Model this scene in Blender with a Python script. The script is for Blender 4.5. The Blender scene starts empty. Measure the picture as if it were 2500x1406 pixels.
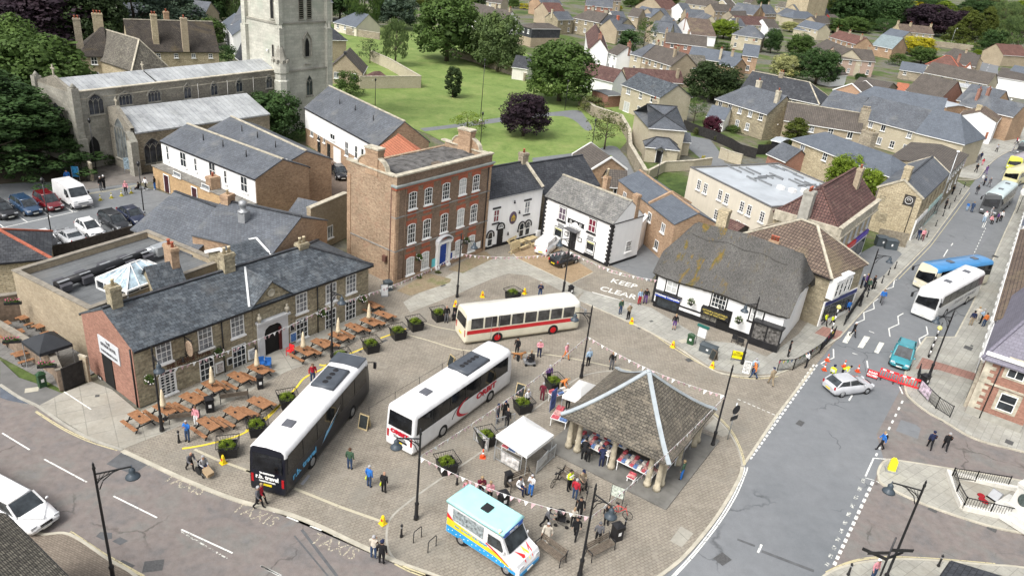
import bpy,math,random
from math import sin,cos,pi,radians as rads,sqrt,atan2,hypot
from mathutils import Vector as Vc,Matrix
random.seed(7)
RU_=random.uniform
SC=bpy.context.scene
COL=SC.collection
# -- camera, light, exposure
FPX,PITCH,ROLL,CAMH=1850.,.4444,.1061,33.
CX,CY=1250.,703.
_d=Vc((0,cos(PITCH),sin(PITCH)))
_d=Vc((cos(ROLL)*_d.x-sin(ROLL)*_d.y,sin(ROLL)*_d.x+cos(ROLL)*_d.y,_d.z))
_F=(Vc((0,0,1))-_d*_d.z).normalized()
_R=_d.cross(_F)
MW=Matrix((_R,_F,-_d))
cam_data=bpy.data.cameras.new('camera')
cam_data.sensor_width=36.
cam_data.lens=FPX/2500*36
cam_data.clip_start=.5
cam_data.clip_end=6000
cam=bpy.data.objects.new('camera',cam_data)
cx_,cy_,cz_=MW@Vc((1,0,0)),MW@Vc((0,-1,0)),MW@Vc((0,0,-1))
cam.matrix_world=Matrix(((cx_.x,cy_.x,cz_.x,0),(cx_.y,cy_.y,cz_.y,0),(cx_.z,cy_.z,cz_.z,CAMH),(0,0,0,1)))
COL.objects.link(cam)
SC.camera=cam
SUN_DIR=Vc((-.5,-.62,1.)).normalized()
world=bpy.data.worlds.new('World');SC.world=world
world.use_nodes=True
wn=world.node_tree
sky=wn.nodes.new('ShaderNodeTexSky');sky.sky_type='NISHITA';sky.sun_disc=False
sky.sun_elevation=math.asin(SUN_DIR.z);sky.sun_rotation=atan2(SUN_DIR.x,SUN_DIR.y);sky.air_density=1.;sky.dust_density=5.;sky.ozone_density=1.
hsv=wn.nodes.new('ShaderNodeHueSaturation');hsv.inputs['Saturation'].default_value=.28
bgn=wn.nodes['Background'];bgn.inputs['Strength'].default_value=.15
wn.links.new(sky.outputs[0],hsv.inputs['Color']);wn.links.new(hsv.outputs[0],bgn.inputs['Color'])
sun_data=bpy.data.lights.new('sun','SUN');sun_data.energy=1.6;sun_data.angle=rads(22);sun_data.color=(1.,.97,.93)
sun=bpy.data.objects.new('sun',sun_data)
sun.rotation_euler=SUN_DIR.to_track_quat('Z','Y').to_euler()
COL.objects.link(sun)
SC.view_settings.view_transform='Standard'
SC.view_settings.look='None'
SC.view_settings.gamma=1
SC.view_settings.exposure=.6
# -- photo measurements -> places on the ground or at a known height
def W(p,z=0.):
 r=MW@Vc((p[0]-CX,p[1]-CY,FPX))
 t=(z-CAMH)/r.z
 return Vc((r.x*t,r.y*t,z))
def _win(ox,oy,k):return lambda x,y:(ox+x*k,oy+y*k)
_K,_KC=700/1968,700/1945
A1,A2,A3,A4=[_win(o,0,_K)for o in(0,600,1200,1800)]
B1,B2,B3,B4=[_win(o,400,_K)for o in(0,600,1200,1800)]
C1,C2,C3,C4=[_win(o,900,_KC)for o in(0,600,1200,1800)]
Z1,Z2,Z3=_win(0,420,450/2109),_win(0,700,450/2109),_win(1830,330,400/2083)
Z4,Z6=_win(2100,330,400/2083),_win(1840,560,300/1622)
def PX(*v):return(v[0],v[1])
def zat(x,y,py):
 lo,hi=0.,60.
 Mi=MW.transposed()
 for _ in range(40):
  m=(lo+hi)/2
  v=Mi@Vc((x,y,m-CAMH))
  if CY+FPX*v.y/v.z>py:lo=m
  else:hi=m
 return(lo+hi)/2
def _pix(v):
 c=MW.transposed()@Vc((v.x,v.y,v.z-CAMH));return CX+FPX*c.x/c.z,CY+FPX*c.y/c.z
def aim(a,b,z=0.):
 p,q=W(a,z),W(b,z);return atan2(q.y-p.y,q.x-p.x)
 # -- object helpers
def tag(o,label=None,cat=None,group=None,kind=None):
 if label:o['label']=label
 if cat:o['category']=cat
 if group:o['group']=group
 if kind:o['kind']=kind
 return o
def em_(name,loc=(0,0,0),rz=0.,label=None,cat=None,group=None):
 o=bpy.data.objects.new(name,None);COL.objects.link(o)
 o.location=loc;o.rotation_euler=(0,0,rz);o.empty_display_size=.3
 return tag(o,label,cat,group)
def link(name,me,parent=None,loc=None,rot=None):
 o=bpy.data.objects.new(name,me);COL.objects.link(o)
 if parent is not None:o.parent=parent
 if loc is not None:o.location=loc
 if rot is not None:o.rotation_euler=rot
 return o
def cpt(o,parent=None):
 c=o.copy();COL.objects.link(c)
 if parent is not None:c.parent=parent
 for ch in list(o.children):cpt(ch,c)
 return c
def ovr(o,slot_mats):
 for i,m in slot_mats.items():
  if m is None:continue
  o.material_slots[i].link='OBJECT';o.material_slots[i].material=m
class MB:
 def __init__(s):s.v,s.f,s.m,s.sm=[],[],[],[]
 def ply(s,pts,mi=0,sm=False):
  n=len(s.v);s.v.extend([tuple(p)for p in pts]);s.f.append(tuple(range(n,n+len(pts))));s.m.append(mi);s.sm.append(sm);return s
 def idx(s,vs,fs,mi=0,sm=False):
  n=len(s.v);s.v.extend([tuple(p)for p in vs])
  for f in fs:s.f.append(tuple(i+n for i in f));s.m.append(mi);s.sm.append(sm)
  return s
 def box(s,x0,x1,y0,y1,z0,z1,mi=0):
  vs=[(x0,y0,z0),(x1,y0,z0),(x1,y1,z0),(x0,y1,z0),(x0,y0,z1),(x1,y0,z1),(x1,y1,z1),(x0,y1,z1)]
  return s.idx(vs,[(0,3,2,1),(4,5,6,7),(0,1,5,4),(1,2,6,5),(2,3,7,6),(3,0,4,7)],mi)
 def bm_(s,p,q,w,h,mi=0,up=(0,0,1)):
  p,q=Vc(p),Vc(q);d=(q-p).normalized();u=Vc(up)
  if abs(d.dot(u))>.95:u=Vc((1,0,0))
  a=d.cross(u).normalized()*w/2;b=a.normalized().cross(d).normalized()*h/2
  vs=[p-a-b,p+a-b,p+a+b,p-a+b,q-a-b,q+a-b,q+a+b,q-a+b]
  return s.idx(vs,[(0,1,2,3),(7,6,5,4),(0,4,5,1),(1,5,6,2),(2,6,7,3),(3,7,4,0)],mi)
 def tube(s,p,q,r0,r1=None,n=8,mi=0,cap=True,sm=True):
  if r1 is None:r1=r0
  p,q=Vc(p),Vc(q);d=(q-p).normalized()
  u=Vc((0,0,1))if abs(d.z)<.9 else Vc((1,0,0))
  a=d.cross(u).normalized();b=d.cross(a).normalized()
  vs=[]
  for(c,r)in((p,r0),(q,r1)):
   for i in range(n):
    t=2*pi*i/n;vs.append(c+a*(cos(t)*r)+b*(sin(t)*r))
  k=len(s.v);s.v.extend([tuple(v)for v in vs])
  for i in range(n):
   j=(i+1)%n
   s.f.append((k+i,k+n+i,k+n+j,k+j));s.m.append(mi);s.sm.append(sm)
  if cap:
   if r0>0:s.f.append(tuple(k+i for i in range(n)));s.m.append(mi);s.sm.append(False)
   if r1>0:s.f.append(tuple(k+n+i for i in reversed(range(n))));s.m.append(mi);s.sm.append(False)
  return s
 def path(s,pts,r,n=6,mi=0):
  for a,b in zip(pts,pts[1:]):s.tube(a,b,r,r,n,mi)
  return s
 def lt(s,prof,c=(0,0,0),n=16,mi=0,sm=True):
  k=len(s.v)
  for r,z in prof:
   for i in range(n):
    t=2*pi*i/n;s.v.append((c[0]+r*cos(t),c[1]+r*sin(t),c[2]+z))
  for a in range(len(prof)-1):
   for i in range(n):
    j=(i+1)%n;o=k+a*n
    s.f.append((o+i,o+j,o+n+j,o+n+i));s.m.append(mi);s.sm.append(sm)
  if prof[0][0]>0:s.f.append(tuple(k+i for i in reversed(range(n))));s.m.append(mi);s.sm.append(False)
  if prof[-1][0]>0:s.f.append(tuple(k+(len(prof)-1)*n+i for i in range(n)));s.m.append(mi);s.sm.append(False)
  return s
 def prism(s,pts,z0,z1,mi=0,mside=None,bottom=True):
  pts=[(p[0],p[1])for p in pts]
  ar=sum(a[0]*b[1]-b[0]*a[1]for a,b in zip(pts,pts[1:]+pts[:1]))
  if ar<0:pts.reverse()
  n=len(pts);k=len(s.v)
  s.v+=[(p[0],p[1],z0)for p in pts]+[(p[0],p[1],z1)for p in pts]
  s.f.append(tuple(k+n+i for i in range(n)));s.m.append(mi);s.sm.append(False)
  if bottom:s.f.append(tuple(k+i for i in reversed(range(n))));s.m.append(mi);s.sm.append(False)
  for i in range(n):
   j=(i+1)%n;s.f.append((k+i,k+j,k+n+j,k+n+i));s.m.append(mi if mside is None else mside);s.sm.append(False)
  return s
 def loft(s,rings,mi=0,sm=True,cap=True,mfun=None):
  k=len(s.v);n=len(rings[0])
  for r in rings:s.v.extend([tuple(p)for p in r])
  for a in range(len(rings)-1):
   for i in range(n):
    j=(i+1)%n;o=k+a*n
    s.f.append((o+i,o+n+i,o+n+j,o+j));s.m.append(mfun(a,i)if mfun else mi);s.sm.append(sm)
  if cap:
   s.f.append(tuple(k+i for i in range(n)));s.m.append(mi);s.sm.append(False)
   s.f.append(tuple(k+(len(rings)-1)*n+i for i in reversed(range(n))));s.m.append(mi);s.sm.append(False)
  return s
 def ball(s,c,r,n=10,m=6,mi=0,sc=(1,1,1)):
  return s.idx(*_ball(c,r,n,m,sc),mi,True)
 def mesh(s,name,mats):
  me=bpy.data.meshes.new(name)
  me.from_pydata(s.v,[],s.f)
  for m in mats:me.materials.append(m)
  me.polygons.foreach_set('material_index',s.m)
  me.polygons.foreach_set('use_smooth',s.sm)
  autouv(me)
  me.update()
  return me
 def bd(s,name,mats,parent=None,loc=None,rot=None):
  if not isinstance(mats,(list,tuple)):mats=[mats]
  return link(name,s.mesh(name,mats),parent,loc,rot)
def _ball(c,r,n,m,sc):
 vs=[(c[0],c[1],c[2]-r*sc[2])]
 for a in range(1,m):
  t=-pi/2+pi*a/m
  for i in range(n):
   u=2*pi*i/n;vs.append((c[0]+r*cos(t)*cos(u)*sc[0],c[1]+r*cos(t)*sin(u)*sc[1],c[2]+r*sin(t)*sc[2]))
 vs.append((c[0],c[1],c[2]+r*sc[2]));L=len(vs)-1;fs=[]
 for i in range(n):
  j=(i+1)%n;fs.append((0,1+j,1+i));fs.append((L,L-n+i,L-n+j))
  for a in range(m-2):o=1+a*n;fs.append((o+i,o+j,o+n+j,o+n+i))
 return vs,fs
def autouv(me):
 uv=me.uv_layers.new(name='UVMap').data
 vs=me.vertices
 for p in me.polygons:
  n=p.normal
  if abs(n.z)>.985:u=Vc((1,0,0));w=Vc((0,1,0))
  else:
   u=Vc((-n.y,n.x,0)).normalized();w=n.cross(u)
  for li in p.loop_indices:
   co=vs[me.loops[li].vertex_index].co
   uv[li].uv=(co.dot(u),co.dot(w))
_text_cache={}
def text(s,size,mat,parent,loc,rot,name='lettering',ext=.008,bold=0.,align='CENTER',sx=1.):
 key=(s,size,ext,bold,align)
 if key not in _text_cache:
  c=bpy.data.curves.new('t','FONT');c.body=s;c.size=size;c.extrude=ext;c.offset=bold;c.align_x=align;c.align_y='CENTER';c.resolution_u=2
  t=bpy.data.objects.new('t',c);COL.objects.link(t)
  dg=bpy.context.evaluated_depsgraph_get()
  me=bpy.data.meshes.new_from_object(t.evaluated_get(dg))
  bpy.data.objects.remove(t);_text_cache[key]=me
 me=_text_cache[key].copy();me.materials.clear();me.materials.append(mat)
 o=link(name,me,parent,loc,rot);o.scale=(sx,1,1)
 return o
 # -- materials
_M={}
def nm_(name):
 m=bpy.data.materials.new(name);m.use_nodes=True
 nt=m.node_tree;b=nt.nodes['Principled BSDF']
 return m,nt,b
def hexc(c):return(c[0],c[1],c[2],1)
def _ramp(nt,fac,stops):
 r=nt.nodes.new('ShaderNodeValToRGB');nt.links.new(fac,r.inputs[0])
 el=r.color_ramp.elements
 while len(el)<len(stops):el.new(.5)
 for e,(p,c)in zip(el,stops):e.position=p;e.color=hexc(c)
 return r.outputs[0]
def _noise(nt,vec,scale,detail=4,rough=.6,dist=0.):
 n=nt.nodes.new('ShaderNodeTexNoise');n.inputs['Scale'].default_value=scale;n.inputs['Detail'].default_value=detail
 n.inputs['Roughness'].default_value=rough;n.inputs['Distortion'].default_value=dist
 nt.links.new(vec,n.inputs['Vector']);return n.outputs['Fac']
def _mix(nt,a,b,fac,mode='MIX'):
 m=nt.nodes.new('ShaderNodeMix');m.data_type='RGBA';m.blend_type=mode
 for sock,v in((m.inputs[6],a),(m.inputs[7],b)):
  if isinstance(v,tuple):sock.default_value=hexc(v)
  else:nt.links.new(v,sock)
 if isinstance(fac,(int,float)):m.inputs[0].default_value=fac
 else:nt.links.new(fac,m.inputs[0])
 return m.outputs[2]
def _math(nt,op,a,b=None):
 n=nt.nodes.new('ShaderNodeMath');n.operation=op
 for i,v in enumerate((a,b)):
  if v is None:continue
  if isinstance(v,(int,float)):n.inputs[i].default_value=v
  else:nt.links.new(v,n.inputs[i])
 return n.outputs[0]
def _co(nt,which='UV'):
 if which=='POS':return nt.nodes.new('ShaderNodeNewGeometry').outputs['Position']
 return nt.nodes.new('ShaderNodeTexCoord').outputs[which]
def _bump(nt,b,h,strength=.3,dist=.02):
 n=nt.nodes.new('ShaderNodeBump');n.inputs['Strength'].default_value=strength;n.inputs['Distance'].default_value=dist
 nt.links.new(h,n.inputs['Height']);nt.links.new(n.outputs[0],b.inputs['Normal'])
def pn(name,c,rough=.7,var=.12,scale=1.5,metal=0.,spec=.3,streak=0.):
 if name in _M:return _M[name]
 m,nt,b=nm_(name)
 v=_co(nt,'Object')
 f=_noise(nt,v,scale,5)
 lo=tuple(max(0,x*(1-var*1.6))for x in c);hi=tuple(min(1,x*(1+var))for x in c)
 col=_ramp(nt,f,[(.3,lo),(.7,hi)])
 if streak:
  mp=nt.nodes.new('ShaderNodeMapping');mp.inputs['Scale'].default_value=(3,3,.25);nt.links.new(v,mp.inputs[0])
  s=_noise(nt,mp.outputs[0],1.2,6,.7)
  k=_ramp(nt,s,[(.45,(1,1,1)),(.8,(1-streak,)*3)])
  col=_mix(nt,col,k,1.,'MULTIPLY')
 nt.links.new(col,b.inputs['Base Color'])
 b.inputs['Roughness'].default_value=rough;b.inputs['Metallic'].default_value=metal;b.inputs['Specular IOR Level'].default_value=spec
 _M[name]=m;return m
def bk(name,c1,c2,mortar,bw=.45,bh=.15,ms=.012,noise=.5,big=.25,dark=(.5,.48,.42),rough=.9,off=.5,bump=.25,stain=None,uvrot=0.,coord='UV',ms_smooth=.1,bias=0.,tint=None):
 if name in _M:return _M[name]
 m,nt,b=nm_(name)
 uv=_co(nt,coord)
 if uvrot:
  mp=nt.nodes.new('ShaderNodeMapping');mp.inputs['Rotation'].default_value=(0,0,uvrot);nt.links.new(uv,mp.inputs[0]);uvb=mp.outputs[0]
 else:uvb=uv
 br=nt.nodes.new('ShaderNodeTexBrick')
 br.inputs['Color1'].default_value=hexc(c1);br.inputs['Color2'].default_value=hexc(c2);br.inputs['Mortar'].default_value=hexc(mortar)
 br.inputs['Scale'].default_value=1;br.inputs['Brick Width'].default_value=bw;br.inputs['Row Height'].default_value=bh
 br.inputs['Mortar Size'].default_value=ms;br.inputs['Mortar Smooth'].default_value=ms_smooth;br.inputs['Bias'].default_value=bias;br.offset=off
 nt.links.new(uvb,br.inputs['Vector'])
 f1=_noise(nt,uv,.35,6,.65)
 g1=_ramp(nt,f1,[(.3,(1-big*.9,)*3),(.7,(1+big*.6,)*3)])
 col=_mix(nt,br.outputs['Color'],g1,1.,'MULTIPLY')
 f2=_noise(nt,uv,4.5,4,.7)
 g2=_ramp(nt,f2,[(.32,(1-noise*.6,)*3),(.68,(1+noise*.4,)*3)])
 col=_mix(nt,col,g2,1.,'MULTIPLY')
 if tint:
  f4=_noise(nt,uv,1.1,5,.7,.6)
  mk=_ramp(nt,f4,[(.52,(0,0,0)),(.72,(1,1,1))])
  col=_mix(nt,col,tint,_math(nt,'MULTIPLY',mk,.75))
 if stain:
  f3=_noise(nt,uv,.16,5,.7,1.)
  mk=_ramp(nt,f3,[(.5,(0,0,0)),(.66,(1,1,1))])
  col=_mix(nt,col,stain,_math(nt,'MULTIPLY',mk,.55))
 nt.links.new(col,b.inputs['Base Color'])
 b.inputs['Roughness'].default_value=rough;b.inputs['Specular IOR Level'].default_value=.25
 h=_math(nt,'ADD',_math(nt,'MULTIPLY',br.outputs['Fac'],-1.),f2)
 _bump(nt,b,h,bump,.03)
 _M[name]=m;return m
def ground_mat(name,stops,s1=.12,s2=2.,s3=18,amp=.35,rough=.9,crack=False,fine=.25):
 if name in _M:return _M[name]
 m,nt,b=nm_(name)
 v=_co(nt,'POS')
 f=_noise(nt,v,s1,6,.65,.4)
 col=_ramp(nt,f,stops)
 g=_ramp(nt,_noise(nt,v,s2,5,.7),[(.3,(1-amp,)*3),(.7,(1+amp*.6,)*3)])
 col=_mix(nt,col,g,1.,'MULTIPLY')
 g=_ramp(nt,_noise(nt,v,s3,2,.6),[(.3,(1-fine,)*3),(.7,(1+fine*.7,)*3)])
 col=_mix(nt,col,g,1.,'MULTIPLY')
 if crack:
  vo=nt.nodes.new('ShaderNodeTexVoronoi');vo.feature='DISTANCE_TO_EDGE';vo.inputs['Scale'].default_value=.13
  ns=nt.nodes.new('ShaderNodeTexNoise');ns.inputs['Scale'].default_value=.6;ns.inputs['Detail'].default_value=6;nt.links.new(v,ns.inputs['Vector'])
  va=nt.nodes.new('ShaderNodeVectorMath');va.operation='MULTIPLY_ADD';va.inputs[1].default_value=(2.5,2.5,0);nt.links.new(ns.outputs['Color'],va.inputs[0]);nt.links.new(v,va.inputs[2])
  nt.links.new(va.outputs[0],vo.inputs['Vector'])
  k=_ramp(nt,vo.outputs['Distance'],[(0.,(.55,)*3),(.012,(1,1,1))])
  k2=_ramp(nt,_noise(nt,v,.2,2),[(.5,(0,0,0)),(.6,(1,1,1))])
  col=_mix(nt,col,_mix(nt,(1,1,1),k,k2),1.,'MULTIPLY')
 nt.links.new(col,b.inputs['Base Color']);b.inputs['Roughness'].default_value=rough;b.inputs['Specular IOR Level'].default_value=.25
 _bump(nt,b,_noise(nt,v,s3,3),.2,.02)
 _M[name]=m;return m
def leafy(name,c,hue=.35,bright=.5):
 if name in _M:return _M[name]
 m,nt,b=nm_(name)
 v=_co(nt,'Object')
 f=_noise(nt,v,.55,4,.7)
 lo=tuple(x*(1-bright)for x in c);hi=(c[0]*(1+bright*1.1)+.01*hue,c[1]*(1+bright*.75),c[2]*(1+bright*.2))
 col=_ramp(nt,f,[(.32,lo),(.5,c),(.68,hi)])
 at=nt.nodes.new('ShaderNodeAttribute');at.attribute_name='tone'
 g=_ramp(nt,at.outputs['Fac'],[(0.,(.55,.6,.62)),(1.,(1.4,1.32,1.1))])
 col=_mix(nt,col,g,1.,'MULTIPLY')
 nt.links.new(col,b.inputs['Base Color']);b.inputs['Roughness'].default_value=.65;b.inputs['Specular IOR Level'].default_value=.2
 tr=nt.nodes.new('ShaderNodeBsdfTranslucent');nt.links.new(col,tr.inputs['Color'])
 mx=nt.nodes.new('ShaderNodeMixShader');mx.inputs[0].default_value=.25
 nt.links.new(b.outputs[0],mx.inputs[1]);nt.links.new(tr.outputs[0],mx.inputs[2])
 nt.links.new(mx.outputs[0],nt.nodes['Material Output'].inputs['Surface'])
 _M[name]=m;return m
def paint(name,c,rough=.25,metal=0.,coat=.6,dirt=.1):
 if name in _M:return _M[name]
 m,nt,b=nm_(name)
 v=_co(nt,'Object');f=_noise(nt,v,.9,6,.7)
 col=_ramp(nt,f,[(.3,tuple(x*(1-dirt*2)for x in c)),(.62,c)])
 nt.links.new(col,b.inputs['Base Color']);b.inputs['Roughness'].default_value=rough;b.inputs['Metallic'].default_value=metal
 b.inputs['Coat Weight'].default_value=coat;b.inputs['Coat Roughness'].default_value=.08
 _M[name]=m;return m
def glass(name,c=(.02,.024,.028),rough=.06,spec=.6):
 if name in _M:return _M[name]
 m,nt,b=nm_(name)
 v=_co(nt,'Object');f=_noise(nt,v,1.3,3,.6)
 col=_ramp(nt,f,[(.35,tuple(x*.5 for x in c)),(.65,tuple(x*1.8 for x in c))])
 nt.links.new(col,b.inputs['Base Color']);b.inputs['Roughness'].default_value=rough;b.inputs['Specular IOR Level'].default_value=spec
 _M[name]=m;return m
def worn(name,c,scale=6.,thr=.5,under=None,amount=1.,rough=.7):
 if name in _M:return _M[name]
 m,nt,b=nm_(name)
 v=_co(nt,'POS');f=_noise(nt,v,scale,5,.75)
 b.inputs['Base Color'].default_value=hexc(c);b.inputs['Roughness'].default_value=rough
 k=_ramp(nt,f,[(thr-.03,(0,0,0)),(thr+.03,(1,1,1))])
 nt.links.new(_math(nt,'MULTIPLY',k,amount),b.inputs['Alpha'])
 _M[name]=m;return m
STN=bk('buff_stone_wall',(.42,.365,.25),(.25,.21,.14),(.3,.27,.2),.5,.2,.02,.7,.25,stain=(.24,.21,.155))
YS=bk('yellow_limestone_wall',(.56,.48,.33),(.42,.35,.23),(.28,.24,.17),.55,.17,.02,.6,.2)
BUFF=bk('buff_brick_wall',(.42,.35,.25),(.34,.275,.19),(.37,.32,.24),.3,.12,.01,.3,.2)
CB=bk('cream_brick_wall',(.5,.45,.34),(.44,.385,.28),(.42,.38,.29),.3,.12,.01,.2,.15)
RU=bk('rubble_stone_wall',(.43,.38,.29),(.27,.23,.175),(.3,.26,.19),.45,.2,.03,.6,.3,stain=(.2,.17,.13))
REDB=bk('red_brick_wall',(.37,.19,.14),(.27,.13,.1),(.3,.2,.15),.3,.11,.012,.35,.2)
ORB=bk('orange_brick_wall',(.46,.32,.215),(.33,.215,.14),(.38,.28,.18),.34,.12,.012,.45,.3)
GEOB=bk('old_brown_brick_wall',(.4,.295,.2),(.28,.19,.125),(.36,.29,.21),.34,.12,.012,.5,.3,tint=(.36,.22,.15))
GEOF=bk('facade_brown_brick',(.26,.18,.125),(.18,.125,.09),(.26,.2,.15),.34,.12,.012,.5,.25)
RUBRED=bk('rubbed_red_brick',(.44,.12,.065),(.36,.1,.06),(.34,.16,.1),.3,.1,.01,.3,.15)
WW=pn('white_painted_wall',(.83,.83,.82),.75,.03,.6,streak=.08)
CREAMW=pn('cream_rendered_wall',(.62,.57,.47),.8,.04,.7,streak=.12)
OFFW=pn('off_white_render',(.66,.64,.58),.8,.06,.7,streak=.2)
ASHLAR=bk('church_ashlar',(.37,.355,.305),(.28,.27,.235),(.27,.25,.2),.9,.38,.014,.35,.35,stain=(.26,.275,.22))
ASHG=bk('tower_ashlar_stone',(.56,.55,.48),(.46,.455,.395),(.36,.35,.3),1.1,.45,.012,.25,.3,stain=(.38,.42,.35))
CHRUB=bk('church_rubble_wall',(.28,.255,.21),(.19,.175,.15),(.27,.25,.2),.4,.18,.03,.6,.3,stain=(.3,.29,.24))
CPG=pn('stone_coping',(.47,.43,.34),.85,.25,2.)
LEADW=bk('lead_sheet',(.42,.435,.44),(.34,.355,.365),(.21,.225,.23),60,.72,.03,.25,.35,rough=.55,off=0.,uvrot=pi/2,stain=(.27,.285,.27),tint=(.5,.515,.52))
SL=bk('grey_slate_roof',(.128,.14,.158),(.096,.105,.12),(.05,.054,.06),.3,.25,.012,.35,.3,rough=.62,stain=(.2,.2,.19))
SO=bk('old_slate_roof',(.105,.122,.138),(.052,.06,.07),(.03,.033,.037),.38,.28,.015,.6,.3,rough=.65,stain=(.1,.098,.095),tint=(.17,.185,.195))
SD=bk('dark_slate_roof',(.062,.066,.074),(.04,.043,.05),(.022,.023,.026),.36,.3,.02,.5,.3,rough=.6,tint=(.11,.115,.12))
SB=bk('blue_grey_slate_roof',(.125,.143,.168),(.098,.112,.134),(.06,.068,.078),.4,.27,.01,.2,.15,rough=.55)
STSLATE=bk('stone_slate_roof',(.21,.195,.16),(.12,.11,.09),(.055,.05,.045),.32,.24,.03,.7,.35,rough=.85,stain=(.11,.1,.085),tint=(.26,.24,.19))
MARKETR=bk('market_stone_slate',(.185,.165,.13),(.12,.108,.088),(.055,.05,.044),.32,.2,.025,.7,.4,rough=.9,stain=(.12,.105,.085),tint=(.25,.215,.165),bump=.5)
COLLY=bk('dark_stone_tile_roof',(.1,.085,.07),(.06,.052,.045),(.03,.027,.025),.3,.22,.03,.6,.4,rough=.9,stain=(.13,.1,.05))
TILEB=bk('brown_pantile_roof',(.2,.15,.115),(.145,.105,.085),(.05,.04,.035),.32,.34,.035,.4,.3,rough=.85,off=0.,stain=(.24,.2,.12),bump=.5)
TM=bk('maroon_pantile_roof',(.17,.092,.08),(.12,.066,.06),(.05,.032,.03),.3,.34,.04,.4,.3,rough=.85,off=0.,tint=(.2,.14,.11),bump=.5)
TG=bk('grey_brown_tile_roof',(.135,.115,.098),(.1,.088,.078),(.05,.045,.04),.33,.33,.03,.35,.25,rough=.8,off=0.)
TILEO=bk('orange_pantile_roof',(.48,.19,.11),(.38,.15,.09),(.22,.07,.04),.28,.3,.035,.35,.2,rough=.8,off=0.,bump=.5)
TR_=bk('red_brown_tile_roof',(.2,.1,.08),(.15,.08,.065),(.07,.04,.035),.3,.3,.03,.4,.3,rough=.85,off=0.)
FELT=bk('roofing_felt',(.15,.158,.162),(.135,.142,.147),(.07,.07,.07),40,1.,.02,.2,.3,rough=.8,off=0,stain=(.16,.155,.145))
FLATG=pn('grey_roof_membrane',(.4,.43,.455),.45,.1,.5)
WT=pn('white_paint',(.8,.8,.78),.45,.03)
BK=pn('black_paint',(.02,.02,.022),.4,.2)
BM=pn('black_metal',(.014,.014,.016),.35,.2,metal=0.,spec=.5)
GM=pn('grey_metal',(.36,.37,.38),.4,.1,metal=.4)
GALV=pn('galvanised_steel',(.5,.52,.53),.35,.1,metal=.6)
GLASS=glass('window_glass')
GLASSP=glass('window_glass_pale',(.16,.17,.18),.12,.5)
CURT=pn('net_curtain',(.5,.51,.5),.5,.15,3.)
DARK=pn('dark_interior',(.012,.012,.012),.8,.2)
WOODT=pn('orange_stained_wood',(.3,.15,.075),.55,.2,5)
WOODY=pn('pale_timber',(.52,.42,.24),.7,.15,4)
WOODD=pn('weathered_timber',(.16,.13,.1),.8,.25,4)
FENCEB=pn('black_stained_fence',(.03,.028,.027),.8,.3,3)
CLAYR=pn('red_clay',(.42,.13,.08),.8,.2,4)
CLAYY=pn('buff_clay',(.52,.44,.3),.8,.2,4)
RUBBER=pn('tyre_rubber',(.016,.016,.017),.75,.2,6)
RIM=pn('alloy_rim',(.45,.46,.47),.3,.1,6,metal=.7)
YELLOW=pn('yellow_plastic',(.78,.55,.02),.45,.08,4)
REDP=pn('red_plastic',(.68,.035,.04),.45,.08,4)
# -- windows and doors (meshes shared by size and kind)
_wc={}
def win_meshes(w,h,nx,ny,arch,fm,gm,sill,fw=.07):
 key=(round(w,2),round(h,2),nx,ny,arch,fm.name,gm.name,sill)
 if key in _wc:return _wc[key]
 g=MB()
 top=[(w/2,h/2)]
 if arch=='round':top=[(w/2*cos(t),h/2-w/2+w/2*sin(t))for t in[pi*i/8 for i in range(9)]]
 elif arch=='seg':top=[(w/2-w*i/6,h/2-.12*(abs(i-3)/3)**2)for i in range(7)]
 elif arch=='point':top=[(w/2,h*.12),(w*.42,h*.28),(w*.2,h*.42),(0,h/2),(-w*.2,h*.42),(-w*.42,h*.28),(-w/2,h*.12)]
 else:top=[(w/2,h/2),(-w/2,h/2)]
 out=[(-w/2,-h/2),(w/2,-h/2)]+top
 g.ply([(x,-.012,z)for x,z in out])
 f=MB();n=len(out);k=1-2*fw/w;kz=1-2*fw/h
 inn=[(x*k,z*kz)for x,z in out]
 for i in range(n):
  j=(i+1)%n
  f.ply([(out[i][0],-.05,out[i][1]),(out[j][0],-.05,out[j][1]),(inn[j][0],-.05,inn[j][1]),(inn[i][0],-.05,inn[i][1])])
  f.ply([(out[i][0],0,out[i][1]),(out[j][0],0,out[j][1]),(out[j][0],-.05,out[j][1]),(out[i][0],-.05,out[i][1])])
  f.ply([(inn[i][0],-.05,inn[i][1]),(inn[j][0],-.05,inn[j][1]),(inn[j][0],-.012,inn[j][1]),(inn[i][0],-.012,inn[i][1])])
 t=.035
 for i in range(1,nx):
  x=-w/2+w*i/nx;tt=t*1.6 if(arch!='point' and nx in(2,))else t
  zt=h/2-.02
  if arch in('round','point'):zt=h*.3
  f.box(x-tt/2,x+tt/2,-.04,-.014,-h/2+.02,zt)
 for i in range(1,ny):
  z=-h/2+h*i/ny;tt=t*1.7 if(ny%2==0 and i==ny//2)else t
  f.box(-w/2+.02,w/2-.02,-.036,-.016,z-tt/2,z+tt/2)
 if arch=='point' and nx>1:
  for i in range(nx):
   x0=-w/2+w*i/nx;ww=w/nx;pts=[(x0,h*.1),(x0+ww*.2,h*.2),(x0+ww/2,h*.27),(x0+ww*.8,h*.2),(x0+ww,h*.1)]
   for a,b in zip(pts,pts[1:]):f.bm_((a[0],-.03,a[1]),(b[0],-.03,b[1]),.05,.05,up=(0,1,0))
 if sill:f.box(-w/2-.1,w/2+.1,-.16,0.,-h/2-.13,-h/2-.003)
 _wc[key]=(g.mesh('window',[gm]),f.mesh('frame',[fm]));return _wc[key]
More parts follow.
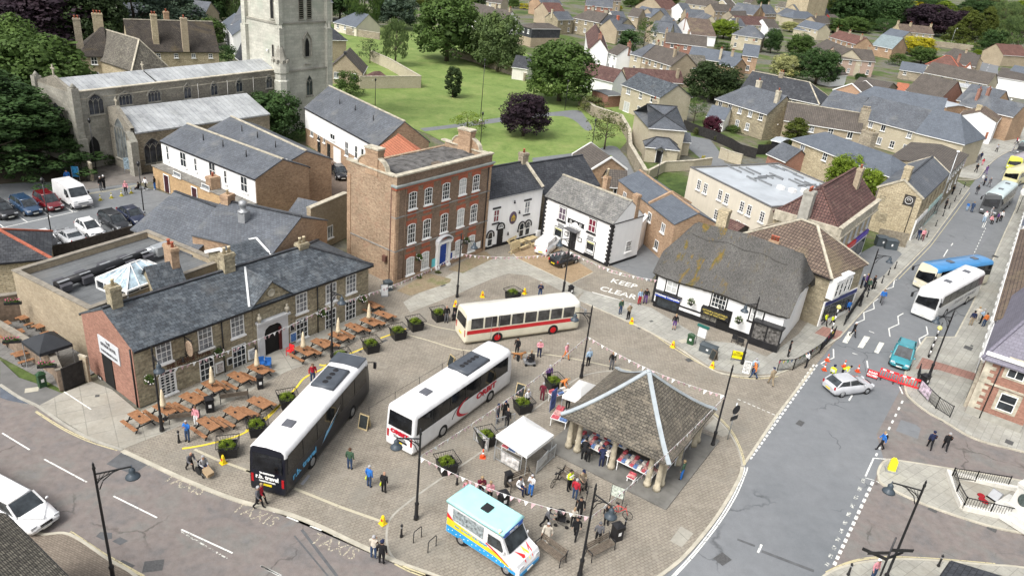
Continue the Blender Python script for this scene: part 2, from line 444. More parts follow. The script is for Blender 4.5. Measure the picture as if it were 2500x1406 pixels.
class Bld:
 def __init__(s,name,label,cat,a,b,c,ze,group=None,z0=0.,D=None,L=None,swap=None):
  A,B,C=W(a,ze),W(b,ze),W(c,ze)
  X=(B-A);X.z=0;x=X.normalized();n=Vc((-x.y,x.x,0))
  d=(C-A).dot(n)
  if d<0:A,B=B,A;x=-x;n=-n;d=-d;s.sw=True
  else:s.sw=False
  s.L=X.length if L is None else L;s.D=d if D is None else D
  if L is not None and s.sw:A=B-x*L if False else A
  s.ze=ze;s.z0=z0;s.rz=atan2(x.y,x.x)
  s.root=em_(name,(A.x,A.y,0),s.rz,label,cat,group)
  s.o=Vc((A.x,A.y,0));s.x=x;s.n=n
  s.parts=[]
 def loc(s,P):
  v=P-s.o;return Vc((v.dot(s.x),v.dot(s.n),P.z))
 def wld(s,x,y,z=0):return s.o+s.x*x+s.n*y+Vc((0,0,z))
 def wall(s,wl):
  return{'f':(Vc((0,0,0)),Vc((1,0,0)),0.),'r':(Vc((s.L,0,0)),Vc((0,1,0)),pi/2),'b':(Vc((s.L,s.D,0)),Vc((-1,0,0)),pi),'l':(Vc((0,s.D,0)),Vc((0,-1,0)),-pi/2)}[wl]
 def on(s,wl,p,off=0.):
  o,r,rot=s.wall(wl);nn=Vc((r.y,-r.x,0))
  ray=MW@Vc((p[0]-CX,p[1]-CY,FPX))
  cl=s.loc(Vc((0,0,CAMH)));rl=Vc((ray.dot(s.x),ray.dot(s.n),ray.z))
  t=((o-cl).dot(nn)+off)/rl.dot(nn);h=cl+rl*t
  return(h-o).dot(r),h.z
 def at(s,wl,u,z,out=0.):
  o,r,rot=s.wall(wl);nn=Vc((r.y,-r.x,0));v=o+r*u+nn*out;return Vc((v.x,v.y,z))
 def ridge_z(s,x,y,row):v=s.wld(x,y);return zat(v.x,v.y,row)
 def prt(s,name,mb,mats,parent=None,label=None):
  o=mb.bd(name,mats,parent or s.root)
  if label:o['label']=label
  return o
 def win(s,wl,u,z,w=1.,h=1.4,nx=2,ny=2,arch=None,fm=None,gm=None,sill=True,name='window',label=None):
  fm=fm or WT;gm=gm or random.choice((GLASS,GLASS,GLASSP))
  g,f=win_meshes(w,h,nx,ny,arch,fm,gm,sill)
  rot=s.wall(wl)[2]
  o=link(name,g,s.root,s.at(wl,u,z,.02),(0,0,rot));link('frame',f,o)
  if label:o['label']=label
  return o
 def wn_(s,wl,pts,**k):
  for p in pts:u,z=s.on(wl,p);s.win(wl,u,z,**k)
 def door(s,wl,u,z0=0.,w=.95,h=2.05,mat=None,frame=None,name='door',out=.03):
  mat=mat or BK;rot=s.wall(wl)[2]
  m=MB();m.box(-w/2,w/2,-.05,0,0,h);
  for zz in(.15,h*.55):m.box(-w*.36,w*.36,-.062,-.05,zz,zz+h*.33)
  o=m.bd(name,mat,s.root,s.at(wl,u,z0,out),(0,0,rot))
  if frame:
   f=MB();f.box(-w/2-.09,-w/2,-.08,0,0,h+.09);f.box(w/2,w/2+.09,-.08,0,0,h+.09);f.box(-w/2,w/2,-.08,0,h,h+.09);f.bd('door_frame',frame,o)
  hd=MB();hd.tube((w*.36,-.1,h*.48),(w*.36,-.06,h*.48),.03,.03,6);hd.bd('handle',GALV,o)
  return o
 def box(s,name,wl,u0,u1,z0,z1,out,mat,inn=-0.,parent=None):
  rot=s.wall(wl)[2];m=MB();m.box(u0,u1,-out,-inn,z0,z1)
  o,r,_=s.wall(wl)
  return m.bd(name,mat,parent or s.root,(o.x,o.y,0)if parent is None else None,(0,0,rot)if parent is None else None)
 def roof(s,kind='g',zr=None,mat=None,ov=.25,ev=.3,hl=None,hr=None,wm_=None,th=.12,yr=.5,rg_=None,gt_=None,walls=True,base=None,vg_=None,x0=None,x1=None):
  L,D,ze=s.L,s.D,s.ze
  if kind=='G':LL,DD=D,L
  else:LL,DD=L,D
  tr=(lambda x,y,z:(x,y,z))if kind!='G' else(lambda x,y,z:(L-y,x,z))
  yc=DD*yr;s.zr=zr
  sf=(zr-ze)/yc;sb=(zr-ze)/(DD-yc)
  ovl=ev if hl else ov;ovr=ev if hr else ov
  ya,yb=-ev,DD+ev;za=ze-sf*ev+.03;zb=ze-sb*ev+.03;zt=zr+.03
  xl=-ovl;xr=LL+ovr
  rl=hl if hl else-ov;rr=LL-hr if hr else LL+ov
  R0,R1=(rl,yc,zt),(rr,yc,zt)
  a0,a1,b0,b1=(xl,ya,za),(xr,ya,za),(xl,yb,zb),(xr,yb,zb)
  faces=[[a0,a1,R1,R0],[b1,b0,R0,R1]]
  if hl:faces.append([b0,a0,R0])
  if hr:faces.append([a1,b1,R1])
  m=MB();thick_faces(m,[[tr(*p)for p in f]for f in faces],th)
  s.prt('roof',m,mat)
  if walls:
   w=MB();z0=s.z0;zw=ze
   if not hl and not hr or True:
    pts=[(0,0),(LL,0),(LL,DD),(0,DD)]
    P0=[tr(x,y,z0)for x,y in pts];P1=[tr(x,y,zw)for x,y in pts]
    gl=None if hl else tr(0,yc,zr-0.);gr=None if hr else tr(LL,yc,zr-0.)
    w.ply([P0[0],P0[1],P1[1],P1[0]]);w.ply([P0[2],P0[3],P1[3],P1[2]])
    w.ply([P0[1],P0[2],P1[2]]+([gr]if gr else[])+[P1[1]])
    w.ply([P0[3],P0[0],P1[0]]+([gl]if gl else[])+[P1[3]])
   s.prt('wall',w,wm_)
  if rg_:
   r=MB();e=.16
   def cap(p,q):
    p,q=Vc(tr(*p)),Vc(tr(*q));r.bm_(p+Vc((0,0,.03)),q+Vc((0,0,.03)),.26,.12)
   cap(R0,R1)
   if hl:cap(a0,R0);cap(b0,R0)
   if hr:cap(a1,R1);cap(b1,R1)
   s.prt('ridge_tiles',r,rg_)
  if vg_:
   for(p,q)in([(a0,R0),(b0,R0)]if not hl else[])+([(a1,R1),(b1,R1)]if not hr else[]):
    r=MB();r.bm_(Vc(tr(*p))+Vc((0,0,-.02)),Vc(tr(*q))+Vc((0,0,-.02)),.14,.26)
    s.prt('verge',r,vg_)
  if gt_:
   for(p,q)in[(a0,a1),(b0,b1)]:
    r=MB();r.bm_(Vc(tr(*p))+Vc((0,0,-.12)),Vc(tr(*q))+Vc((0,0,-.12)),.13,.12)
    s.prt('gutter',r,gt_)
  return s
 def flat(s,wm_,rm_,par=.5,pw=.3,cop=None,ze=None):
  L,D,z=s.L,s.D,s.ze;w=MB()
  w.prism([(0,0),(L,0),(L,D),(0,D)],s.z0,z-par)
  if par>0:
   for(x0,x1,y0,y1)in((0,L,0,pw),(0,L,D-pw,D),(0,pw,pw,D-pw),(L-pw,L,pw,D-pw)):w.box(x0,x1,y0,y1,z-par,z)
  s.prt('wall',w,wm_)
  r=MB();r.box(pw,L-pw,pw,D-pw,z-par+.005,z-par+.03)if par>0 else r.box(-.1,L+.1,-.1,D+.1,z+.002,z+.12)
  s.prt('roof',r,rm_)
  if cop:
   c=MB();e=.06
   for(x0,x1,y0,y1)in((-e,L+e,-e,pw+e),(-e,L+e,D-pw-e,D+e),(-e,pw+e,pw+e,D-pw-e),(L-pw-e,L+e,pw+e,D-pw-e)):c.box(x0,x1,y0,y1,z+.002,z+.09)
   s.prt('coping',c,cop)
  return s
 def chim(s,x,y,zt,w=.9,d=.5,zb=None,mat=None,pots=2,potm=None,cap=None,pz=.45):
  mat=mat or BUFF;zb=s.ze-.3 if zb is None else zb
  m=MB();m.box(x-w/2,x+w/2,y-d/2,y+d/2,zb,zt-.3);m.box(x-w/2-.06,x+w/2+.06,y-d/2-.06,y+d/2+.06,zt-.3,zt-.12);m.box(x-w/2-.02,x+w/2+.02,y-d/2-.02,y+d/2+.02,zt-.12,zt)
  c=s.prt('chimney',m,mat)
  for i in range(pots):
   k=(i+.5)/pots-.5
   px,py=(x+k*w*.9,y)if w>=d else(x,y+k*d*.9)
   p=MB();p.lt([(.13,0),(.11,pz*.8),(.14,pz*.85),(.14,pz),(.09,pz)],(px,py,zt),8)
   p.bd('chimney_pot',potm or CLAYR,c)
  return c
 def pipe(s,wl,u,z0,z1,mat=None):
  m=MB();a=s.at(wl,u,z0,.08);b=s.at(wl,u,z1,.08);m.tube(a,b,.05,.05,6);return s.prt('downpipe',m,mat or BM)
def thick_faces(m,faces,th,mi=0):
 ed={}
 rnd=lambda p:(round(p[0],4),round(p[1],4),round(p[2],4))
 for f in faces:
  n=Vc((0,0,0));
  for a,b in zip(f,f[1:]+f[:1]):n+=Vc(a).cross(Vc(b))
  if n.z<0:f.reverse()
  m.ply(f,mi);m.ply([(p[0],p[1],p[2]-th)for p in reversed(f)],mi)
  for a,b in zip(f,f[1:]+f[:1]):
   ka,kb=rnd(a),rnd(b)
   if(kb,ka)in ed:del ed[(kb,ka)]
   else:ed[(ka,kb)]=(a,b)
 for a,b in ed.values():
  m.ply([(a[0],a[1],a[2]-th),(b[0],b[1],b[2]-th),b,a],mi)
def hse(name,label,cat,a,b,c,ze,kind='g',rise=None,rp=None,rx=None,wm_=None,rm_=None,hl=None,hr=None,wn_='',ch_=(),group=None,ov=.15,ev=.25,rg_=None,gt_=WT,yr=.5,D=None,fm=None,vg_=None,sy_=2,z0=0.,wsz=(.95,1.25),step=2.6,doors=''):
 B=Bld(name,label,cat,a,b,c,ze,group,z0,D)
 if B.sw and kind!='G':hl,hr=hr,hl
 DD=B.D if kind!='G' else B.L
 if rp is not None:
  x,y=rx if rx else(.5,.5)
  if B.sw:x=1-x
  zr=B.ridge_z(B.L*x,B.D*y,rp[1])
  zr=min(max(zr,ze+.5),ze+DD*.75)
 else:zr=ze+(rise if rise is not None else DD*.36)
 hL=hl*DD if hl else None;hR=hr*DD if hr else None
 B.roof(kind,zr,rm_ or SL,ov,ev,hL,hR,wm_ or BUFF,rg_=rg_,gt_=gt_,yr=yr,vg_=vg_)
 w_,h_=wsz
 for wl in wn_:
  Lw=B.L if wl in 'fb' else B.D
  n=max(1,int((Lw-.9)/step))
  for st in range(sy_):
   zc=ze-(sy_-1-st)*2.6-.95
   for i in range(n):
    u=Lw*(i+.5)/n
    if random.random()<.06:continue
    B.win(wl,u,zc,w_,h_ if st==sy_-1 else h_*1.1,2,1 if random.random()<.4 else 2,fm=fm)
 for wl in doors:
  Lw=B.L if wl in 'fb' else B.D
  B.door(wl,Lw*.5+RU_(-.3,.3),z0,mat=random.choice((WT,BK,BLUED)),frame=WT)
 for ch in ch_:
  x,y,dz,cw,cd,np_=ch[:6];cm=ch[6]if len(ch)>6 else None;pm=ch[7]if len(ch)>7 else None
  if B.sw:x=1-x
  B.chim(B.L*x,B.D*y,zr+dz,cw,cd,ze-.2,cm,np_,pm)
 return B
BLUED=pn('blue_door_paint',(.01,.05,.28),.4,.1)
# -- ground, roads, pavements
ASPH=ground_mat('grey_asphalt',[(.3,(.155,.166,.176)),(.7,(.21,.218,.227))],.1,1.2,25,.1,crack=True,fine=.12)
ASPH2=ground_mat('patched_asphalt',[(.3,(.155,.165,.172)),(.7,(.2,.208,.214))],.2,1.5,22,.12,crack=True,fine=.15)
PINK=ground_mat('pinkish_road_surface',[(.32,(.165,.157,.153)),(.5,(.21,.182,.168)),(.62,(.196,.186,.172)),(.74,(.17,.168,.172))],.45,1.9,25,.2,crack=True,fine=.2)
GRASSM=ground_mat('mown_grass',[(.3,(.125,.19,.048)),(.5,(.175,.245,.068)),(.72,(.25,.29,.1))],.22,1.4,9,.22,fine=.25)
GARD=ground_mat('garden_ground',[(.34,(.04,.07,.018)),(.45,(.09,.13,.035)),(.52,(.15,.14,.095)),(.6,(.15,.15,.13)),(.7,(.07,.11,.03))],.07,.9,7,.3)
SOIL=ground_mat('leaf_litter_soil',[(.3,(.05,.042,.03)),(.7,(.1,.085,.06))],.3,2,12,.3)
GRAVEL=ground_mat('brown_gravel',[(.3,(.28,.2,.12)),(.7,(.38,.285,.18))],.3,3,14,.2,fine=.4)
MOSSG=ground_mat('weedy_gravel',[(.35,(.26,.2,.13)),(.55,(.28,.23,.15)),(.7,(.16,.18,.07))],.5,3,14,.2,fine=.4)
CONC=bk('concrete_slab_paving',(.36,.345,.295),(.32,.305,.265),(.24,.23,.2),1.6,1.6,.03,.2,.25,coord='UV',uvrot=rads(-34),off=0.,stain=(.26,.235,.19),tint=(.36,.34,.29))
SLAB=bk('paving_slabs',(.385,.375,.325),(.335,.325,.285),(.26,.25,.22),.95,.7,.02,.2,.25,coord='UV',uvrot=rads(-38),off=.5,stain=(.26,.24,.2))
SLABR=bk('paving_slabs_street',(.37,.365,.325),(.32,.315,.285),(.25,.245,.22),.9,.6,.02,.2,.25,coord='UV',uvrot=rads(-52),off=.5,stain=(.23,.215,.18))
SETT=bk('block_paving',(.3,.268,.22),(.258,.23,.187),(.18,.16,.13),.3,.2,.018,.28,.22,coord='UV',uvrot=rads(-36),stain=(.235,.222,.19),tint=(.32,.29,.24),bump=.35)
REDBL=bk('red_tactile_paving',(.34,.19,.155),(.29,.165,.135),(.2,.12,.1),.4,.4,.02,.2,.2,coord='UV',uvrot=rads(-52),off=0)
KERB=pn('kerb_stone',(.36,.345,.3),.85,.15,1.2)
KERBL=pn('pale_kerb_stone',(.46,.43,.35),.85,.15,1.2)
LINEW=worn('white_road_paint',(.72,.72,.68),5.,.4)
LINEF=worn('flaked_white_road_paint',(.66,.66,.6),7.,.52)
LINEY=worn('faded_yellow_line',(.52,.46,.28),5.,.4)
LINEC=worn('cream_block_line',(.46,.42,.31),4.,.38)
YELL=worn('bright_yellow_kerb_paint',(.75,.58,.05),5.,.33)
DRAIN=pn('cast_iron_cover',(.09,.09,.09),.7,.2,9)
PATCH=pn('tar_patch',(.11,.113,.117),.85,.15,2)
WETM=pn('wet_patch',(.1,.115,.14),.25,.2,1.5,spec=.6)
def sh_(name,pts,mat,z):
 m=MB();pts=[W(p,z)if len(p)==2 else Vc(p)for p in pts]
 pts=[(p[0],p[1])for p in pts]
 ar=sum(a[0]*b[1]-b[0]*a[1]for a,b in zip(pts,pts[1:]+pts[:1]))
 if ar<0:pts.reverse()
 m.ply([(x,y,z)for x,y in pts])
 return tag(m.bd(name,mat),kind='structure')
def slb_(name,pts,mat,z1,side=None,z0=-.05):
 m=MB();m.prism([W(p,z1)for p in pts],z0,z1,0,1,bottom=False)
 return tag(m.bd(name,[mat,side or KERB]),kind='structure')
def st_(name,pts,mat,w,z0,z1=None,world=False):
 P=[Vc(p)if world else W(p,z0 if z1 is None else z1)for p in pts];m=MB();n=len(P);L=[];R=[]
 for i,p in enumerate(P):
  a=P[max(0,i-1)];b=P[min(n-1,i+1)];d=(b-a);d.z=0;d.normalize();s=Vc((-d.y,d.x,0))*w/2
  L.append(p+s);R.append(p-s)
 for i in range(n-1):
  q=[R[i],R[i+1],L[i+1],L[i]]
  if z1 is None:m.ply([(v.x,v.y,z0)for v in q])
  else:
   m.prism([(v.x,v.y)for v in q],z0,z1,bottom=False)
 return tag(m.bd(name,mat),kind='structure')
def cv_(pts,n=6):
 out=[]
 for i in range(len(pts)-1):
  p0=pts[max(0,i-1)];p1=pts[i];p2=pts[i+1];p3=pts[min(len(pts)-1,i+2)]
  for k in range(n):
   t=k/n
   out.append(tuple(.5*((2*p1[a])+(-p0[a]+p2[a])*t+(2*p0[a]-5*p1[a]+4*p2[a]-p3[a])*t*t+(-p0[a]+3*p1[a]-3*p2[a]+p3[a])*t**3)for a in(0,1)))
 out.append(pts[-1]);return out
m=MB();N=24
for i in range(N):
 for j in range(N):
  x0,x1=-3000+6000*i/N,-3000+6000*(i+1)/N;y0,y1=-600+6000*j/N,-600+6000*(j+1)/N
  m.ply([(x0,y0,-.06),(x1,y0,-.06),(x1,y1,-.06),(x0,y1,-.06)])
tag(m.bd('ground',GARD),kind='structure')
sh_('side_road',[(-200,870),(0,935)]+[C1(130,190),C1(240,260),C1(600,470),C1(830,560)]+[(700,1262),(1000,1392),(1120,1440),(1500,1560),(1750,1500),(2000,1500),(2300,1560),(2700,1500),(2800,1250),(2800,1000),(2500,1080),C4(1560,450),C4(1300,285),C4(1150,110),(2140,930),(1900,1250),(1500,1480),(1300,1700),(300,1700),(-300,1300)],PINK,0.)
RK=[(1560,1470),(1606.7,1406),(1668,1357),(1733,1281),(1776,1217),(1808,1159),(1814,1136),(1897,1013),(1984,900),(2049,821.5),(2095,770),(2188,674),(2266,594),(2326,514),(2365,460),(2383,437),(2405,412),(2430,387),(2461,370),(2500,356),(2560,342)]
MR=[(2600,362),(2500,452),(2480,510),(2452,570),(2418,648),(2370,750),(2332,822),(2262,822),(2210,888),(2212,925),(2140,1060),C4(990,600),C4(930,760),C4(640,1340),C4(560,1450),(1950,1500)]
sh_('main_road',RK+MR,ASPH,.006)
sh_('far_street',[(2560,342),(2500,356),(2445,240),(2400,190),A4(1650,515),A4(1690,395),A4(1740,370),A4(1800,395),A4(1785,530),(2470,250),(2580,300)],ASPH,.004)
sh_('parking_bay',[(2500,452),(2480,510),(2452,570),(2418,648),(2370,750),(2332,822),(2262,822),B4(1330,1080),B4(1380,960),B4(1600,640),B4(1750,470),(2490,440)],ASPH2,.01)
PL=[C1(840,548),C1(1030,640),C1(1280,755),C1(1600,880),(700,1250),(780,1281),(873,1325),(945,1357),(971,1370),(1007,1382),(1068,1404),(1150,1435),(1350,1500),(1520,1480)]+RK[1:10]+[(2000,760),(1900,640),(1593,690),(1483,645),(1340,560),(1180,575),(930,640),(860,700),(640,850),(345,1000)]
slb_('plaza_paving',PL,SETT,.05,KERB)
st_('kerb',cv_([C1(830,552),C1(1030,645),C1(1280,760),C1(1600,885),(700,1252),(780,1283),(873,1327),(945,1359),(985,1375)]),KERBL,.28,-.02,.075)
st_('kerb',cv_([(985,1375),(1040,1394),(1100,1416),(1200,1450)]),KERBL,.16,-.02,.085)
st_('kerb',cv_([(1606,1408),(1668,1359),(1733,1283),(1776,1219),(1806,1163),(1812,1139)]),KERBL,.22,-.02,.085)
st_('kerb',[(1814,1136),(1897,1013),(1984,900)],KERBL,.2,-.02,.06)
st_('kerb',cv_([C2(1030,1305),C2(975,1240),C2(955,1130),C2(985,1010),C2(1120,890),C2(1300,760),C2(1600,560),(1290,1010),(1370,950),(1430,915),(1520,905),(1600,925),(1700,985),C3(1560,370),C3(1650,490),C3(1690,590),C3(1700,660)]),KERB,.13,0.,.058)
sh_('lane',[A3(800,1000),A3(860,1010),A3(925,1080),A3(965,1160),A3(1010,1250),A3(1075,1310),B3(1110,300),B3(1180,400),B3(1210,520),(1600,672),(1583,690),B3(800,690),(1460,640),B3(990,610),B3(960,350),B3(900,200),B3(880,100)],ASPH2,.004)
sh_('car_park',[(-60,470),(0,450),(70,445),(215,445),(300,432),A1(1000,1290),A1(1060,1300),(540,520),(620,640),(-60,680)],ASPH2,.004)
slb_('footpath',[A1(380,1290),A1(600,1300),A1(900,1255),A1(1080,1245),A1(1420,1345),(560,520),(540,480),A1(1080,1190),A1(900,1190),A1(600,1250),A1(400,1240)],pn('footpath_asphalt',(.17,.155,.14),.9,.15,1.),.06)
sh_('church_path',[A1(560,1260),A1(700,1100),A1(760,1060),A1(1000,1060),A1(1080,1240),A1(900,1245),A1(700,1250)],pn('worn_tarmac_path',(.125,.115,.105),.9,.2,1.5),0.)
sh_('tree_shaded_soil',[(-80,480),(0,450),(80,440),A1(380,1290),A1(620,1240),A1(760,1050),A1(640,900),(60,250),(-150,300)],SOIL,-.03)
sh_('cobbled_yard',[(745,560),(790,400),(760,330),(745,300),(860,400),(900,470),(860,560)],bk('yard_setts',(.24,.19,.15),(.2,.155,.125),(.14,.11,.09),.3,.2,.02,.3,.25),0.)
slb_('concrete_apron',[C1(262,250),C1(420,165),C1(620,85),C1(760,140),C1(945,295),(640,868),(900,750),B2(975,1105),B2(700,1242),B2(400,1382),C1(1940,20),C1(1400,310),C1(1100,438),C1(840,540),C1(620,470)],CONC,.062)
st_('kerb',cv_([C1(0,105),C1(130,190),C1(262,255),C1(430,370),C1(620,475),C1(830,548)]),KERB,.2,-.02,.08)
slb_('footpath',[(-80,920),C1(0,80),C1(0,-60),C1(130,60),C1(280,110),C1(420,165),C1(262,252),C1(130,188),C1(0,102)],pn('dark_tarmac_footpath',(.15,.148,.142),.9,.12,1.),.06)
sh_('beer_garden_paving',[(0,700),(30,690),(190,780),(250,900),(150,950),(-40,850),(-120,800)],bk('patio_slabs',(.2,.195,.185),(.17,.165,.155),(.12,.12,.11),.6,.6,.02,.2,.2,off=0),.05)
slb_('slab_pavement',[B2(1080,950),B2(1440,735),B2(1640,655),B2(1860,640),B3(180,640),B3(300,700),B3(440,775),B3(640,868),B3(570,925),B3(400,830),B3(250,765),B3(120,752),B2(1687,790),B2(1480,880),B2(1130,1020)],SLAB,.068)
slb_('slab_pavement',[B3(1095,985),B3(1470,1210),(1795,838),(1871,870),(1903,850),(1950,815),(2084,635),(2140,600),(2212,590),(2253,490),(2330,440),(2366,458),(2330,510),(2267,592),(2190,672),(2097,768),(2051,820),(1992,858),(1960,884),(1890,912),(1850,914),(1800,912),(1740,898),(1645,838),B3(1000,1105),B3(590,935),B3(640,868),B3(800,915)],SLABR,.09)
sh_('service_yard',[B4(770,700),B4(850,610),B4(940,560),B4(1110,600),B4(1130,620),B4(1010,760),B4(900,840),B4(790,820)],ASPH2,.1)
st_('kerb',cv_([(1430,740),B3(1000,1110),(1645,842),(1740,902),(1800,916),(1850,918),(1890,914),(1960,886),(1992,860),(2051,822)]),KERBL,.16,0.,.1)
st_('kerb',[(2051,822),(2097,770),(2190,674),(2268,594),(2328,512),(2367,459)],KERBL,.14,0.,.1)
slb_('slab_pavement',[(2383,437),(2405,412),(2430,387),(2461,370),(2500,356),(2560,344),(2560,250),(2430,300),(2340,360),(2330,430)],SLABR,.09)
st_('kerb',cv_([A4(1505,1232),A4(1640,1228),(2405,413),(2430,389),(2461,371),(2500,357)]),KERBL,.14,0.,.1)
slb_('slab_pavement',[(2700,300),(2500,452),(2480,510),(2452,570),(2418,648),(2370,750),(2332,822),(2262,822),(2226,872),(2208,912),C4(1145,150),C4(1200,215),C4(1300,290),C4(1400,345),C4(1560,440),C4(1700,495),C4(1945,555),(2800,1250),(2900,500)],SLABR,.09)
st_('kerb',cv_([(2262,822),(2226,872),(2210,912),C4(1145,155),C4(1200,220),C4(1300,295),C4(1400,350),C4(1560,446),C4(1700,500),C4(1945,560),(2620,1135)]),KERBL,.16,0.,.1)
st_('kerb',[(2500,452),(2480,510),(2452,570),(2418,648),(2370,750),(2332,822),(2262,822)],KERBL,.14,0.,.1)
sh_('tactile_paving',[B4(590,1115),B4(725,1150),B4(690,1205),B4(640,1200),B4(530,1160)],REDBL,.098)
sh_('tactile_paving',[(2252,872),(2298,886),(2380,910),(2376,928),(2290,902),(2235,900)],REDBL,.098)
slb_('traffic_island',cv_([C4(1945,755),C4(1430,668),C4(1070,612),C4(1000,620),C4(960,670),C4(955,725),C4(1000,790),C4(1300,930),C4(1700,1062),C4(1945,1115)],5)+[(2800,1400),(2800,1250)],SLAB,.09)
st_('kerb',cv_([C4(1945,758),C4(1430,672),C4(1070,616),C4(1003,623),C4(964,672),C4(959,725),C4(1003,788),C4(1300,926),C4(1700,1058),C4(1945,1111)]),KERBL,.16,0.,.1)
slb_('slab_pavement',cv_([(2000,1420),C4(590,1400),C4(700,1345),C4(900,1302),C4(1200,1288),C4(1700,1325),C4(1945,1345),(2700,1420)],4)+[(2700,1700),(2000,1700)],SLAB,.09)
st_('kerb',cv_([(2000,1420),C4(590,1400),C4(700,1345),C4(900,1302),C4(1200,1288),C4(1700,1325),C4(1945,1345),(2700,1420)]),KERBL,.15,0.,.1)
slb_('slab_pavement',[(-300,1100),C1(0,955),C1(250,1110),C1(470,1118),C1(740,1290),C1(920,1400),(420,1500),(-300,1600)],bk('small_brick_paving',(.25,.21,.165),(.205,.17,.135),(.14,.12,.1),.22,.12,.015,.3,.2,uvrot=rads(20)),.09)
st_('kerb',cv_([C1(0,960),C1(250,1112),C1(470,1120),C1(740,1292),C1(920,1402),(420,1500)]),KERBL,.18,0.,.1)
sh_('gravel_bed',[B2(1035,870),B2(1250,748),B2(1410,790),B2(1400,815),B2(1130,905)],MOSSG,.074)
sh_('gravel_bed',[B2(1385,725),B2(1600,610),B2(1650,600),B2(1700,650),B2(1490,750)],MOSSG,.074)
sh_('gravel_parking',[B3(130,600),B3(330,515),B3(470,590),B3(700,742),B3(545,820),B3(185,650)],GRAVEL,.074)
st_('kerb',[B3(130,602),B3(185,652),B3(545,822),B3(700,744)],KERBL,.12,0.,.09)
sh_('park_lawn',[(835,70),(960,60),(1050,60),(1200,80),(1300,140),(1460,200),(1545,255),(1545,330),(1500,380),(1470,400),(1200,410),(1050,330),(800,230),(800,100)],GRASSM,0.)
sh_('park_path',cv_([A2(1195,882),A2(1400,858),A2(1700,815),A3(100,803),A3(430,770),A3(590,758),A3(640,800),A3(690,882),A3(645,895),A3(560,822),A3(430,797),A3(100,834),A2(1700,846),A2(1400,882),A2(1230,903)],3),ASPH2,.012)
sh_('park_path',cv_([A3(280,1085),A3(450,1065),A3(690,1035),A3(790,1005),A3(860,1010),A3(880,1060),A3(700,1075),A3(450,1105),A3(285,1120)],3),ASPH2,.012)
sh_('garden_lawn',[A3(900,790),A3(1010,800),A3(1005,860),A3(930,850),A3(880,830)],GRASSM,.008)
sh_('garden_lawn',[A3(1190,1128),A3(1400,1112),A3(1430,1145),A3(1250,1155)],GRASSM,0.)
sh_('driveway',[A3(1350,930),A3(1500,960),A3(1580,1060),A3(1600,1120),A3(1700,1140),A3(1500,1145),A3(1400,1060),A3(1330,1000)],ASPH2,0.)
sh_('churchyard_lawn',[A4(1350,275),A4(1480,285),A4(1640,300),A4(1640,335),A4(1480,320),A4(1350,300)],GRASSM,0.)
sh_('churchyard_lawn',[A4(1060,215),A4(1120,205),A4(1120,260),A4(1070,260)],GRASSM,0.)
zM=.014
def line(p,q,w=.1,mat=None,z=zM):return st_('road_marking',[p,q],mat or LINEW,w,z)
def pln(pts,w=.1,mat=None,z=zM):return st_('road_marking',pts,mat or LINEW,w,z)
def dash(p,q,n,duty=.5,w=.1,mat=None,z=zM):
 for i in range(n):
  a,b=i/n,(i+duty)/n
  line((p[0]+(q[0]-p[0])*a,p[1]+(q[1]-p[1])*a),(p[0]+(q[0]-p[0])*b,p[1]+(q[1]-p[1])*b),w,mat,z)
for a,b in[(C1(15,435),C1(200,548)),(C1(300,612),C1(590,768)),(C1(770,862),C1(1065,1008)),(C1(1230,1088),C1(1578,1248)),(C1(1770,1335),C1(1940,1425)),(C2(100,1335),C2(240,1400))]:line(a,b,.1,LINEW)
line(C1(1228,1103),C1(1540,1285),.1,LINEF)
dash(C1(835,570),(985,1372),12,.5,.1,LINEW)
pln([C2(1015,1310),C2(1100,1352),C2(1220,1395)],.1,LINEY);pln([C2(1010,1322),C2(1095,1366),C2(1210,1410)],.1,LINEY)
pln(cv_([C1(245,285),C1(420,395),C1(600,480),C1(800,545)]),.08,LINEY);pln(cv_([C1(240,292),C1(415,404),C1(595,490),C1(795,553)]),.08,LINEY)
pln([C1(480,1100),C1(720,1258),C1(980,1402)],.08,LINEY);pln([C1(470,1110),C1(712,1268),C1(965,1405)],.08,LINEY)
for d in(0,7):pln(cv_([(1640+d,1406),(1690+d,1352),(1750+d,1275),(1790+d,1210),(1815+d*.8,1155),(1818+d,1140)]),.09,LINEW)
for d in(0,5):pln(cv_([C3(1480+d*2,280),C3(1570+d*2,360),C3(1640+d*2,450),C3(1690+d*2,560),C3(1712+d*2,650)]),.07,LINEY,.062)
for d in(0,6):pln([(2188+d,676+d*.8),(2266+d,596+d*.8),(2326+d,516+d*.8),(2362+d,466+d*.8)],.08,LINEY)
for d in(0,8):dash((1824+d,1120),(1990+d,886),26,.62,.16,LINEW,.056 if d==0 else zM)
dash(C4(940,590),C4(1135,190),9,.42,.15)
pln([C4(1020,612),C4(925,605),C4(870,727)],.12);dash(C4(860,745),C4(590,1370),11,.45,.24,LINEF)
pln([C4(945,762),C4(1010,795)],.1);pln([C4(868,738),C4(930,755)],.06)
dash(C4(920,765),C4(650,1345),15,.6,.2,LINEW)
line(C4(165,1190),C4(140,1245),.14);line(C4(780,178),C4(757,215),.12);pln([C4(1100,118),C4(1122,170)],.12)
for d in(0,9):pln(cv_([C4(600,1385-d),C4(760,1315-d),C4(960,1282-d),C4(1300,1290-d),C4(1750,1328-d)]),.08,LINEY)
for d in(0,8):pln(cv_([C4(1155,140+d),C4(1215,215+d),C4(1310,285+d),C4(1500,395+d),C4(1700,480+d),C4(1945,545+d)]),.08,LINEY)
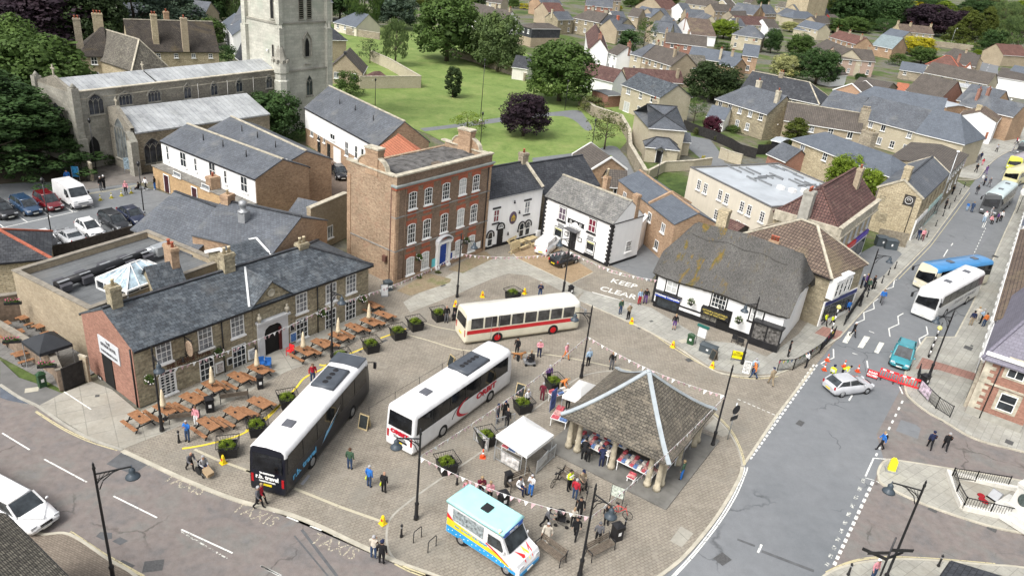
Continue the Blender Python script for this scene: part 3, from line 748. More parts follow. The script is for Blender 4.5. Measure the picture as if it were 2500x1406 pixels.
for q in([B4(720,1222),B4(763,1150),B4(800,1156),B4(755,1232)],[B4(825,1258),B4(872,1180),B4(912,1190),B4(862,1264)],[B4(938,1290),B4(975,1222),B4(1010,1230),B4(968,1302)],[B4(1042,1328),B4(1085,1256),B4(1120,1265),B4(1078,1340)],[B4(1140,1375),B4(1188,1300),B4(1222,1300),B4(1180,1388)]):
 sh_('zebra_stripe',q,worn('zebra_paint',(.66,.65,.58),3.,.4),zM)
pln([B4(1095,795),B4(1078,797),B4(1070,845),B4(1015,862)],.12);pln([B4(968,925),B4(934,948),B4(940,993),B4(868,1020),B4(872,1068),B4(810,1095)],.12)
pln([B4(1140,1025),B4(1103,1045),B4(1108,1100),B4(1040,1130),B4(1048,1185)],.12)
pln([B4(1298,1115),B4(1308,1168),B4(1248,1200),B4(1262,1262)],.12)
for a,b in[(B4(905,1147),B4(940,1160)),(B4(1122,1220),B4(1160,1232)),(B4(1195,1245),B4(1230,1258)),(B4(790,1298),B4(825,1308)),(B4(1445,588),B4(1415,638)),(B4(1480,545),B4(1468,562))]:line(a,b,.12)
pln([B4(660,1270),B4(662,1330),B4(600,1355),B4(572,1372),B4(605,1388)],.12);pln([B4(890,1350),B4(897,1400)],.12)
dash(B4(1705,440),B4(1560,760),16,.5,.08)
pln([B4(1712,395),B4(1690,440)],.08);pln([B4(1700,392),B4(1680,438)],.08)
dash(A4(1745,400),A4(1700,520),6,.4,.12)
def pl(pts,w=.12,mat=None):return pln(pts,w,mat or LINEC,.056)
pl([C1(1320,545),C1(1460,610),C1(1750,715)],.2);pl([C2(330,810),C2(430,850),C2(640,935),C2(910,1030)],.2);pl([C2(0,690),C2(80,715)],.2)
pl(cv_([B2(1100,1170),B2(1250,1210),B2(1450,1270),B2(1640,1290),B3(30,1285),B3(300,1300),B3(500,1325),B3(800,1385),B3(960,1420)]),.16)
pl(cv_([B2(1225,1090),B2(1320,1120),B2(1455,1145)]),.12)
pl([B3(690,880),B3(830,920),B3(990,968)],.14,LINEW);pl([B3(800,740),B3(930,775)],.1,LINEW)
pl(cv_([B3(1060,1130),B3(1230,1250),B3(1480,1395),(1790,918),(1850,924),(1900,918)]),.12,LINEY)
dash(C3(1670,205),C3(1935,318),8,.6,.08,LINEW,.056)
st_('yellow_line',cv_([C1(1235,540),C1(1400,512),C1(1620,450),C1(1800,345),C1(1940,195)]),YELL,.15,.05,.075)
st_('yellow_line',cv_([C2(0,420),C2(160,310),C2(330,140),C2(400,60),C2(520,0),(800,888)]),YELL,.15,.05,.075)
st_('yellow_line',cv_([(780,890),B2(560,1375),B2(720,1300),B2(830,1255)]),YELL,.15,.05,.075)
st_('yellow_line',cv_([B2(925,1195),B2(1000,1168),B2(1100,1130)]),YELL,.15,.05,.075)
st_('white_line',[B2(740,1300),B2(905,1215)],LINEC,.08,.062)
line(C1(435,155),C1(618,275),.08,LINEW,.068)
def gtext(s,size,p,ang,mat,z,sx=1.,bold=.01):
 c=W(p,z);o=text(s,size,mat,None,(c.x,c.y,z),(0,0,ang),'road_lettering',0.,bold,sx=sx);return tag(o,kind='structure')
KA=aim(B3(835,832),B3(972,868),.05)
gtext('KEEP',1.55,B3(908,822),KA,LINEW,.057,.85,.02);gtext('CLEAR',1.55,B3(868,885),KA,LINEW,.057,.85,.02)
TXM=worn('faded_taxi_lettering',(.5,.45,.34),9.,.51)
TA=aim(C1(1170,770),C1(1330,835),0)
gtext('TAXIS',1.25,C1(1255,782),TA,TXM,.009,.9,.012);gtext('TAXIS',1.25,C1(1730,990),TA,TXM,.009,.9,0.);gtext('TAXIS',1.25,C2(600,1205),TA,TXM,.009,.9,0.)
for a,b in[(Z1(0,645),Z1(1080,405)),(Z1(0,600),Z1(40,632)),(Z1(225,515),Z1(315,575)),(Z1(505,462),Z1(582,515)),(Z1(755,405),Z1(842,460)),(Z1(1000,365),Z1(1078,408)),(Z1(315,815),Z1(400,790)),(Z1(1100,605),Z1(1180,598))]:line(a,b,.1,LINEW,.01)
for d in(0,9):pln([Z1(1010,245+d),Z1(1300,200+d),Z1(1600,140+d)],.08,LINEY,.01)
def cover(pts,z,mat=None,name='manhole_cover',lab='dark cast iron cover set in the paving'):
 o=sh_(name,pts,mat or DRAIN,z);o['kind']='structure';return o
def sq(p,r,z,ang=0.,mat=None,name='manhole_cover',ratio=1.):
 c=W(p,z);pts=[(c.x+r*(cos(ang)*i-sin(ang)*j*ratio),c.y+r*(sin(ang)*i+cos(ang)*j*ratio),z)for i,j in((-1,-1),(1,-1),(1,1),(-1,1))]
 m=MB();m.ply([(x,y,z)for x,y,_ in pts]);return tag(m.bd(name,mat or DRAIN),kind='structure')
for p,r,z,a,ra in[(C1(845,1335),.45,.012,TA,.6),(C1(1040,1335),.5,.012,.3,.8),(C1(615,468),.3,.012,TA,.6),(C3(1567,1288),.45,.012,.7,.8),(C4(427,368),.4,.012,.9,.6),(B4(1585,1262),.45,.1,.9,.8),(B4(1610,1248),.2,.1,.9,.6),(C4(1845,497),.35,.1,.9,.8),(C4(1728,1082),.28,.012,.9,1),(C4(1327,952),.28,.012,.9,1),(B3(1018,1126),.22,.058,.6,.8),(B3(1097,1080),.2,.1,.6,.6),(B3(1355,1345),.3,.1,.6,.8),(C1(660,183),.14,.07,.4,1),(B2(1350,832),.32,.072,.9,.7),(B2(950,1214),.3,.056,.9,.5),(B2(785,1288),.16,.056,.9,.9),(B4(1770,635),.4,.1,.9,.9),(C4(1390,350),.25,.012,.9,.6)]:sq(p,r,z,a,None,'drain_cover',ra)
for p,r,z,a,ra,mt in[(C1(215,142),.42,.066,.5,.7,KERBL),(B3(1317,1216),.45,.1,.6,.6,KERBL),(C3(1400,410),0,0,0,0,None)]:
 if r:sq(p,r,z,a,mt,'inspection_cover',ra)
cover([C3(1520,325),C3(1620,440),C3(1570,460),C3(1440,405)],.056,CONC,'concrete_patch');cover([C3(1285,1065),C3(1370,1115),C3(1290,1210),C3(1212,1165)],.056,CONC,'concrete_patch')
cover([C1(830,562),C1(1015,640),C1(900,715),C1(720,645)],.008,PATCH,'tarmac_patch');cover([C1(815,1140),C1(870,1165),C1(815,1195),C1(760,1168)],.008,PATCH,'tarmac_patch')
cover([C4(1075,420),C4(1225,475),C4(1245,405),C4(1215,380),C4(1110,345)],.008,ASPH,'tarmac_patch')
cover([C1(0,100),C1(90,150),C1(220,240),C1(150,232),C1(60,215),C1(0,195)],.008,WETM,'puddle')
cover([C1(680,1105),C1(760,1110),C1(760,1150),C1(700,1160),C1(650,1135)],.0075,PATCH,'damp_patch')
for q in([C2(370,780),C2(420,718),C2(440,722),C2(388,790)],):cover(q,.057,pn('steel_ramp_plate',(.3,.31,.32),.5),'ramp_plate')
for a,b,w_ in[(C2(380,1090),C2(620,1406),.35),(C4(165,1235),C4(520,1370),.5),(C2(330,1130),C2(560,1406),.2),(C4(0,1155),C4(120,1200),.4)]:st_('tar_joint',[a,b],PATCH,w_*.5,.0072)
# -- the hotel
G8=_win(820,300,420/1406)
K4=_win(400,780,360/2109)
K3=_win(1580,650,220/1547)
K1=_win(1170,440,240/1687)
K2=_win(1320,480,260/2031)
def gsh(B,wl,pts,w,h,nx=3,ny=4,**k):
 for p in pts:u,z=B.on(wl,p);B.win(wl,u,z,w,h,nx,ny,**k)
H=Bld('hotel','long two storey stone hotel with slate roof and white carriage arch','hotel',(322,850),(900,643),(165,774),4.85)
zr=H.ridge_z(0,H.D*.5,753)
H.roof('g',zr,SO,.05,.3,None,H.D*.62,STN,rg_=SD,gt_=BM)
H.box('brick_gable_facing','l',0.,H.D,0,4.9,.02,REDB)
m=MB();m.ply([(-.02,0,4.85),(-.02,H.D/2,zr-.02),(-.02,H.D,4.85)]);H.prt('brick_gable',m,REDB)
upw=[B1(1122,1290),B1(1407,1195),B1(1627,1112),B2(380,952),B2(583,882),B2(720,822)]
gsh(H,'f',upw,1.15,1.75,gm=GLASSP)
gsh(H,'f',[K4(60,895),K4(615,695),K4(1075,515),B2(383,1125),B2(580,1065),B2(717,1000)],1.2,1.95,gm=GLASS)
gsh(H,'f',[(408.5,941)],1.2,1.95,gm=GLASS)
u0,_=H.on('f',(612,748));u1,_=H.on('f',(707,714));xc=(u0+u1)/2
_,za=H.on('f',(659,685))
m=MB();m.prism([(u0+.1,-.1),(u1-.1,-.1),(u1-.1,0),(u0+.1,0)],0.,4.85);m.ply([(u0+.1,-.1,4.85),(u1-.1,-.1,4.85),(xc,-.1,za-.05)]);H.prt('gable_wall',m,STN)
sl=(zr-4.85)/(H.D/2);yb=(za-4.85)/sl
m=MB();thick_faces(m,[[(u0-.15,-.3,4.75),(xc,-.3,za+.05),(xc,yb,za+.05),(u0-.15,-.05,4.85)],[(u1+.15,-.3,4.75),(u1+.15,-.05,4.85),(xc,yb,za+.05),(xc,-.3,za+.05)]],.1);H.prt('gable_roof',m,SO)
m=MB();m.bm_((u0-.2,-.1,4.86),(xc,yb,za+.1),.16,.05);H.prt('lead_valley',m,pn('white_lead_flashing',(.62,.64,.64),.5,.1))
u,z=H.on('f',B1(1858,1022));H.win('f',u,z,1.9,1.7,5,4,gm=GLASSP);
u,z=H.on('f',B2(167,881));m=MB();m.lt([(.34,0),(.34,.06),(.26,.08),(.2,.03),(0.,.05)],(0,0,0),20);m.bd('round_plaque',CPG,H.root,H.at('f',u,z,.12),(pi/2,0,0))
ua,_=H.on('f',K4(1345,620));ub,_=H.on('f',K4(1765,505));w_=ub-ua;xm=(ua+ub)/2
m=MB()
prof=[(-w_*.3,0),(-w_*.3,2.1),(-w_*.26,2.45),(-w_*.14,2.68),(0,2.75),(w_*.14,2.68),(w_*.26,2.45),(w_*.3,2.1),(w_*.3,0)]
oo=[(-w_/2,0),(-w_/2,2.6),(-w_/2,3.15),(-w_*.2,3.15),(0,3.15),(w_*.2,3.15),(w_/2,3.15),(w_/2,2.6),(w_/2,0)]
for i in range(8):m.ply([(xm+oo[i][0],-.28,oo[i][1]),(xm+prof[i][0],-.28,prof[i][1]),(xm+prof[i+1][0],-.28,prof[i+1][1]),(xm+oo[i+1][0],-.28,oo[i+1][1])])
for i in range(8):m.ply([(xm+prof[i][0],-.28,prof[i][1]),(xm+prof[i][0],-.12,prof[i][1]),(xm+prof[i+1][0],-.12,prof[i+1][1]),(xm+prof[i+1][0],-.28,prof[i+1][1])])
m.box(xm-w_/2-.12,xm+w_/2+.12,-.5,-.1,3.15,3.33)
m.ply([(xm-w_/2,-.28,0),(xm-w_/2,-.28,3.15),(xm-w_/2,-.1,3.15),(xm-w_/2,-.1,0)]);m.ply([(xm+w_/2,-.1,0),(xm+w_/2,-.1,3.15),(xm+w_/2,-.28,3.15),(xm+w_/2,-.28,0)])
PALEG=pn('pale_grey_stone_paint',(.56,.57,.58),.7,.08)
H.prt('carriage_surround',m,PALEG)
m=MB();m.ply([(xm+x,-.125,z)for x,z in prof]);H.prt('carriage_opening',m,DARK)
m=MB();m.box(xm+w_*.2,xm+w_*.29,-.2,-.13,.05,2.2);H.prt('door',m,pn('dark_red_door',(.1,.02,.02),.5))
for sx in(-1,1):
 m=MB();m.lt([(.12,0),(.1,.12),(.2,.24),(.22,.36),(.16,.5),(.07,.56),(.11,.66),(.08,.76),(0,.8)],(xm+sx*w_*.46,-.32,3.33),10);H.prt('stone_finial',m,CPG)
for p in[K4(843,400),B2(490,980)]:
 u,z=H.on('f',p);H.pipe('f',u,0,4.7)
H.pipe('l',H.D-.2,0,4.7)
ua,za_=H.on('f',K4(40,665));ub,zb_=H.on('f',K4(650,455));zz=(za_+zb_)/2
BROWNL=pn('rusty_brown_letters',(.1,.05,.035),.5)
text('THE GEORGE HOTEL',.62,BROWNL,H.root,((ua+ub)/2,-.1,zz),(pi/2,0,0),'lettering',.02,.012,sx=(ub-ua)/5.6)
m=MB();m.box(ua-.3,ub+.3,-.1,-.06,zz+.33,zz+.36);m.box(ua-.3,ub+.3,-.1,-.06,zz-.36,zz-.33);H.prt('letter_rail',m,BM)
u,z=H.on('f',K4(365,415),.7);m=MB();m.lt([(.5,-.04),(.5,.04),(.42,.05),(.36,.04),(.2,.05),(0,.05)],(0,0,0),20);o=m.bd('hanging_sign',pn('sign_face_tan',(.34,.25,.18),.6,.3,8),H.root,(u,-.7,z),(0,pi/2,0))
o.scale=(1.25,.9,1)
m=MB();m.bm_((u,0,z+.75),(u,-1.1,z+.75),.06,.06);m.bm_((u,-.2,z+1.),(u,-.2,z-.9),.06,.06);m.bm_((u,0,z-.7),(u,-.3,z-.7),.05,.05);H.prt('sign_bracket',m,BM)
qa,qb,qc,qd=[H.on('l',q)for q in(Z2(1130,540),Z2(1365,705),Z2(1390,910),Z2(1155,725))]
uu0,uu1=(qa[0]+qd[0])/2,(qb[0]+qc[0])/2;z0_,z1_=(qc[1]+qd[1])/2,(qa[1]+qb[1])/2
sb=H.box('sign_board','l',uu0,uu1,z0_,z1_,.1,pn('pale_blue_sign',(.56,.58,.6),.5,.05),.03)
SGT=pn('sign_text_dark',(.09,.09,.1),.6)
cxs=(uu0+uu1)/2;cp=H.at('l',cxs,(z0_+z1_)/2,.115);hh=z1_-z0_;ws=(uu1-uu0)
for s_,dz,sz in(('THE',.34,.2),('GEORGE HOTEL',.12,.24),('WETHERSPOON',-.27,.17)):
 n_=len(s_)*sz*.62;text(s_,hh*sz,SGT,H.root,(cp.x,cp.y,cp.z+hh*dz),(pi/2,0,-pi/2),'lettering',.006,.01,sx=min(1.25,ws*.9/(len(s_)*hh*sz*.72))if len(s_)>4 else 1.1)
for q,w_,h_ in((Z2(1270,1070),1.35,2.5),):
 u,z=H.on('l',q);m=MB();m.box(-w_/2,w_/2,-.05,0,0,h_);m.bd('door',DARK,H.root,H.at('l',u,.05,.03),(0,0,-pi/2))
u,z=H.on('l',Z2(1160,1080));H.box('notice_case','l',u-.3,u+.3,z-.5,z+.5,.08,BK,.03);H.box('notice','l',u-.22,u+.22,z-.42,z+.42,.1,WT,.081)
for q,col,nm in((K4(790,675),(.5,.45,.42),'pale poster'),(K4(1250,487),(.5,.52,.55),'poster'),(K4(1840,245),(.1,.22,.5),'poster'),(K4(935,590),(.02,.02,.02),'plaque'),(K4(1825,108),(.02,.02,.02),'plaque')):
 u,z=H.on('f',q);s_=.32 if nm!='plaque' else.22;H.box('notice_board','f',u-s_,u+s_,z-s_*1.35,z+s_*1.35,.16 if 4<u<0 else.13,WT,0.);H.box('poster','f',u-s_*.8,u+s_*.8,z-s_*1.12,z+s_*1.12,.15,pn('poster_%s'%nm+str(col[2]),col,.6,.5,9),.131)
def wall_lamp(B,wl,p,out=.5,s=1.):
 u,z=B.on(wl,p);o,r,rot=B.wall(wl)
 m=MB();m.bm_((0,0,.1),(0,-out,.25),.035,.035);m.lt([(.22*s,0),(.2*s,.05),(.1*s,.18),(.09*s,.3),(0,.36)],(0,-out,-.1),12)
 m.bd('wall_lamp',BM,B.root,B.at(wl,u,z,0),(0,0,rot))
for q in(K4(235,555),K4(775,395),K4(1275,385)):wall_lamp(H,'f',q,.35,.6)
def hchim(x,y,p,w,d,mat,pots=2,potm=CLAYY):
 v=H.wld(x,y);z=zat(v.x,v.y,p[1]);H.chim(x,y,z,w,d,4.5,mat,pots,potm,pz=.5)
hchim(.9,H.D*.5,B1(740,835),.75,.75,STN,1)
for q,xx in((B1(1560,610),None),(B2(385,540),None)):
 bx=min([i*.1 for i in range(10,int(H.L*10))],key=lambda X:abs(_pix(H.wld(X,H.D*.5,zr))[0]-q[0]))
 hchim(bx,H.D*.5,q,.95,.7,STN,2)
 # ---- single storey flat-roofed rear range with parapet
F=Bld('flat_roof_extension','flat felt roofed brick extension behind the hotel with black ducting on top','building',(30,661),(361,563),(170,773),4.6)
BCP=pn('brown_stone_coping',(.25,.225,.185),.85,.2,2)
F.flat(BUFF,FELT,.55,.35,BCP)
def tub(name,pa,pb,z,r,mat,label,cat,zb=None,group=None):
 a,b=W(pa,z),W(pb,z);m=MB();m.tube(a,b,r,r,14);o=m.bd(name,mat);return tag(o,label,cat,group)
e=em_('ventilation_duct',W(B1(700,730),4.7),0,'long black ventilation duct lying on the flat felt roof','duct')
a,b=W(B1(385,835),4.75),W(B1(1015,612),4.75);o0=W(B1(700,730),4.7)
m=MB();m.tube(a-o0,b-o0,.36,.36,14);m.bd('duct_pipe',BK,e)
dv=(b-a).normalized();sd=Vc((dv.y,-dv.x,0));angd=atan2(dv.y,dv.x)
for q in(B1(420,830),B1(565,775),B1(715,712),B1(855,668),B1(985,630)):
 c=W(q,4.6);m=MB();m.box(-.42,.42,-.75,.35,-.35,.25);m.ply([(-.45,.4,.42),(-.45,-.85,.22),(.45,-.85,.22),(.45,.4,.42)]);m.bd('intake_cowl',pn('dark_grey_metal',(.09,.09,.1),.5),e,c-o0,(0,0,angd))
 m=MB();m.box(-.45,.45,-.5,-.1,.44,.48);m.bd('bracket',GM,e,c-o0,(0,0,angd))
a,b=W(B1(1010,612),4.75),W(B1(1065,592),4.8)
m=MB();m.tube(a-o0,b-o0,.42,.42,14);m.bd('silencer',GALV,e)
c=W(B1(1110,580),4.9);m=MB();m.box(-.75,.75,-.45,.45,-.45,.35);m.bd('fan_unit',GALV,e,c-o0,(0,0,angd))
LN=Bld('roof_lantern','white framed glass roof lantern standing on the flat felt roof','skylight',B1(870,875),B1(1210,745),B1(682,778),4.95,z0=4.05)
m=MB();L_,D_=LN.L,LN.D;zt=6.15;hi=D_*.5
for f in([(0,0,4.95),(L_,0,4.95),(L_-hi,D_/2,zt),(hi,D_/2,zt)],[(L_,D_,4.95),(0,D_,4.95),(hi,D_/2,zt),(L_-hi,D_/2,zt)],[(0,D_,4.95),(0,0,4.95),(hi,D_/2,zt)],[(L_,0,4.95),(L_,D_,4.95),(L_-hi,D_/2,zt)]):m.ply(f)
LN.prt('glazing',m,glass('pale_lantern_glass',(.3,.38,.43),.08,.7))
m=MB();C4_=[(0,0),(L_,0),(L_,D_),(0,D_)]
for i in range(4):
 p,q=C4_[i],C4_[(i+1)%4];m.bm_((*p,4.93),(*q,4.93),.16,.14);m.bm_((*p,4.1),(*q,4.1),.14,.16);m.bm_((*p,4.05),(*p,4.95),.14,.14)
 m.bm_((*p,5.),(hi if p[0]==0 else L_-hi,D_/2,zt),.09,.09)
 for k in(1,2,3):t=k/4;x=p[0]+(q[0]-p[0])*t;y=p[1]+(q[1]-p[1])*t;m.bm_((x,y,4.05),(x,y,4.95),.07,.07);m.bm_((x,y,4.98),(min(max(x,hi),L_-hi),D_/2,zt)if i%2==0 else(hi if p[0]==0 else L_-hi,D_/2,zt),.06,.06)
m.bm_((hi,D_/2,zt),(L_-hi,D_/2,zt),.1,.1);LN.prt('frame',m,WT)
m=MB();m.box(.03,L_-.03,.03,D_-.03,4.05,4.9);LN.prt('side_glazing',m,GLASS)
BR=hse('rear_slate_range','small slate roofed range between the glass lantern and the hotel','building',B1(970,782),B1(1065,868),B1(1250,800),4.9,'G',rise=1.5,wm_=STN,rm_=SO,gt_=None,wn_='')
c=BR.chim(BR.L*.4,BR.D*.9,7.6,1.5,.6,4.5,ORB,2,CLAYR)
# ---- slate annexes beyond the flat roof
hse('slate_roofed_barn','low barn with plain grey slate roof beside the car park','building',B1(915,440),B1(1325,615),B1(1065,212),4.3,'g',rp=B1(1230,268),rx=(.5,.5),D=9.5,wm_=BUFF,rm_=SL,gt_=None,rg_=SD)
AN=Bld('slate_roofed_hall','tall slate roofed hall with metal roof cowl and brick gable behind the hotel','building',B1(1318,485),B2(185,612),B1(1520,200),5.6,D=9.2)
AN.roof('g',AN.ridge_z(AN.L if not AN.sw else 0,AN.D/2,B2(325,365)[1]),SL,.05,.1,wm_=ORB,rg_=SD)
AN.chim(.5 if not AN.sw else AN.L-.5,AN.D/2,AN.zr+.7,.8,1.1,AN.zr-1.5,ORB,1,CLAYY)
x_,y_=AN.L*(.42 if not AN.sw else.58),AN.D*.3;zc_=AN.ze+(AN.zr-AN.ze)*.6
m=MB();m.box(x_-.35,x_+.35,y_-.35,y_+.5,zc_-.3,zc_+.9);m.lt([(.5,.9),(.5,.95),(.28,1.),(.28,1.4),(.36,1.45),(.36,1.8),(.1,1.95)],(x_,y_,zc_),12);AN.prt('roof_cowl',m,GM)
hse('slate_link_range','small slate link roof with white flashings behind the hotel ridge','building',B1(1625,700),B1(1850,630),B1(1600,585),5.4,'g',rise=.9,D=4.,wm_=STN,rm_=SO,gt_=None,vg_=WT)
hse('stable_with_red_ridge','low slate building with red ridge tiles and two rooflights by the wooden fence','building',B1(-400,700),B1(330,635),B1(-350,560),3.1,'g',rise=1.7,D=6,hr=.6,wm_=YS,rm_=SD,gt_=BM,rg_=CLAYR)
hse('buff_brick_rear_wall','tall buff brick wall with sash windows between the hotel and the tall brick house','wall',B2(445,305),B2(697,200),B2(330,250),5.2,'g',rise=.05,D=.5,wm_=BUFF,rm_=CPG,gt_=None,ov=.02,ev=.05,wn_='f',step=4)
hse('small_slate_lean_to','small slate roofed outbuilding below the brick terrace gables','building',B2(300,330),B2(440,360),B2(380,245),2.6,'g',rise=1.,D=4,wm_=ORB,rm_=SL,gt_=WT)
# -- tall Georgian brick house
g=Bld('georgian_brick_house','tall three storey brown and red brick house with stone parapet and blue door','house',(969.4,433),(1202.4,376.2),(850,388),11.1)
L_,D_=g.L,g.D
m=MB();m.prism([(0,0),(L_,0),(L_,D_),(0,D_)],0,10.3);m.box(0,L_,0,.4,10.3,11.1);m.box(0,L_,D_-.4,D_,10.3,10.5);m.box(0,.4,.4,D_-.4,10.3,11.);m.box(L_-.4,L_,.4,D_-.4,10.3,11.)
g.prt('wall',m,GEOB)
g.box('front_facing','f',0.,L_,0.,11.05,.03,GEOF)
m=MB();
for(x0,x1,y0,y1,z0_,z1_)in((-.12,L_+.12,-.15,.45,11.1,11.25),(-.1,.5,.45,D_+.1,11.,11.15),(L_-.5,L_+.1,.45,D_+.1,11.,11.15)):m.box(x0,x1,y0,y1,z0_,z1_)
g.prt('parapet_coping',m,CPG)
m=MB();m.ply([(.42,.42,10.35),(L_-.42,.42,10.35),(L_-.42,D_/2,10.75),(.42,D_/2,10.75)]);m.ply([(.42,D_/2,10.75),(L_-.42,D_/2,10.75),(L_-.42,D_-.4,10.4),(.42,D_-.4,10.4)])
for i in range(11):
 x=.7+(L_-1.6)*i/10;m.bm_((x,.42,10.38),(x,D_/2,10.78),.25,.06);m.bm_((x,D_/2,10.78),(x,D_-.4,10.43),.25,.06)
g.prt('roof',m,pn('corrugated_asbestos_roof',(.13,.125,.12),.85,.4,1.2,streak=.3))
m=MB();m.box(L_*.48,L_*.55,1.2,2.,10.5,10.9);g.prt('roof_hatch',m,WOODD)
m=MB()
for o_,z_,h_ in((.3,10.15,.12),(.2,10.02,.13)):m.box(-o_,L_+o_,-o_,0.,z_,z_+h_);m.box(-o_,0,0,.5,z_,z_+h_)
g.prt('cornice',m,pn('weathered_lead_cornice',(.3,.33,.32),.6,.15,1.5))
m=MB();m.box(-.14,L_+.14,-.14,0,9.8,10.02);m.box(-.14,0,0,.5,9.8,10.02);g.prt('brick_cornice',m,RUBRED)
for zz in(7.,3.55):
 m=MB();m.box(-.06,L_+.06,-.1,0,zz,zz+.12);m.box(-.08,0,0,.6,zz,zz+.12);g.prt('string_course',m,pn('grey_string_course',(.27,.26,.24),.8,.2));
m=MB();m.box(-.06,0,.6,D_,3.5,3.62);g.prt('string_course',m,_M['grey_string_course'])
for x0,x1 in((0.,.35),(L_-.35,L_),):
 for za_,zb_ in((.4,3.5),(3.7,6.95),(7.15,9.75)):g.box('brick_pilaster','f',x0,x1,za_,zb_,.08,ORB,.03)
for y0,y1 in((0.,.55),(D_-.5,D_)):g.box('brick_pilaster','l',D_-y1,D_-y0,0.,9.7,.07,ORB)
rows=[([(625,635),(752,597),(895,557),(1033,513),(1145,485)],1.75),([(613,903),(738,865),(880,815),(1015,772),(1122,735)],2.05),([(602,1165),(725,1120),None,(995,1020),(1105,980)],1.9)]
us=[g.on('f',G8(*q))[0]for q in rows[1][0]]
for ri,(row,h_)in enumerate(rows):
 zc=sum(g.on('f',G8(*q))[1]for q in row if q)/len([q for q in row if q])
 for i,q in enumerate(row):
  if not q:continue
  u=us[i]
  g.box('brick_arch','f',u-.72,u+.72,zc+h_/2-.12,zc+h_/2+.38,.045,RUBRED,.031)
  if ri<2:g.box('brick_apron','f',u-.58,u+.58,zc-h_/2-.85,zc-h_/2-.14,.05,RUBRED,.031)
  o=g.win('f',u,zc,1.05,h_,3,4 if ri else 4,'seg',gm=(GLASS if ri<2 and i!=3 else CURT));o.location.y=-.055
u=us[2];uz=0.
o=g.door('f',u,.35,1.,2.35,BLUED,WT);o.location.y=-.1
m=MB()
for sx in(-1,1):m.box(u+sx*.82-.17,u+sx*.82+.17,-.35,-.03,.1,2.9);m.box(u+sx*.82-.23,u+sx*.82+.23,-.42,-.03,.1,.35);m.box(u+sx*.82-.24,u+sx*.82+.24,-.42,-.03,2.75,2.95)
m.box(u-1.1,u+1.1,-.5,-.03,2.95,3.15);g.prt('door_surround',m,WT)
m=MB();n_=10
for i in range(n_):
 a0=pi*i/n_;a1=pi*(i+1)/n_;r_=1.12
 q=[(u+r_*cos(a0),3.15+r_*.55*sin(a0)),(u+r_*cos(a1),3.15+r_*.55*sin(a1))]
 m.ply([(q[0][0],-.55,q[0][1]),(q[1][0],-.55,q[1][1]),(q[1][0],-.03,q[1][1]),(q[0][0],-.03,q[0][1])])
 k_=.82;i0=(u+(q[0][0]-u)*k_,3.15+(q[0][1]-3.15)*k_);i1=(u+(q[1][0]-u)*k_,3.15+(q[1][1]-3.15)*k_)
 m.ply([(q[0][0],-.55,q[0][1]),(i0[0],-.55,i0[1]),(i1[0],-.55,i1[1]),(q[1][0],-.55,q[1][1])])
g.prt('door_pediment',m,PALEG)
for wl in('l','r'):
 prof=[(.9,0),(1.1,.5),(1.45,.85),(1.8,1.),(2.1,1.05)];c_=D_*.5
 prof=[(c_-2.,0),(c_-1.85,.45),(c_-1.5,.8),(c_-1.15,.95),(c_-.95,1.05),(c_+.95,1.05),(c_+1.15,.95),(c_+1.5,.8),(c_+1.85,.45),(c_+2.,0)]
 x0=.05 if wl=='l' else L_-.4;x1=x0+.35
 m=MB();n_=len(prof);m.ply([(x0,y,11.1+z)for y,z in reversed(prof)]);m.ply([(x1,y,11.1+z)for y,z in prof])
 g.prt('scrolled_parapet',m,ORB)
 m=MB()
 for(ya,za_),(yb,zb_)in zip(prof,prof[1:]):m.bm_(((x0+x1)/2,ya,11.13+za_),((x0+x1)/2,yb,11.13+zb_),.5,.12)
 g.prt('parapet_scroll_coping',m,CPG)
 xx=.35 if wl=='l' else L_-.35
 g.chim(xx,c_,12.95,.8,1.7,10.4,ORB,0)
 m=MB();m.box(xx-.5,xx+.5,c_-.95,c_-.1,12.95,13.1);m.box(xx-.5,xx+.5,c_+0.,c_+.95,12.9,13.05);g.prt('chimney_cap',m,CPG)
g.pipe('l',D_-.6,0,10.,pn('rusty_pipe',(.12,.06,.045),.6));g.pipe('f',us[0]-.95,0,10.,GEOF);g.pipe('f',L_-.5,0,10,BM)
u_,z_=g.on('f',G8(800,1140));g.box('name_board','f',u_-.35,u_+.35,z_-.45,z_+.45,.07,pn('teal_board',(.12,.5,.55),.5),.031)
u_,z_=g.on('f',G8(940,1083));g.box('notice_board','f',u_-.5,u_+.5,z_-.45,z_+.45,.08,WT,.031);g.box('notice','f',u_-.4,u_+.1,z_-.35,z_+.35,.095,BLUED,.081)
u_,z_=g.on('f',G8(1157,997));g.box('notice_board','f',u_-.4,u_+.4,z_-.4,z_+.4,.1,WT,.085)
u_,z_=g.on('l',G8(408,1105));g.box('wall_vent','l',u_-.25,u_+.25,z_-.3,z_+.3,.3,pn('rusty_pipe',(.12,.06,.045),.6),0.)
m=MB();m.box(-.03,L_+.03,-.1,0,0,.45);g.prt('plinth',m,ORB)
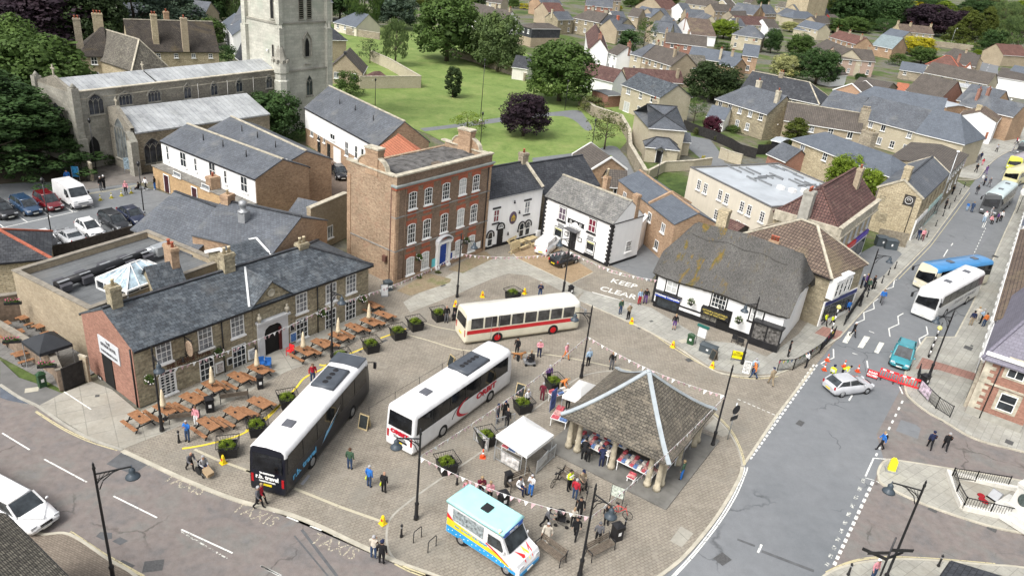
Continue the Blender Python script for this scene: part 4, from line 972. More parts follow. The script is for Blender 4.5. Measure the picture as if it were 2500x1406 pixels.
# -- white inn with arched openings
p1=Bld('white_inn','white rendered inn with round emblem and black hooded arches','pub',(1191,486),(1326,457),(1240,400),6.1,D=6.6)
p1.roof('g',p1.ridge_z(p1.L,p1.D/2,394),SD,0.,.12,wm_=WW,rg_=SD,gt_=GM)
m=MB();zr_=p1.zr
for ya,za_,yb,zb_ in((-.1,6.15,p1.D/2,zr_+.15),(p1.D+.1,6.15,p1.D/2,zr_+.15)):m.bm_((p1.L-.12,ya,za_),(p1.L-.12,yb,zb_),.28,.3)
p1.prt('gable_coping',m,CPG)
p1.chim(p1.L-.35,p1.D/2,zr_+1.1,.9,.8,zr_-.6,RU,1)
for q in(K1(290,610),K1(820,465)):
 u,z=p1.on('f',q);p1.win('f',u,z,.85,1.45,2,2,fm=WT,gm=pn('red_curtained_glass',(.18,.05,.06),.2)if q[0]<1250 else GLASSP,sill=False)
 p1.box('lintel','f',u-.6,u+.6,z+.8,z+1.,.07,BK);p1.box('sill','f',u-.55,u+.55,z-.98,z-.84,.12,BK)
def hood(B,wl,u,z,r,t=.13,out=.12):
 m=MB();n_=8
 for i in range(n_):
  a0,a1=pi*i/n_,pi*(i+1)/n_;m.bm_((r*cos(a0),-out/2,r*sin(a0)),(r*cos(a1),-out/2,r*sin(a1)),t,out,up=(0,1,0))
 m.bm_((r,-out/2,0),(r,-out/2,-.25),t,out,up=(0,1,0));m.bm_((-r,-out/2,0),(-r,-out/2,-.25),t,out,up=(0,1,0))
 m.bd('arch_hood',BK,B.root,B.at(wl,u,z,0),(0,0,B.wall(wl)[2]))
for q in(K1(180,1010),K1(720,850),K1(825,820)):
 u,z=p1.on('f',q);p1.win('f',u,z,.8,1.75,1,2,'round',gm=GLASS,sill=False);hood(p1,'f',u,z+.48,.52)
u,z=p1.on('f',K1(340,1060));p1.door('f',u,.25,.85,1.95,BK);o=p1.win('f',u,2.5,.85,.5,3,1,'round',sill=False);hood(p1,'f',u,2.35,.55)
u,z=p1.on('f',K1(578,645));m=MB();m.lt([(.72,0),(.72,.05),(.6,.07),(0,.07)],(0,0,0),24);e_=m.bd('round_emblem',pn('emblem_purple',(.1,.07,.11),.5),p1.root,p1.at('f',u,z,0),(pi/2,0,0));e_.scale=(.8,1.05,1)
m=MB();m.ply([(-.42,.08,.03),(0,.38,.03)][:0]or[(-.42,.05,.085),(.42,.05,.085),(0,.42,.085)]);m.box(-.36,-.24,-.35,.05,.08,.09);m.box(-.06,.06,-.35,.05,.08,.09);m.box(.24,.36,-.35,.05,.08,.09);m.bd('golden_house_mark',pn('emblem_gold',(.6,.42,.05),.5),e_)
for q in(K1(678,550),K1(650,865),K1(480,915),K1(597,375)):wall_lamp(p1,'f',q,.15,.6)
p1.box('black_plinth','f',-0.,p1.L,0,.42,.04,BK)
u,z=p1.on('f',K1(1000,915));p1.box('meter_box','f',u-.35,u+.35,z-.4,z+.4,.2,WT)
hse('long_dark_slate_range','long dark slate roof behind the two white pubs beside the park path','building',A3(365,1335),A3(735,1262),A3(290,1140),4.6,'g',rp=A3(480,1108),rx=(.3,.5),D=7.,wm_=RU,rm_=SD,gt_=None,rg_=SD)
# -- white restaurant with black quoins
p2=Bld('white_restaurant','white rendered restaurant with black toothed corner quoins and dark red windows','restaurant',(1331.6,476.5),(1498.8,545.8),(1566,522.7),5.15)
p2.roof('g',p2.ridge_z(p2.L if not p2.sw else 0,p2.D/2,492),bk('pale_weathered_slate',(.23,.225,.21),(.15,.15,.145),(.08,.08,.08),.35,.26,.012,.6,.4,rough=.8,stain=(.11,.105,.1),tint=(.3,.29,.26)),0.,.12,wm_=WW,rg_=CPG,gt_=BM)
XL=(lambda x:x)if not p2.sw else(lambda x:p2.L-x)
p2.chim(XL(p2.L*.58),p2.D*.62,p2.zr+1.5,.6,.6,p2.zr-.8,ORB,1,CLAYY,pz=.9)
p2.chim(XL(p2.L-.3),p2.D*.72,p2.zr+.55,.7,.6,5.,ORB,0)
DRED=pn('dark_red_glass',(.17,.03,.05),.15);PUR=pn('purple_grey_glass',(.13,.1,.13),.15)
for q,gm_ in((K2(418,330),PUR),(K2(985,555),DRED)):
 u,z=p2.on('f',q);o=p2.win('f',u,z,1.05,1.5,2,2,gm=gm_,sill=False);p2.box('black_surround','f',u-.6,u+.6,z-.82,z+.82,.018,BK);p2.box('sill','f',u-.7,u+.7,z-.98,z-.83,.14,BK)
 z2=z-1.45;p2.box('vent_panel','f',u-.45,u+.45,z2-.18,z2+.18,.03,GM)
for q in(K2(335,710),K2(945,970)):
 u,z=p2.on('f',q);o=p2.win('f',u,z,1.2,1.55,1,1,gm=GLASS,sill=False);p2.box('black_surround','f',u-.69,u+.69,z-.87,z+.87,.018,BK);p2.box('sill','f',u-.75,u+.75,z-.98,z-.88,.14,BK)
 p2.box('menu_card','f',u-.45,u+.45,z-.6,z-.3,.035,WT,.03);p2.box('window_vinyl','f',u-.5,u+.5,z+.5,z+.66,.035,pn('yellow_vinyl',(.6,.6,.3),.5),.03)
u,z=p2.on('f',K2(600,900));p2.door('f',u,.1,1.,2.2,BK);p2.box('door_canopy','f',u-.95,u+.95,2.55,2.65,.8,pn('slate_canopy',(.1,.1,.105),.6))
for du in(-1.,1.05):p2.box('menu_case','f',u+du-.28,u+du+.28,1.45,1.95,.06,BK);p2.box('menu','f',u+du-.2,u+du+.2,1.52,1.88,.075,WT,.061)
ua,z1_=p2.on('f',K2(530,395));ub,z2_=p2.on('f',K2(842,525));zc=(p2.on('f',K2(515,480))[1]);_,zb_=p2.on('f',K2(510,590))
um=(ua+ub)/2;sg=p2.box('sign_board','f',min(ua,ub),max(ua,ub),zb_,z1_,.06,WT,0.)
p2.box('sign_dark_band','f',min(ua,ub),max(ua,ub),(zb_+z1_)/2+.02,z1_,.075,BK,.061)
v_=p2.at('f',um,zb_+(z1_-zb_)*.24,.08);text('Sonargaon',.5,SGT,p2.root,v_,(pi/2,0,0),'lettering',.004,0.,sx=.9)
m=MB();zz=(zb_+z1_)/2+.03;hh=(z1_-zz)
m.ply([(um+.36*cos(pi*i/8),-.08,zz+hh*.25+.26*sin(pi*i/8))for i in range(9)]);m.box(um-.55,um+.55,-.085,-.076,zz,zz+hh*.3)
for dx in(-.85,-.68,.62,.8):m.box(um+dx-.035,um+dx+.035,-.085,-.076,zz,zz+hh*.75)
p2.prt('dome_silhouette',m,WT)
def qn(B,wl,u0,sgn,z0,z1,mat,w1=.28,w2=.45,h=.24,out=.035):
 m=MB();z=z0;i=0
 while z<z1-h*.5:
  w=w2 if i%2 else w1;a,b=(u0,u0+sgn*w);m.box(min(a,b),max(a,b),-out,0,z,min(z+h,z1));z+=h;i+=1
 o,r,rot=B.wall(wl);m.bd('quoins',mat,B.root,(o.x,o.y,0),(0,0,rot))
qn(p2,'f',0,1,0,5.,BK);qn(p2,'f',p2.L,-1,0,5.,BK);sw_='r' if not p2.sw else 'l'
qn(p2,sw_,0 if sw_=='r' else p2.D,1 if sw_=='r' else-1,0,5.,BK,.15,.3)
p2.box('black_plinth','f',.3,p2.L-.3,0,.3,.03,BK);p2.box('black_plinth',sw_,.3,p2.D,0,.3,.03,BK);p2.box('eaves_band',sw_,0,p2.D,4.98,5.08,.05,BK)
u,z=p2.on(sw_,K2(1670,945));p2.win(sw_,u,z,1.,1.3,4,4,gm=GLASS)
m=MB();pts=[W(B3(985,620)),W(B3(1048,540)),W(B3(1068,500))];pts=[p2.loc(p)for p in pts]
e0=p2.at(sw_,p2.D if sw_=='r' else 0,0);n0=p2.loc(W(B3(985,620)))
base=[n0,pts[1],pts[2]]
off=[Vc((p.x,p.y,0))+Vc((-.9,.6,0))for p in base]
m.prism([(p.x,p.y)for p in base]+[(p.x,p.y)for p in reversed(off)],0,3.6);p2.prt('rear_wall',m,WW)
# -- thatched shops
T=Bld('thatched_shops','long white thatched building with two shops and black beams','shop',(1593,665),(1928,777),(2004.5,706),3.7)
L_,D_=T.L,T.D;zr_=T.ridge_z(L_ if T.sw else 0,0,0)if False else None
sx_=(lambda x:x)if not T.sw else(lambda x:L_-x)
rz1=T.ridge_z(sx_(L_-1.6),D_/2,613);zr_=rz1
def thatch(T,L_,D_,ze,zr,hl,hr,mat,th=.4):
 NU,NV=48,24;top=[]
 for i in range(NU+1):
  row=[]
  x=L_*i/NU
  for j in range(NV+1):
   y=D_*j/NV;d=min(y,D_-y)/(D_/2)
   e0=min(1.,.38+x/hl);e1=min(1.,.38+(L_-x)/hr)
   h=min(d,e0,e1)
   k=.07
   ws=[math.exp(-q/k)for q in(d,e0,e1)];h=sum(q*w for q,w in zip((d,e0,e1),ws))/sum(ws)
   h=max(0,h)
   z=ze+(zr-ze)*(h**1.06)+RU_(-.03,.03)-.1*sin(x*.7)
   ex=0.
   row.append((x,y,z))
  top.append(row)
 m=MB();vs=[p for r in top for p in r];fs=[]
 for i in range(NU):
  for j in range(NV):a=i*(NV+1)+j;fs.append((a,a+NV+1,a+NV+2,a+1))
 m.idx(vs,fs,0,True)
 rim=[top[i][0]for i in range(NU+1)]+[top[NU][j]for j in range(1,NV+1)]+[top[i][NV]for i in range(NU-1,-1,-1)]+[top[0][j]for j in range(NV-1,0,-1)]
 cx0,cy0=L_/2,D_/2
 for a,b in zip(rim,rim[1:]+rim[:1]):
  fa=(a[0]+(.35 if a[0]<.01 else-.35 if a[0]>L_-.01 else 0),a[1]+(.3 if a[1]<.01 else-.3 if a[1]>D_-.01 else 0),a[2]-th*.75)
  fb=(b[0]+(.35 if b[0]<.01 else-.35 if b[0]>L_-.01 else 0),b[1]+(.3 if b[1]<.01 else-.3 if b[1]>D_-.01 else 0),b[2]-th*.75)
  m.ply([a,fa,fb,b]if False else[b,fb,fa,a],0,True)
 return m
def thatch_mat(name,moss=True):
 m,nt,b=nm_(name);v=_co(nt,'Object')
 mp=nt.nodes.new('ShaderNodeMapping');mp.inputs['Scale'].default_value=(9,2.4,2.4);nt.links.new(v,mp.inputs[0])
 f=_noise(nt,mp.outputs[0],2.2,6,.8)
 col=_ramp(nt,f,[(.34,(.04,.039,.037)),(.5,(.1,.097,.092)),(.68,(.185,.18,.165))])
 g_=_ramp(nt,_noise(nt,v,.35,4,.6),[(.3,(.8,)*3),(.7,(1.15,)*3)]);col=_mix(nt,col,g_,1.,'MULTIPLY')
 if moss:
  mp2=nt.nodes.new('ShaderNodeMapping');mp2.inputs['Scale'].default_value=(1.5,.5,.5);nt.links.new(v,mp2.inputs[0])
  k=_ramp(nt,_noise(nt,mp2.outputs[0],.8,6,.75,.5),[(.545,(0,0,0)),(.61,(1,1,1))])
  sep=nt.nodes.new('ShaderNodeSeparateXYZ');nt.links.new(v,sep.inputs[0])
  kx=_ramp(nt,_math(nt,'DIVIDE',sep.outputs[0],12.5),[(0.,(1,1,1)),(.5,(1,1,1)),(.62,(.15,)*3)]if not T.sw else[(.38,(.15,)*3),(.5,(1,1,1)),(1.,(1,1,1))])
  mc=_ramp(nt,_noise(nt,v,3.,3),[(.4,(.1,.085,.02)),(.6,(.19,.12,.02))])
  col=_mix(nt,col,mc,_math(nt,'MULTIPLY',_math(nt,'MULTIPLY',k,kx),.8))
 nt.links.new(col,b.inputs['Base Color']);b.inputs['Roughness'].default_value=.95;b.inputs['Specular IOR Level'].default_value=.1
 _bump(nt,b,f,.8,.06);return m
TH_=thatch_mat('grey_straw_thatch')
T.prt('thatch_roof',thatch(T,L_,D_,3.7,zr_,3.if not T.sw else 1.9,1.9 if not T.sw else 3.,TH_),TH_)
wl0=.5
m=MB();m.box(wl0,L_-wl0,wl0,D_-wl0,0,3.75)
for x in(wl0+.01,L_-wl0-.01):m.ply([(x,1.2,3.7),(x,D_-1.2,3.7),(x,D_/2+1.5,4.9),(x,D_/2-1.5,4.9)]if x>3 else[(x,D_-1.2,3.7),(x,1.2,3.7),(x,D_/2-1.5,4.9),(x,D_/2+1.5,4.9)])
T.prt('wall',m,WW)
m=MB();NS=34
for sgn in(-1,1):
 for i in range(NS):
  x0,x1=2.+(L_-4.)*i/NS,2.+(L_-4.)*(i+1)/NS;dd=lambda x:.95+.22*abs(((x*.55)%2)-1)
  def pt(x,d):yy=D_/2+sgn*d;return(x,yy,3.7+(zr_-3.7)*max(0,(1-abs(d)/(D_/2)))**1.06+.2-(0.if d>.5 else.1)-.1*sin(x*.7))
  q=[pt(x0,0),pt(x1,0),pt(x1,dd(x1)),pt(x0,dd(x0))];m.ply(q if sgn<0 else q[::-1])
  q=[pt(x0,dd(x0)),pt(x1,dd(x1)),tuple(Vc(pt(x1,dd(x1)))-Vc((0,0,.15))),tuple(Vc(pt(x0,dd(x0)))-Vc((0,0,.15)))];m.ply(q if sgn<0 else q[::-1])
T.prt('ridge_cap',m,thatch_mat('paler_ridge_thatch',True))
def tf(p):u,z=T.on('f',p,-wl0);return u,z
def tbox(name,u0,u1,z0,z1,out,mat,inn=0.):
 m=MB();m.box(u0,u1,wl0-out,wl0-inn,z0,z1);return T.prt(name,m,mat)
def twin(p,w,h,nx,ny,gm=None,fm=None,sur=True):
 u,z=tf(p);o=T.win('f',u,z,w,h,nx,ny,gm=gm,fm=fm,sill=False);o.location.y=wl0-.04
 if sur:
  for a,b,c,d in((u-w/2-.13,u-w/2-.02,z-h/2-.1,z+h/2+.1),(u+w/2+.02,u+w/2+.13,z-h/2-.1,z+h/2+.1),(u-w/2-.2,u+w/2+.2,z-h/2-.2,z-h/2-.08)):tbox('black_surround',a,b,c,d,.08,BK)
 return u,z
twin(K3(430,345),1.15,1.35,2,2,CURT);twin(K3(1235,600),1.4,1.4,4,3,GLASS);twin(B3(1820,1040),1.15,1.3,2,2,CURT)
u,z=twin(K3(345,635),2.3,1.2,1,1,GLASS,BK)
ua,za_=tf(K3(160,440));ub,zb_=tf(K3(570,590));zs=(za_+zb_)/2;c_=(ua+ub)/2
tbox('fascia_sign',min(ua,ub),max(ua,ub),zs-.22,zs+.22,.28,pn('royal_blue_sign',(.02,.06,.42),.4));tbox('fascia_canopy',min(ua,ub)-.15,max(ua,ub)+.15,zs+.22,zs+.36,.45,BK)
text('Whittlesey Osteopaths',.3,WT,T.root,(c_,wl0-.3,zs+.02),(pi/2,0,0),'lettering',.005,.012,sx=.92)
ua,za_=tf(K3(940,735));ub,zb_=tf(K3(1425,870));zs=(za_+zb_)/2
tbox('fascia_sign',min(ua,ub),max(ua,ub),zs-.34,zs+.34,.35,BK)
GOLD=pn('gold_lettering',(.5,.4,.1),.5)
text('ANTIQUES & COLLECTABLES',.24,GOLD,T.root,((ua+ub)/2,wl0-.36,zs+.12),(pi/2,0,0),'lettering',.004,.006,sx=.8)
text('TIMES OF WHITTLESEY',.24,GOLD,T.root,((ua+ub)/2,wl0-.36,zs-.16),(pi/2,0,0),'lettering',.004,.006,sx=.9)
u,z=tf(K3(1080,890));o=T.win('f',u,1.25,1.9,1.5,2,1,gm=pn('cluttered_shop_window',(.13,.125,.11),.3,1.2,6),fm=BK,sill=False);o.location.y=wl0-.04
u,z=tf(K3(1290,1010));T.door('f',u,.08,1.15,2.1,DARK,BK).location.y=wl0-.03
tbox('black_plinth',.5,L_-.5,0,.6,.05,BK)
for p in(K3(125,420),):u,z=tf(p);tbox('timber_post',u-.1,u+.1,.4,3.7,.09,BK)
ua,_=tf(K3(480,760));ub,_=tf(K3(930,890));tbox('timber_rail',min(ua,ub),max(ua,ub),.95,1.1,.07,BK)
ua,_=tf(B4(75,1270));ub,_=tf(B4(270,1330));
m=MB();m.box(min(ua,ub),max(ua,ub),wl0-.75,wl0,0.,.75);m.box(min(ua,ub)-.05,max(ua,ub)+.05,wl0-.85,wl0,2.35,2.5)
for x in(min(ua,ub)+.06,max(ua,ub)-.06,(ua+ub)/2):m.box(x-.06,x+.06,wl0-.74,wl0-.62,.75,2.35)
T.prt('bay_window',m,BK)
m=MB();m.box(min(ua,ub)+.1,max(ua,ub)-.1,wl0-.68,wl0-.05,.75,2.35);T.prt('bay_glass',m,pn('mottled_shop_window',(.1,.095,.09),.2,1.2,4))  # bay panes in one mottled colour, black to mid grey
m=MB();m.box(.3,.5,wl0-.1,wl0,0,3.7);
er='r' if not T.sw else 'l'
for q,w_,h_ in((Z6(655,1060),.8,1.),(Z6(578,1255),.7,.8),(Z6(650,1230),.9,1.2)):
 u,z=T.on(er,q,-wl0);o=T.win(er,u,z,w_,h_,2,2,sill=False,fm=BK);v=T.at(er,u,z,-wl0+.05);o.location=v
T.chim(sx_(1.)+0 if False else sx_(L_*.3),D_*.62,zr_+1.6,1.,1.,zr_-1.5,YS,0);T.chim(sx_(L_*.7),D_*.55,zr_+.2,.9,.5,zr_-.8,ORB,3,CLAYR)
# -- shops along the main street
bt=hse('corner_shop_brown_roof','stone corner shop with hipped brown pantile roof and white bay windows','shop',(1787,576),(2030,674),(2086,629),5.6,'g',rp=(1998,560),rx=(.72,.5),hl=.75,hr=.62,wm_=STN,rm_=TILEB,gt_=BM,rg_=CPG,ov=.3)
er='r' if not bt.sw else 'l'
LW=bt.D
for q in(Z6(1030,760),Z6(1150,690)):
 u,z=bt.on(er,q);
 m=MB();m.box(-.75,.75,-.7,0,-1.,.95);m.box(-.8,.8,-.8,0,.95,1.1);ob=m.bd('bay_window',WT,bt.root,bt.at(er,u,z,0),(0,0,bt.wall(er)[2]))
 for dx in(-.42,.42):o=bt.win(er,u,z,.62,1.45,1,2,sill=False,gm=GLASS);v=bt.at(er,u+dx,z,.73);o.location=v
bt.box('shop_front',er,.1,LW-.1,0,2.75,.12,WT)
for i in range(5):bt.box('shop_window',er,.4+(LW-.8)*i/5,.4+(LW-.8)*(i+1)/5-.12,.55,2.2,.16,GLASS,.121)
bt.box('shop_sign',er,.3,LW-.3,2.3,2.7,.18,pn('navy_fascia',(.02,.03,.16),.4),.121)
mt=Bld('maroon_tiled_shop','stone shop with big maroon pantile hipped roof and stone parapet','shop',(2049,560),(2140,492),(1907,507),6.9)
sx2=(lambda x:x)if not mt.sw else(lambda x:mt.L-x)
zr2=mt.ridge_z(sx2(mt.L*.12),mt.D*.5,461)
mt.roof('g',min(zr2,11.5),TM,.3,.2,mt.D*.36 if not mt.sw else None,None if not mt.sw else mt.D*.36,YS,rg_=TM)
fr='f'
m=MB();m.box(-.35,mt.L,-.35,-.05,6.,7.15);m.box(-.45,mt.L+.05,-.5,0.,7.15,7.3);m.box(-.45,mt.L,-.5,0,5.9,6.05);mt.prt('parapet',m,CPG)
m=MB();xs=(-.35,-.02)if not mt.sw else(mt.L+.02,mt.L+.35);m.box(xs[0],xs[1],-.1,mt.D,6.,7.1);mt.prt('parapet',m,CPG)
for i in range(6):mt.win('f',mt.L*(i+.6)/6.2,4.75,.85,1.7,1,2,gm=CURT,fm=PALEG)
mt.box('shop_front','f',.2,mt.L-.2,0,2.9,.15,WT)
for i in range(4):mt.box('shop_window','f',.4+(mt.L-.8)*i/4,.3+(mt.L-.8)*(i+1)/4-.1,.4,2.5,.19,GLASS,.151)
mt.box('fascia_sign','f',.3,mt.L*.62,2.85,3.4,.25,pn('red_fascia',(.6,.05,.05),.4));mt.box('fascia_sign','f',mt.L*.62,mt.L-.3,2.85,3.4,.25,pn('purple_fascia',(.1,.06,.4),.4))
mt.chim(sx2(mt.L*.78),mt.D*.3,min(zr2,11.5)+1.,1.,.6,7.5,BUFF,1);mt.chim(sx2(-.2),mt.D*.55,10.2,1.1,1.1,5.5,pn('grey_render_stack',(.36,.35,.31),.85,.2),3,CLAYR)
ss=Bld('stone_gabled_shop','yellow stone shop with plain gable wall, slate roof and dark square sign','shop',(2253,484),(2317,422),(2158,446),6.1)
ss.roof('g',ss.ridge_z(0,ss.D/2,439),SL,.05,.15,wm_=YS,rg_=SD,gt_=BM,vg_=CPG)
ss.chim(.6,ss.D/2,ss.zr+1.7,1.1,.9,ss.zr-1,YS,0)
u,z=ss.on('l',Z4(622,830));ss.box('wall_sign','l',u-.65,u+.65,z-.7,z+.7,.08,pn('dark_sign_board',(.05,.045,.04),.5))
m=MB()
for i in range(20):a0,a1=2*pi*i/20,2*pi*(i+1)/20;m.bm_((.46*cos(a0),0,.46*sin(a0)),(.46*cos(a1),0,.46*sin(a1)),.05,.02,up=(0,1,0))
for dx in(-.2,0,.2):m.bm_((dx,0,-.05),(dx,0,.2),.04,.02,up=(0,1,0))
m.bm_((-.2,0,.2),(.2,0,.2),.04,.02,up=(0,1,0));m.bd('round_logo',WT,ss.root,ss.at('l',u,z,.1),(0,0,-pi/2))
for q,w_,h_ in((Z4(285,805),.8,.8),(Z4(268,1045),1.4,1.3)):u,z=ss.on('l',q);ss.box('blocked_window','l',u-w_/2,u+w_/2,z-h_/2,z+h_/2,.03,STN)
ss.pipe('l',ss.on('l',Z4(640,1000))[0],0,6.);ss.pipe('l',.1,0,6.)
se='f';SD_=ss.L
for i in range(6):ss.win(se,SD_*(i+.5)/6,4.3,.8,1.5,1,2,gm=GLASS,fm=STN)
ss.box('shop_front',se,.3,SD_*.42,0,2.9,.2,WT);ss.box('shop_front',se,SD_*.5,SD_-.2,0,2.9,.2,pn('pale_teal_paint',(.42,.58,.56),.5))
for i in range(7):ss.box('shop_window',se,.5+(SD_-.8)*i/7,.3+(SD_-.8)*(i+1)/7-.1,.5,2.3,.23,GLASS,.201)
hse('brown_tiled_street_shop','street shop with long sagging brown tile roof next to the slate gabled shop','shop',(2317,422),(2361,377),(2240,390),6.,'g',rp=Z4(1165,120),rx=(1,.5),D=8.5,wm_=STN,rm_=TG,gt_=BM,wn_='f',sy_=2,step=2.2)
# -- cream flat roofed block and slate L-shaped range
cf=Bld('cream_flat_roofed_block','cream rendered two storey block with pale grey flat roof and many white windows','building',(1685.5,409),(1883,507),(1906.7,402),7.)
cf.flat(CREAMW,FLATG,.12,.2,pn('dark_roof_edge',(.12,.12,.12),.6))
for q in(B3(1425,145),B3(1470,170),B3(1570,215),B3(1615,240),B3(1720,295),B3(1770,320),B3(1858,365)):u,z=cf.on('f',q);cf.win('f',u,z,.75,1.3,2,4,gm=GLASS)
for q in(B3(1543,350),B3(1588,375),B3(1690,425),B3(1735,450)):u,z=cf.on('f',q);cf.win('f',u,z,.75,1.3,2,4,gm=GLASS)
random.seed(5)
for i in range(34):
 px,py=RU_(.08,.9),RU_(.25,.95)
 if px>.55 and py<.5:continue
 al=random.random()<.75;l_=RU_(.6,1.6);m=MB();x,y=px*cf.L,py*cf.D
 m.box(x-l_,x+l_,y-.06,y+.06,6.92,7.12)if al else m.box(x-.06,x+.06,y-l_,y+l_,6.92,7.12);cf.prt('roof_upstand',m,pn('grey_upstand',(.2,.21,.22),.5))
for px,py in((.62,.45),(.7,.5),(.72,.62)):m=MB();m.box(px*cf.L-.4,px*cf.L+.4,py*cf.D-.3,py*cf.D+.3,6.9,7.3);cf.prt('roof_vent',m,WT)
lb=Bld('slate_lane_house','long brick house with blue grey slate roof and brick gable beside the lane','house',B3(1260,413),B3(1550,408),B3(1150,112),5.)
lb.roof('G',lb.ridge_z(lb.L/2,0,B3(1450,337)[1]),SB,.05,.1,wm_=ORB,rg_=ORB)
wl_='l' if not lb.sw else 'r'
m=MB();
lw=lb.D
for t_ in(.15,.35,.62,.85):lb.win(wl_,lw*t_,3.6,.9,1.1,2,1)
for t_ in(.25,.55,.8):lb.win(wl_,lw*t_,1.2,.9,1.1,2,1)
m=MB();yk=lb.D*.42;m.bm_((-.1,yk,5.),(lb.L/2,yk,lb.zr+.15),.3,.4);m.bm_((lb.L+.1,yk,5.),(lb.L/2,yk,lb.zr+.15),.3,.4);lb.prt('party_wall',m,ORB)
hse('dark_timber_outhouse','low dark tiled outhouse between the slate lane house and the cream block','outhouse',B3(1560,450),B3(1650,490),B3(1600,400),3.,'g',rise=1.,D=4,wm_=BK,rm_=TM,gt_=None)
# -- white clad brick terraces
def clad(name,label,a,b,c,ze,rp,rx,D,wins_px,low_z,wdoor=(),gm=None):
 B=Bld(name,label,'terrace',a,b,c,ze,D=D)
 B.roof('g',B.ridge_z((B.L*rx if not B.sw else B.L*(1-rx)),B.D/2,rp),SL,.05,.15,wm_=ORB,rg_=TILEO if False else CPG,gt_=BM)
 B.box('white_cladding','f',.05,B.L-.05,low_z,ze-.02,.06,WW)
 for q,w,h in wins_px:u,z=B.on('f',q);o=B.win('f',u,z,w,h,2 if w>.8 else 1,1 if h<1.3 else 2,gm=GLASS);v=B.at('f',u,z,.075 if z>low_z+.4 else.02);o.location=v
 for x,y in((.3,.3),(.5,.32),(.75,.3)):
  m=MB();zz=ze+(B.zr-ze)*y*2;m.tube((B.L*x,B.D*y,zz-.1),(B.L*x,B.D*y,zz+.8),.07,.07,6);B.prt('flue',m,BM)
 return B
T1=clad('white_clad_terrace','white clad terrace with grey slate roof nearest the hotel barns',(393,343),(624,436),(430,300),5.6,389,1.,7.3,[(A1(1155,1050),.5,1.8),(A1(1262,1095),1.2,1.8),(A1(1347,1130),.5,1.6),(A1(1462,1170),1.2,1.8),(A1(1552,1215),.5,1.6),(A1(1680,1265),1.2,1.8)],2.6)
pb=Bld('brick_porch_range','long single storey buff brick porch range with two dark doors','building',(393,343),(624,436),(430,300),5.6,D=1.4)
pb.ze=2.65;pb.o=pb.o-pb.n*1.42;pb.root.location=pb.o
pb.flat(ORB if False else bk('yellow_orange_brick',(.5,.34,.18),(.42,.27,.14),(.42,.32,.2),.3,.12,.01,.3,.2),pn('flat_porch_roof',(.2,.19,.17),.85,.3),0,.1)
for q in(A1(1142,1200),A1(1335,1285)):u,z=pb.on('f',q);pb.door('f',u,.1,.95,2.15,pn('maroon_door',(.05,.015,.02),.4),WT)
for q in(A1(1217,1197),A1(1413,1282)):u,z=pb.on('f',q);pb.win('f',u,z,1.5,.55,1,1,gm=GLASSP)
pb.chim(pb.L*.62 if not pb.sw else pb.L*.38,.7,4.2,1.,1.2,2.6,ORB,1)
T2=clad('slate_roofed_terrace','brick terrace with twin slate roof behind the white clad terrace',(A1(1418,893)),(A2(235,1145)),A1(1480,815),5.6,A2(425,1037)[1],1.,6.9,[],5.5)
T3=clad('white_clad_terrace','long white clad terrace with a plain slate roof beside the church tower',(745,261.5),(922,357),(794,205),5.7,297,1.,7.8,[(A2(455,890),.9,2.),(A2(503,918),.6,2.),(A2(540,935),.6,2.),(A2(600,940),1.4,.8),(A2(697,1022),.9,2.),(A2(762,1045),.7,1.8),(A2(805,1065),.7,1.8)],2.6)
for q in(A2(505,1045),A2(572,1085)):u,z=T3.on('f',q);T3.door('f',u,.1,.9,2.1,BK)
u,z=T3.on('f',A2(630,1110));T3.door('f',u,.1,2.3,2.2,WT,name='garage_door')
hse('orange_tiled_range','low range with bright orange pantile roof behind the tall brick house','building',A2(905,1020),A2(1060,1150),A2(940,950),5.6,'g',rp=A2(1060,998),rx=(.6,.5),D=5.5,wm_=ORB,rm_=TILEO,gt_=None,rg_=TILEO)
# -- parish church
ch=Bld('parish_church','long medieval church with lead roofs, arched windows and square tower','church',A1(495,640),A2(235,480),A1(400,530),9.6,D=8.2)
L_,D_=ch.L,ch.D
def slabroof(B,pts,mat,th=.15,name='roof'):m=MB();thick_faces(m,pts,th);return B.prt(name,m,mat)
m=MB();m.prism([(0,0),(L_,0),(L_,D_),(0,D_)],0,9.);m.box(0,L_,0,.4,9.,9.6);m.box(0,L_,D_-.4,D_,9.,9.6)
for x in(0,.4):m.ply([(x,0,9.),(x,0,9.7),(x,D_/2,11.),(x,D_,9.7),(x,D_,9.)][::(-1 if x==0 else 1)])
m.ply([(0,0,9.7),(.4,0,9.7),(.4,D_/2,11.),(0,D_/2,11.)]);m.ply([(0,D_/2,11.),(.4,D_/2,11.),(.4,D_,9.7),(0,D_,9.7)])
ch.prt('nave_wall',m,CHRUB)
ch.box('chancel_facing','f',0,L_*.17,0,9.55,.05,ASHLAR);ch.box('chancel_facing','l',.3,D_-.3,0,9.55,.05,ASHLAR)
for x0,x1 in((.4,L_*.37),(L_*.38,L_)):slabroof(ch,[[(x0,.4,9.25),(x1,.4,9.25),(x1,D_/2,10.6),(x0,D_/2,10.6)],[(x1,D_-.4,9.25),(x0,D_-.4,9.25),(x0,D_/2,10.6),(x1,D_/2,10.6)]],LEADW,name='lead_roof')
m=MB();m.box(-.1,L_,-.12,.5,9.6,9.72);m.box(.4,L_,-.08,0,8.7,8.85);ch.prt('parapet_coping',m,CPG)
for x,y in((.1,-.1),(.1,D_+.1)):
 m=MB();m.box(x-.45,x+.45,y-.45,y+.45,0,10.2);m.box(x-.6,x+.6,y-.6,y+.6,0,4.);m.lt([(.5,10.2),(.1,10.7),(0,10.8)],(x,y,0),4);ch.prt('corner_buttress',m,ASHLAR)
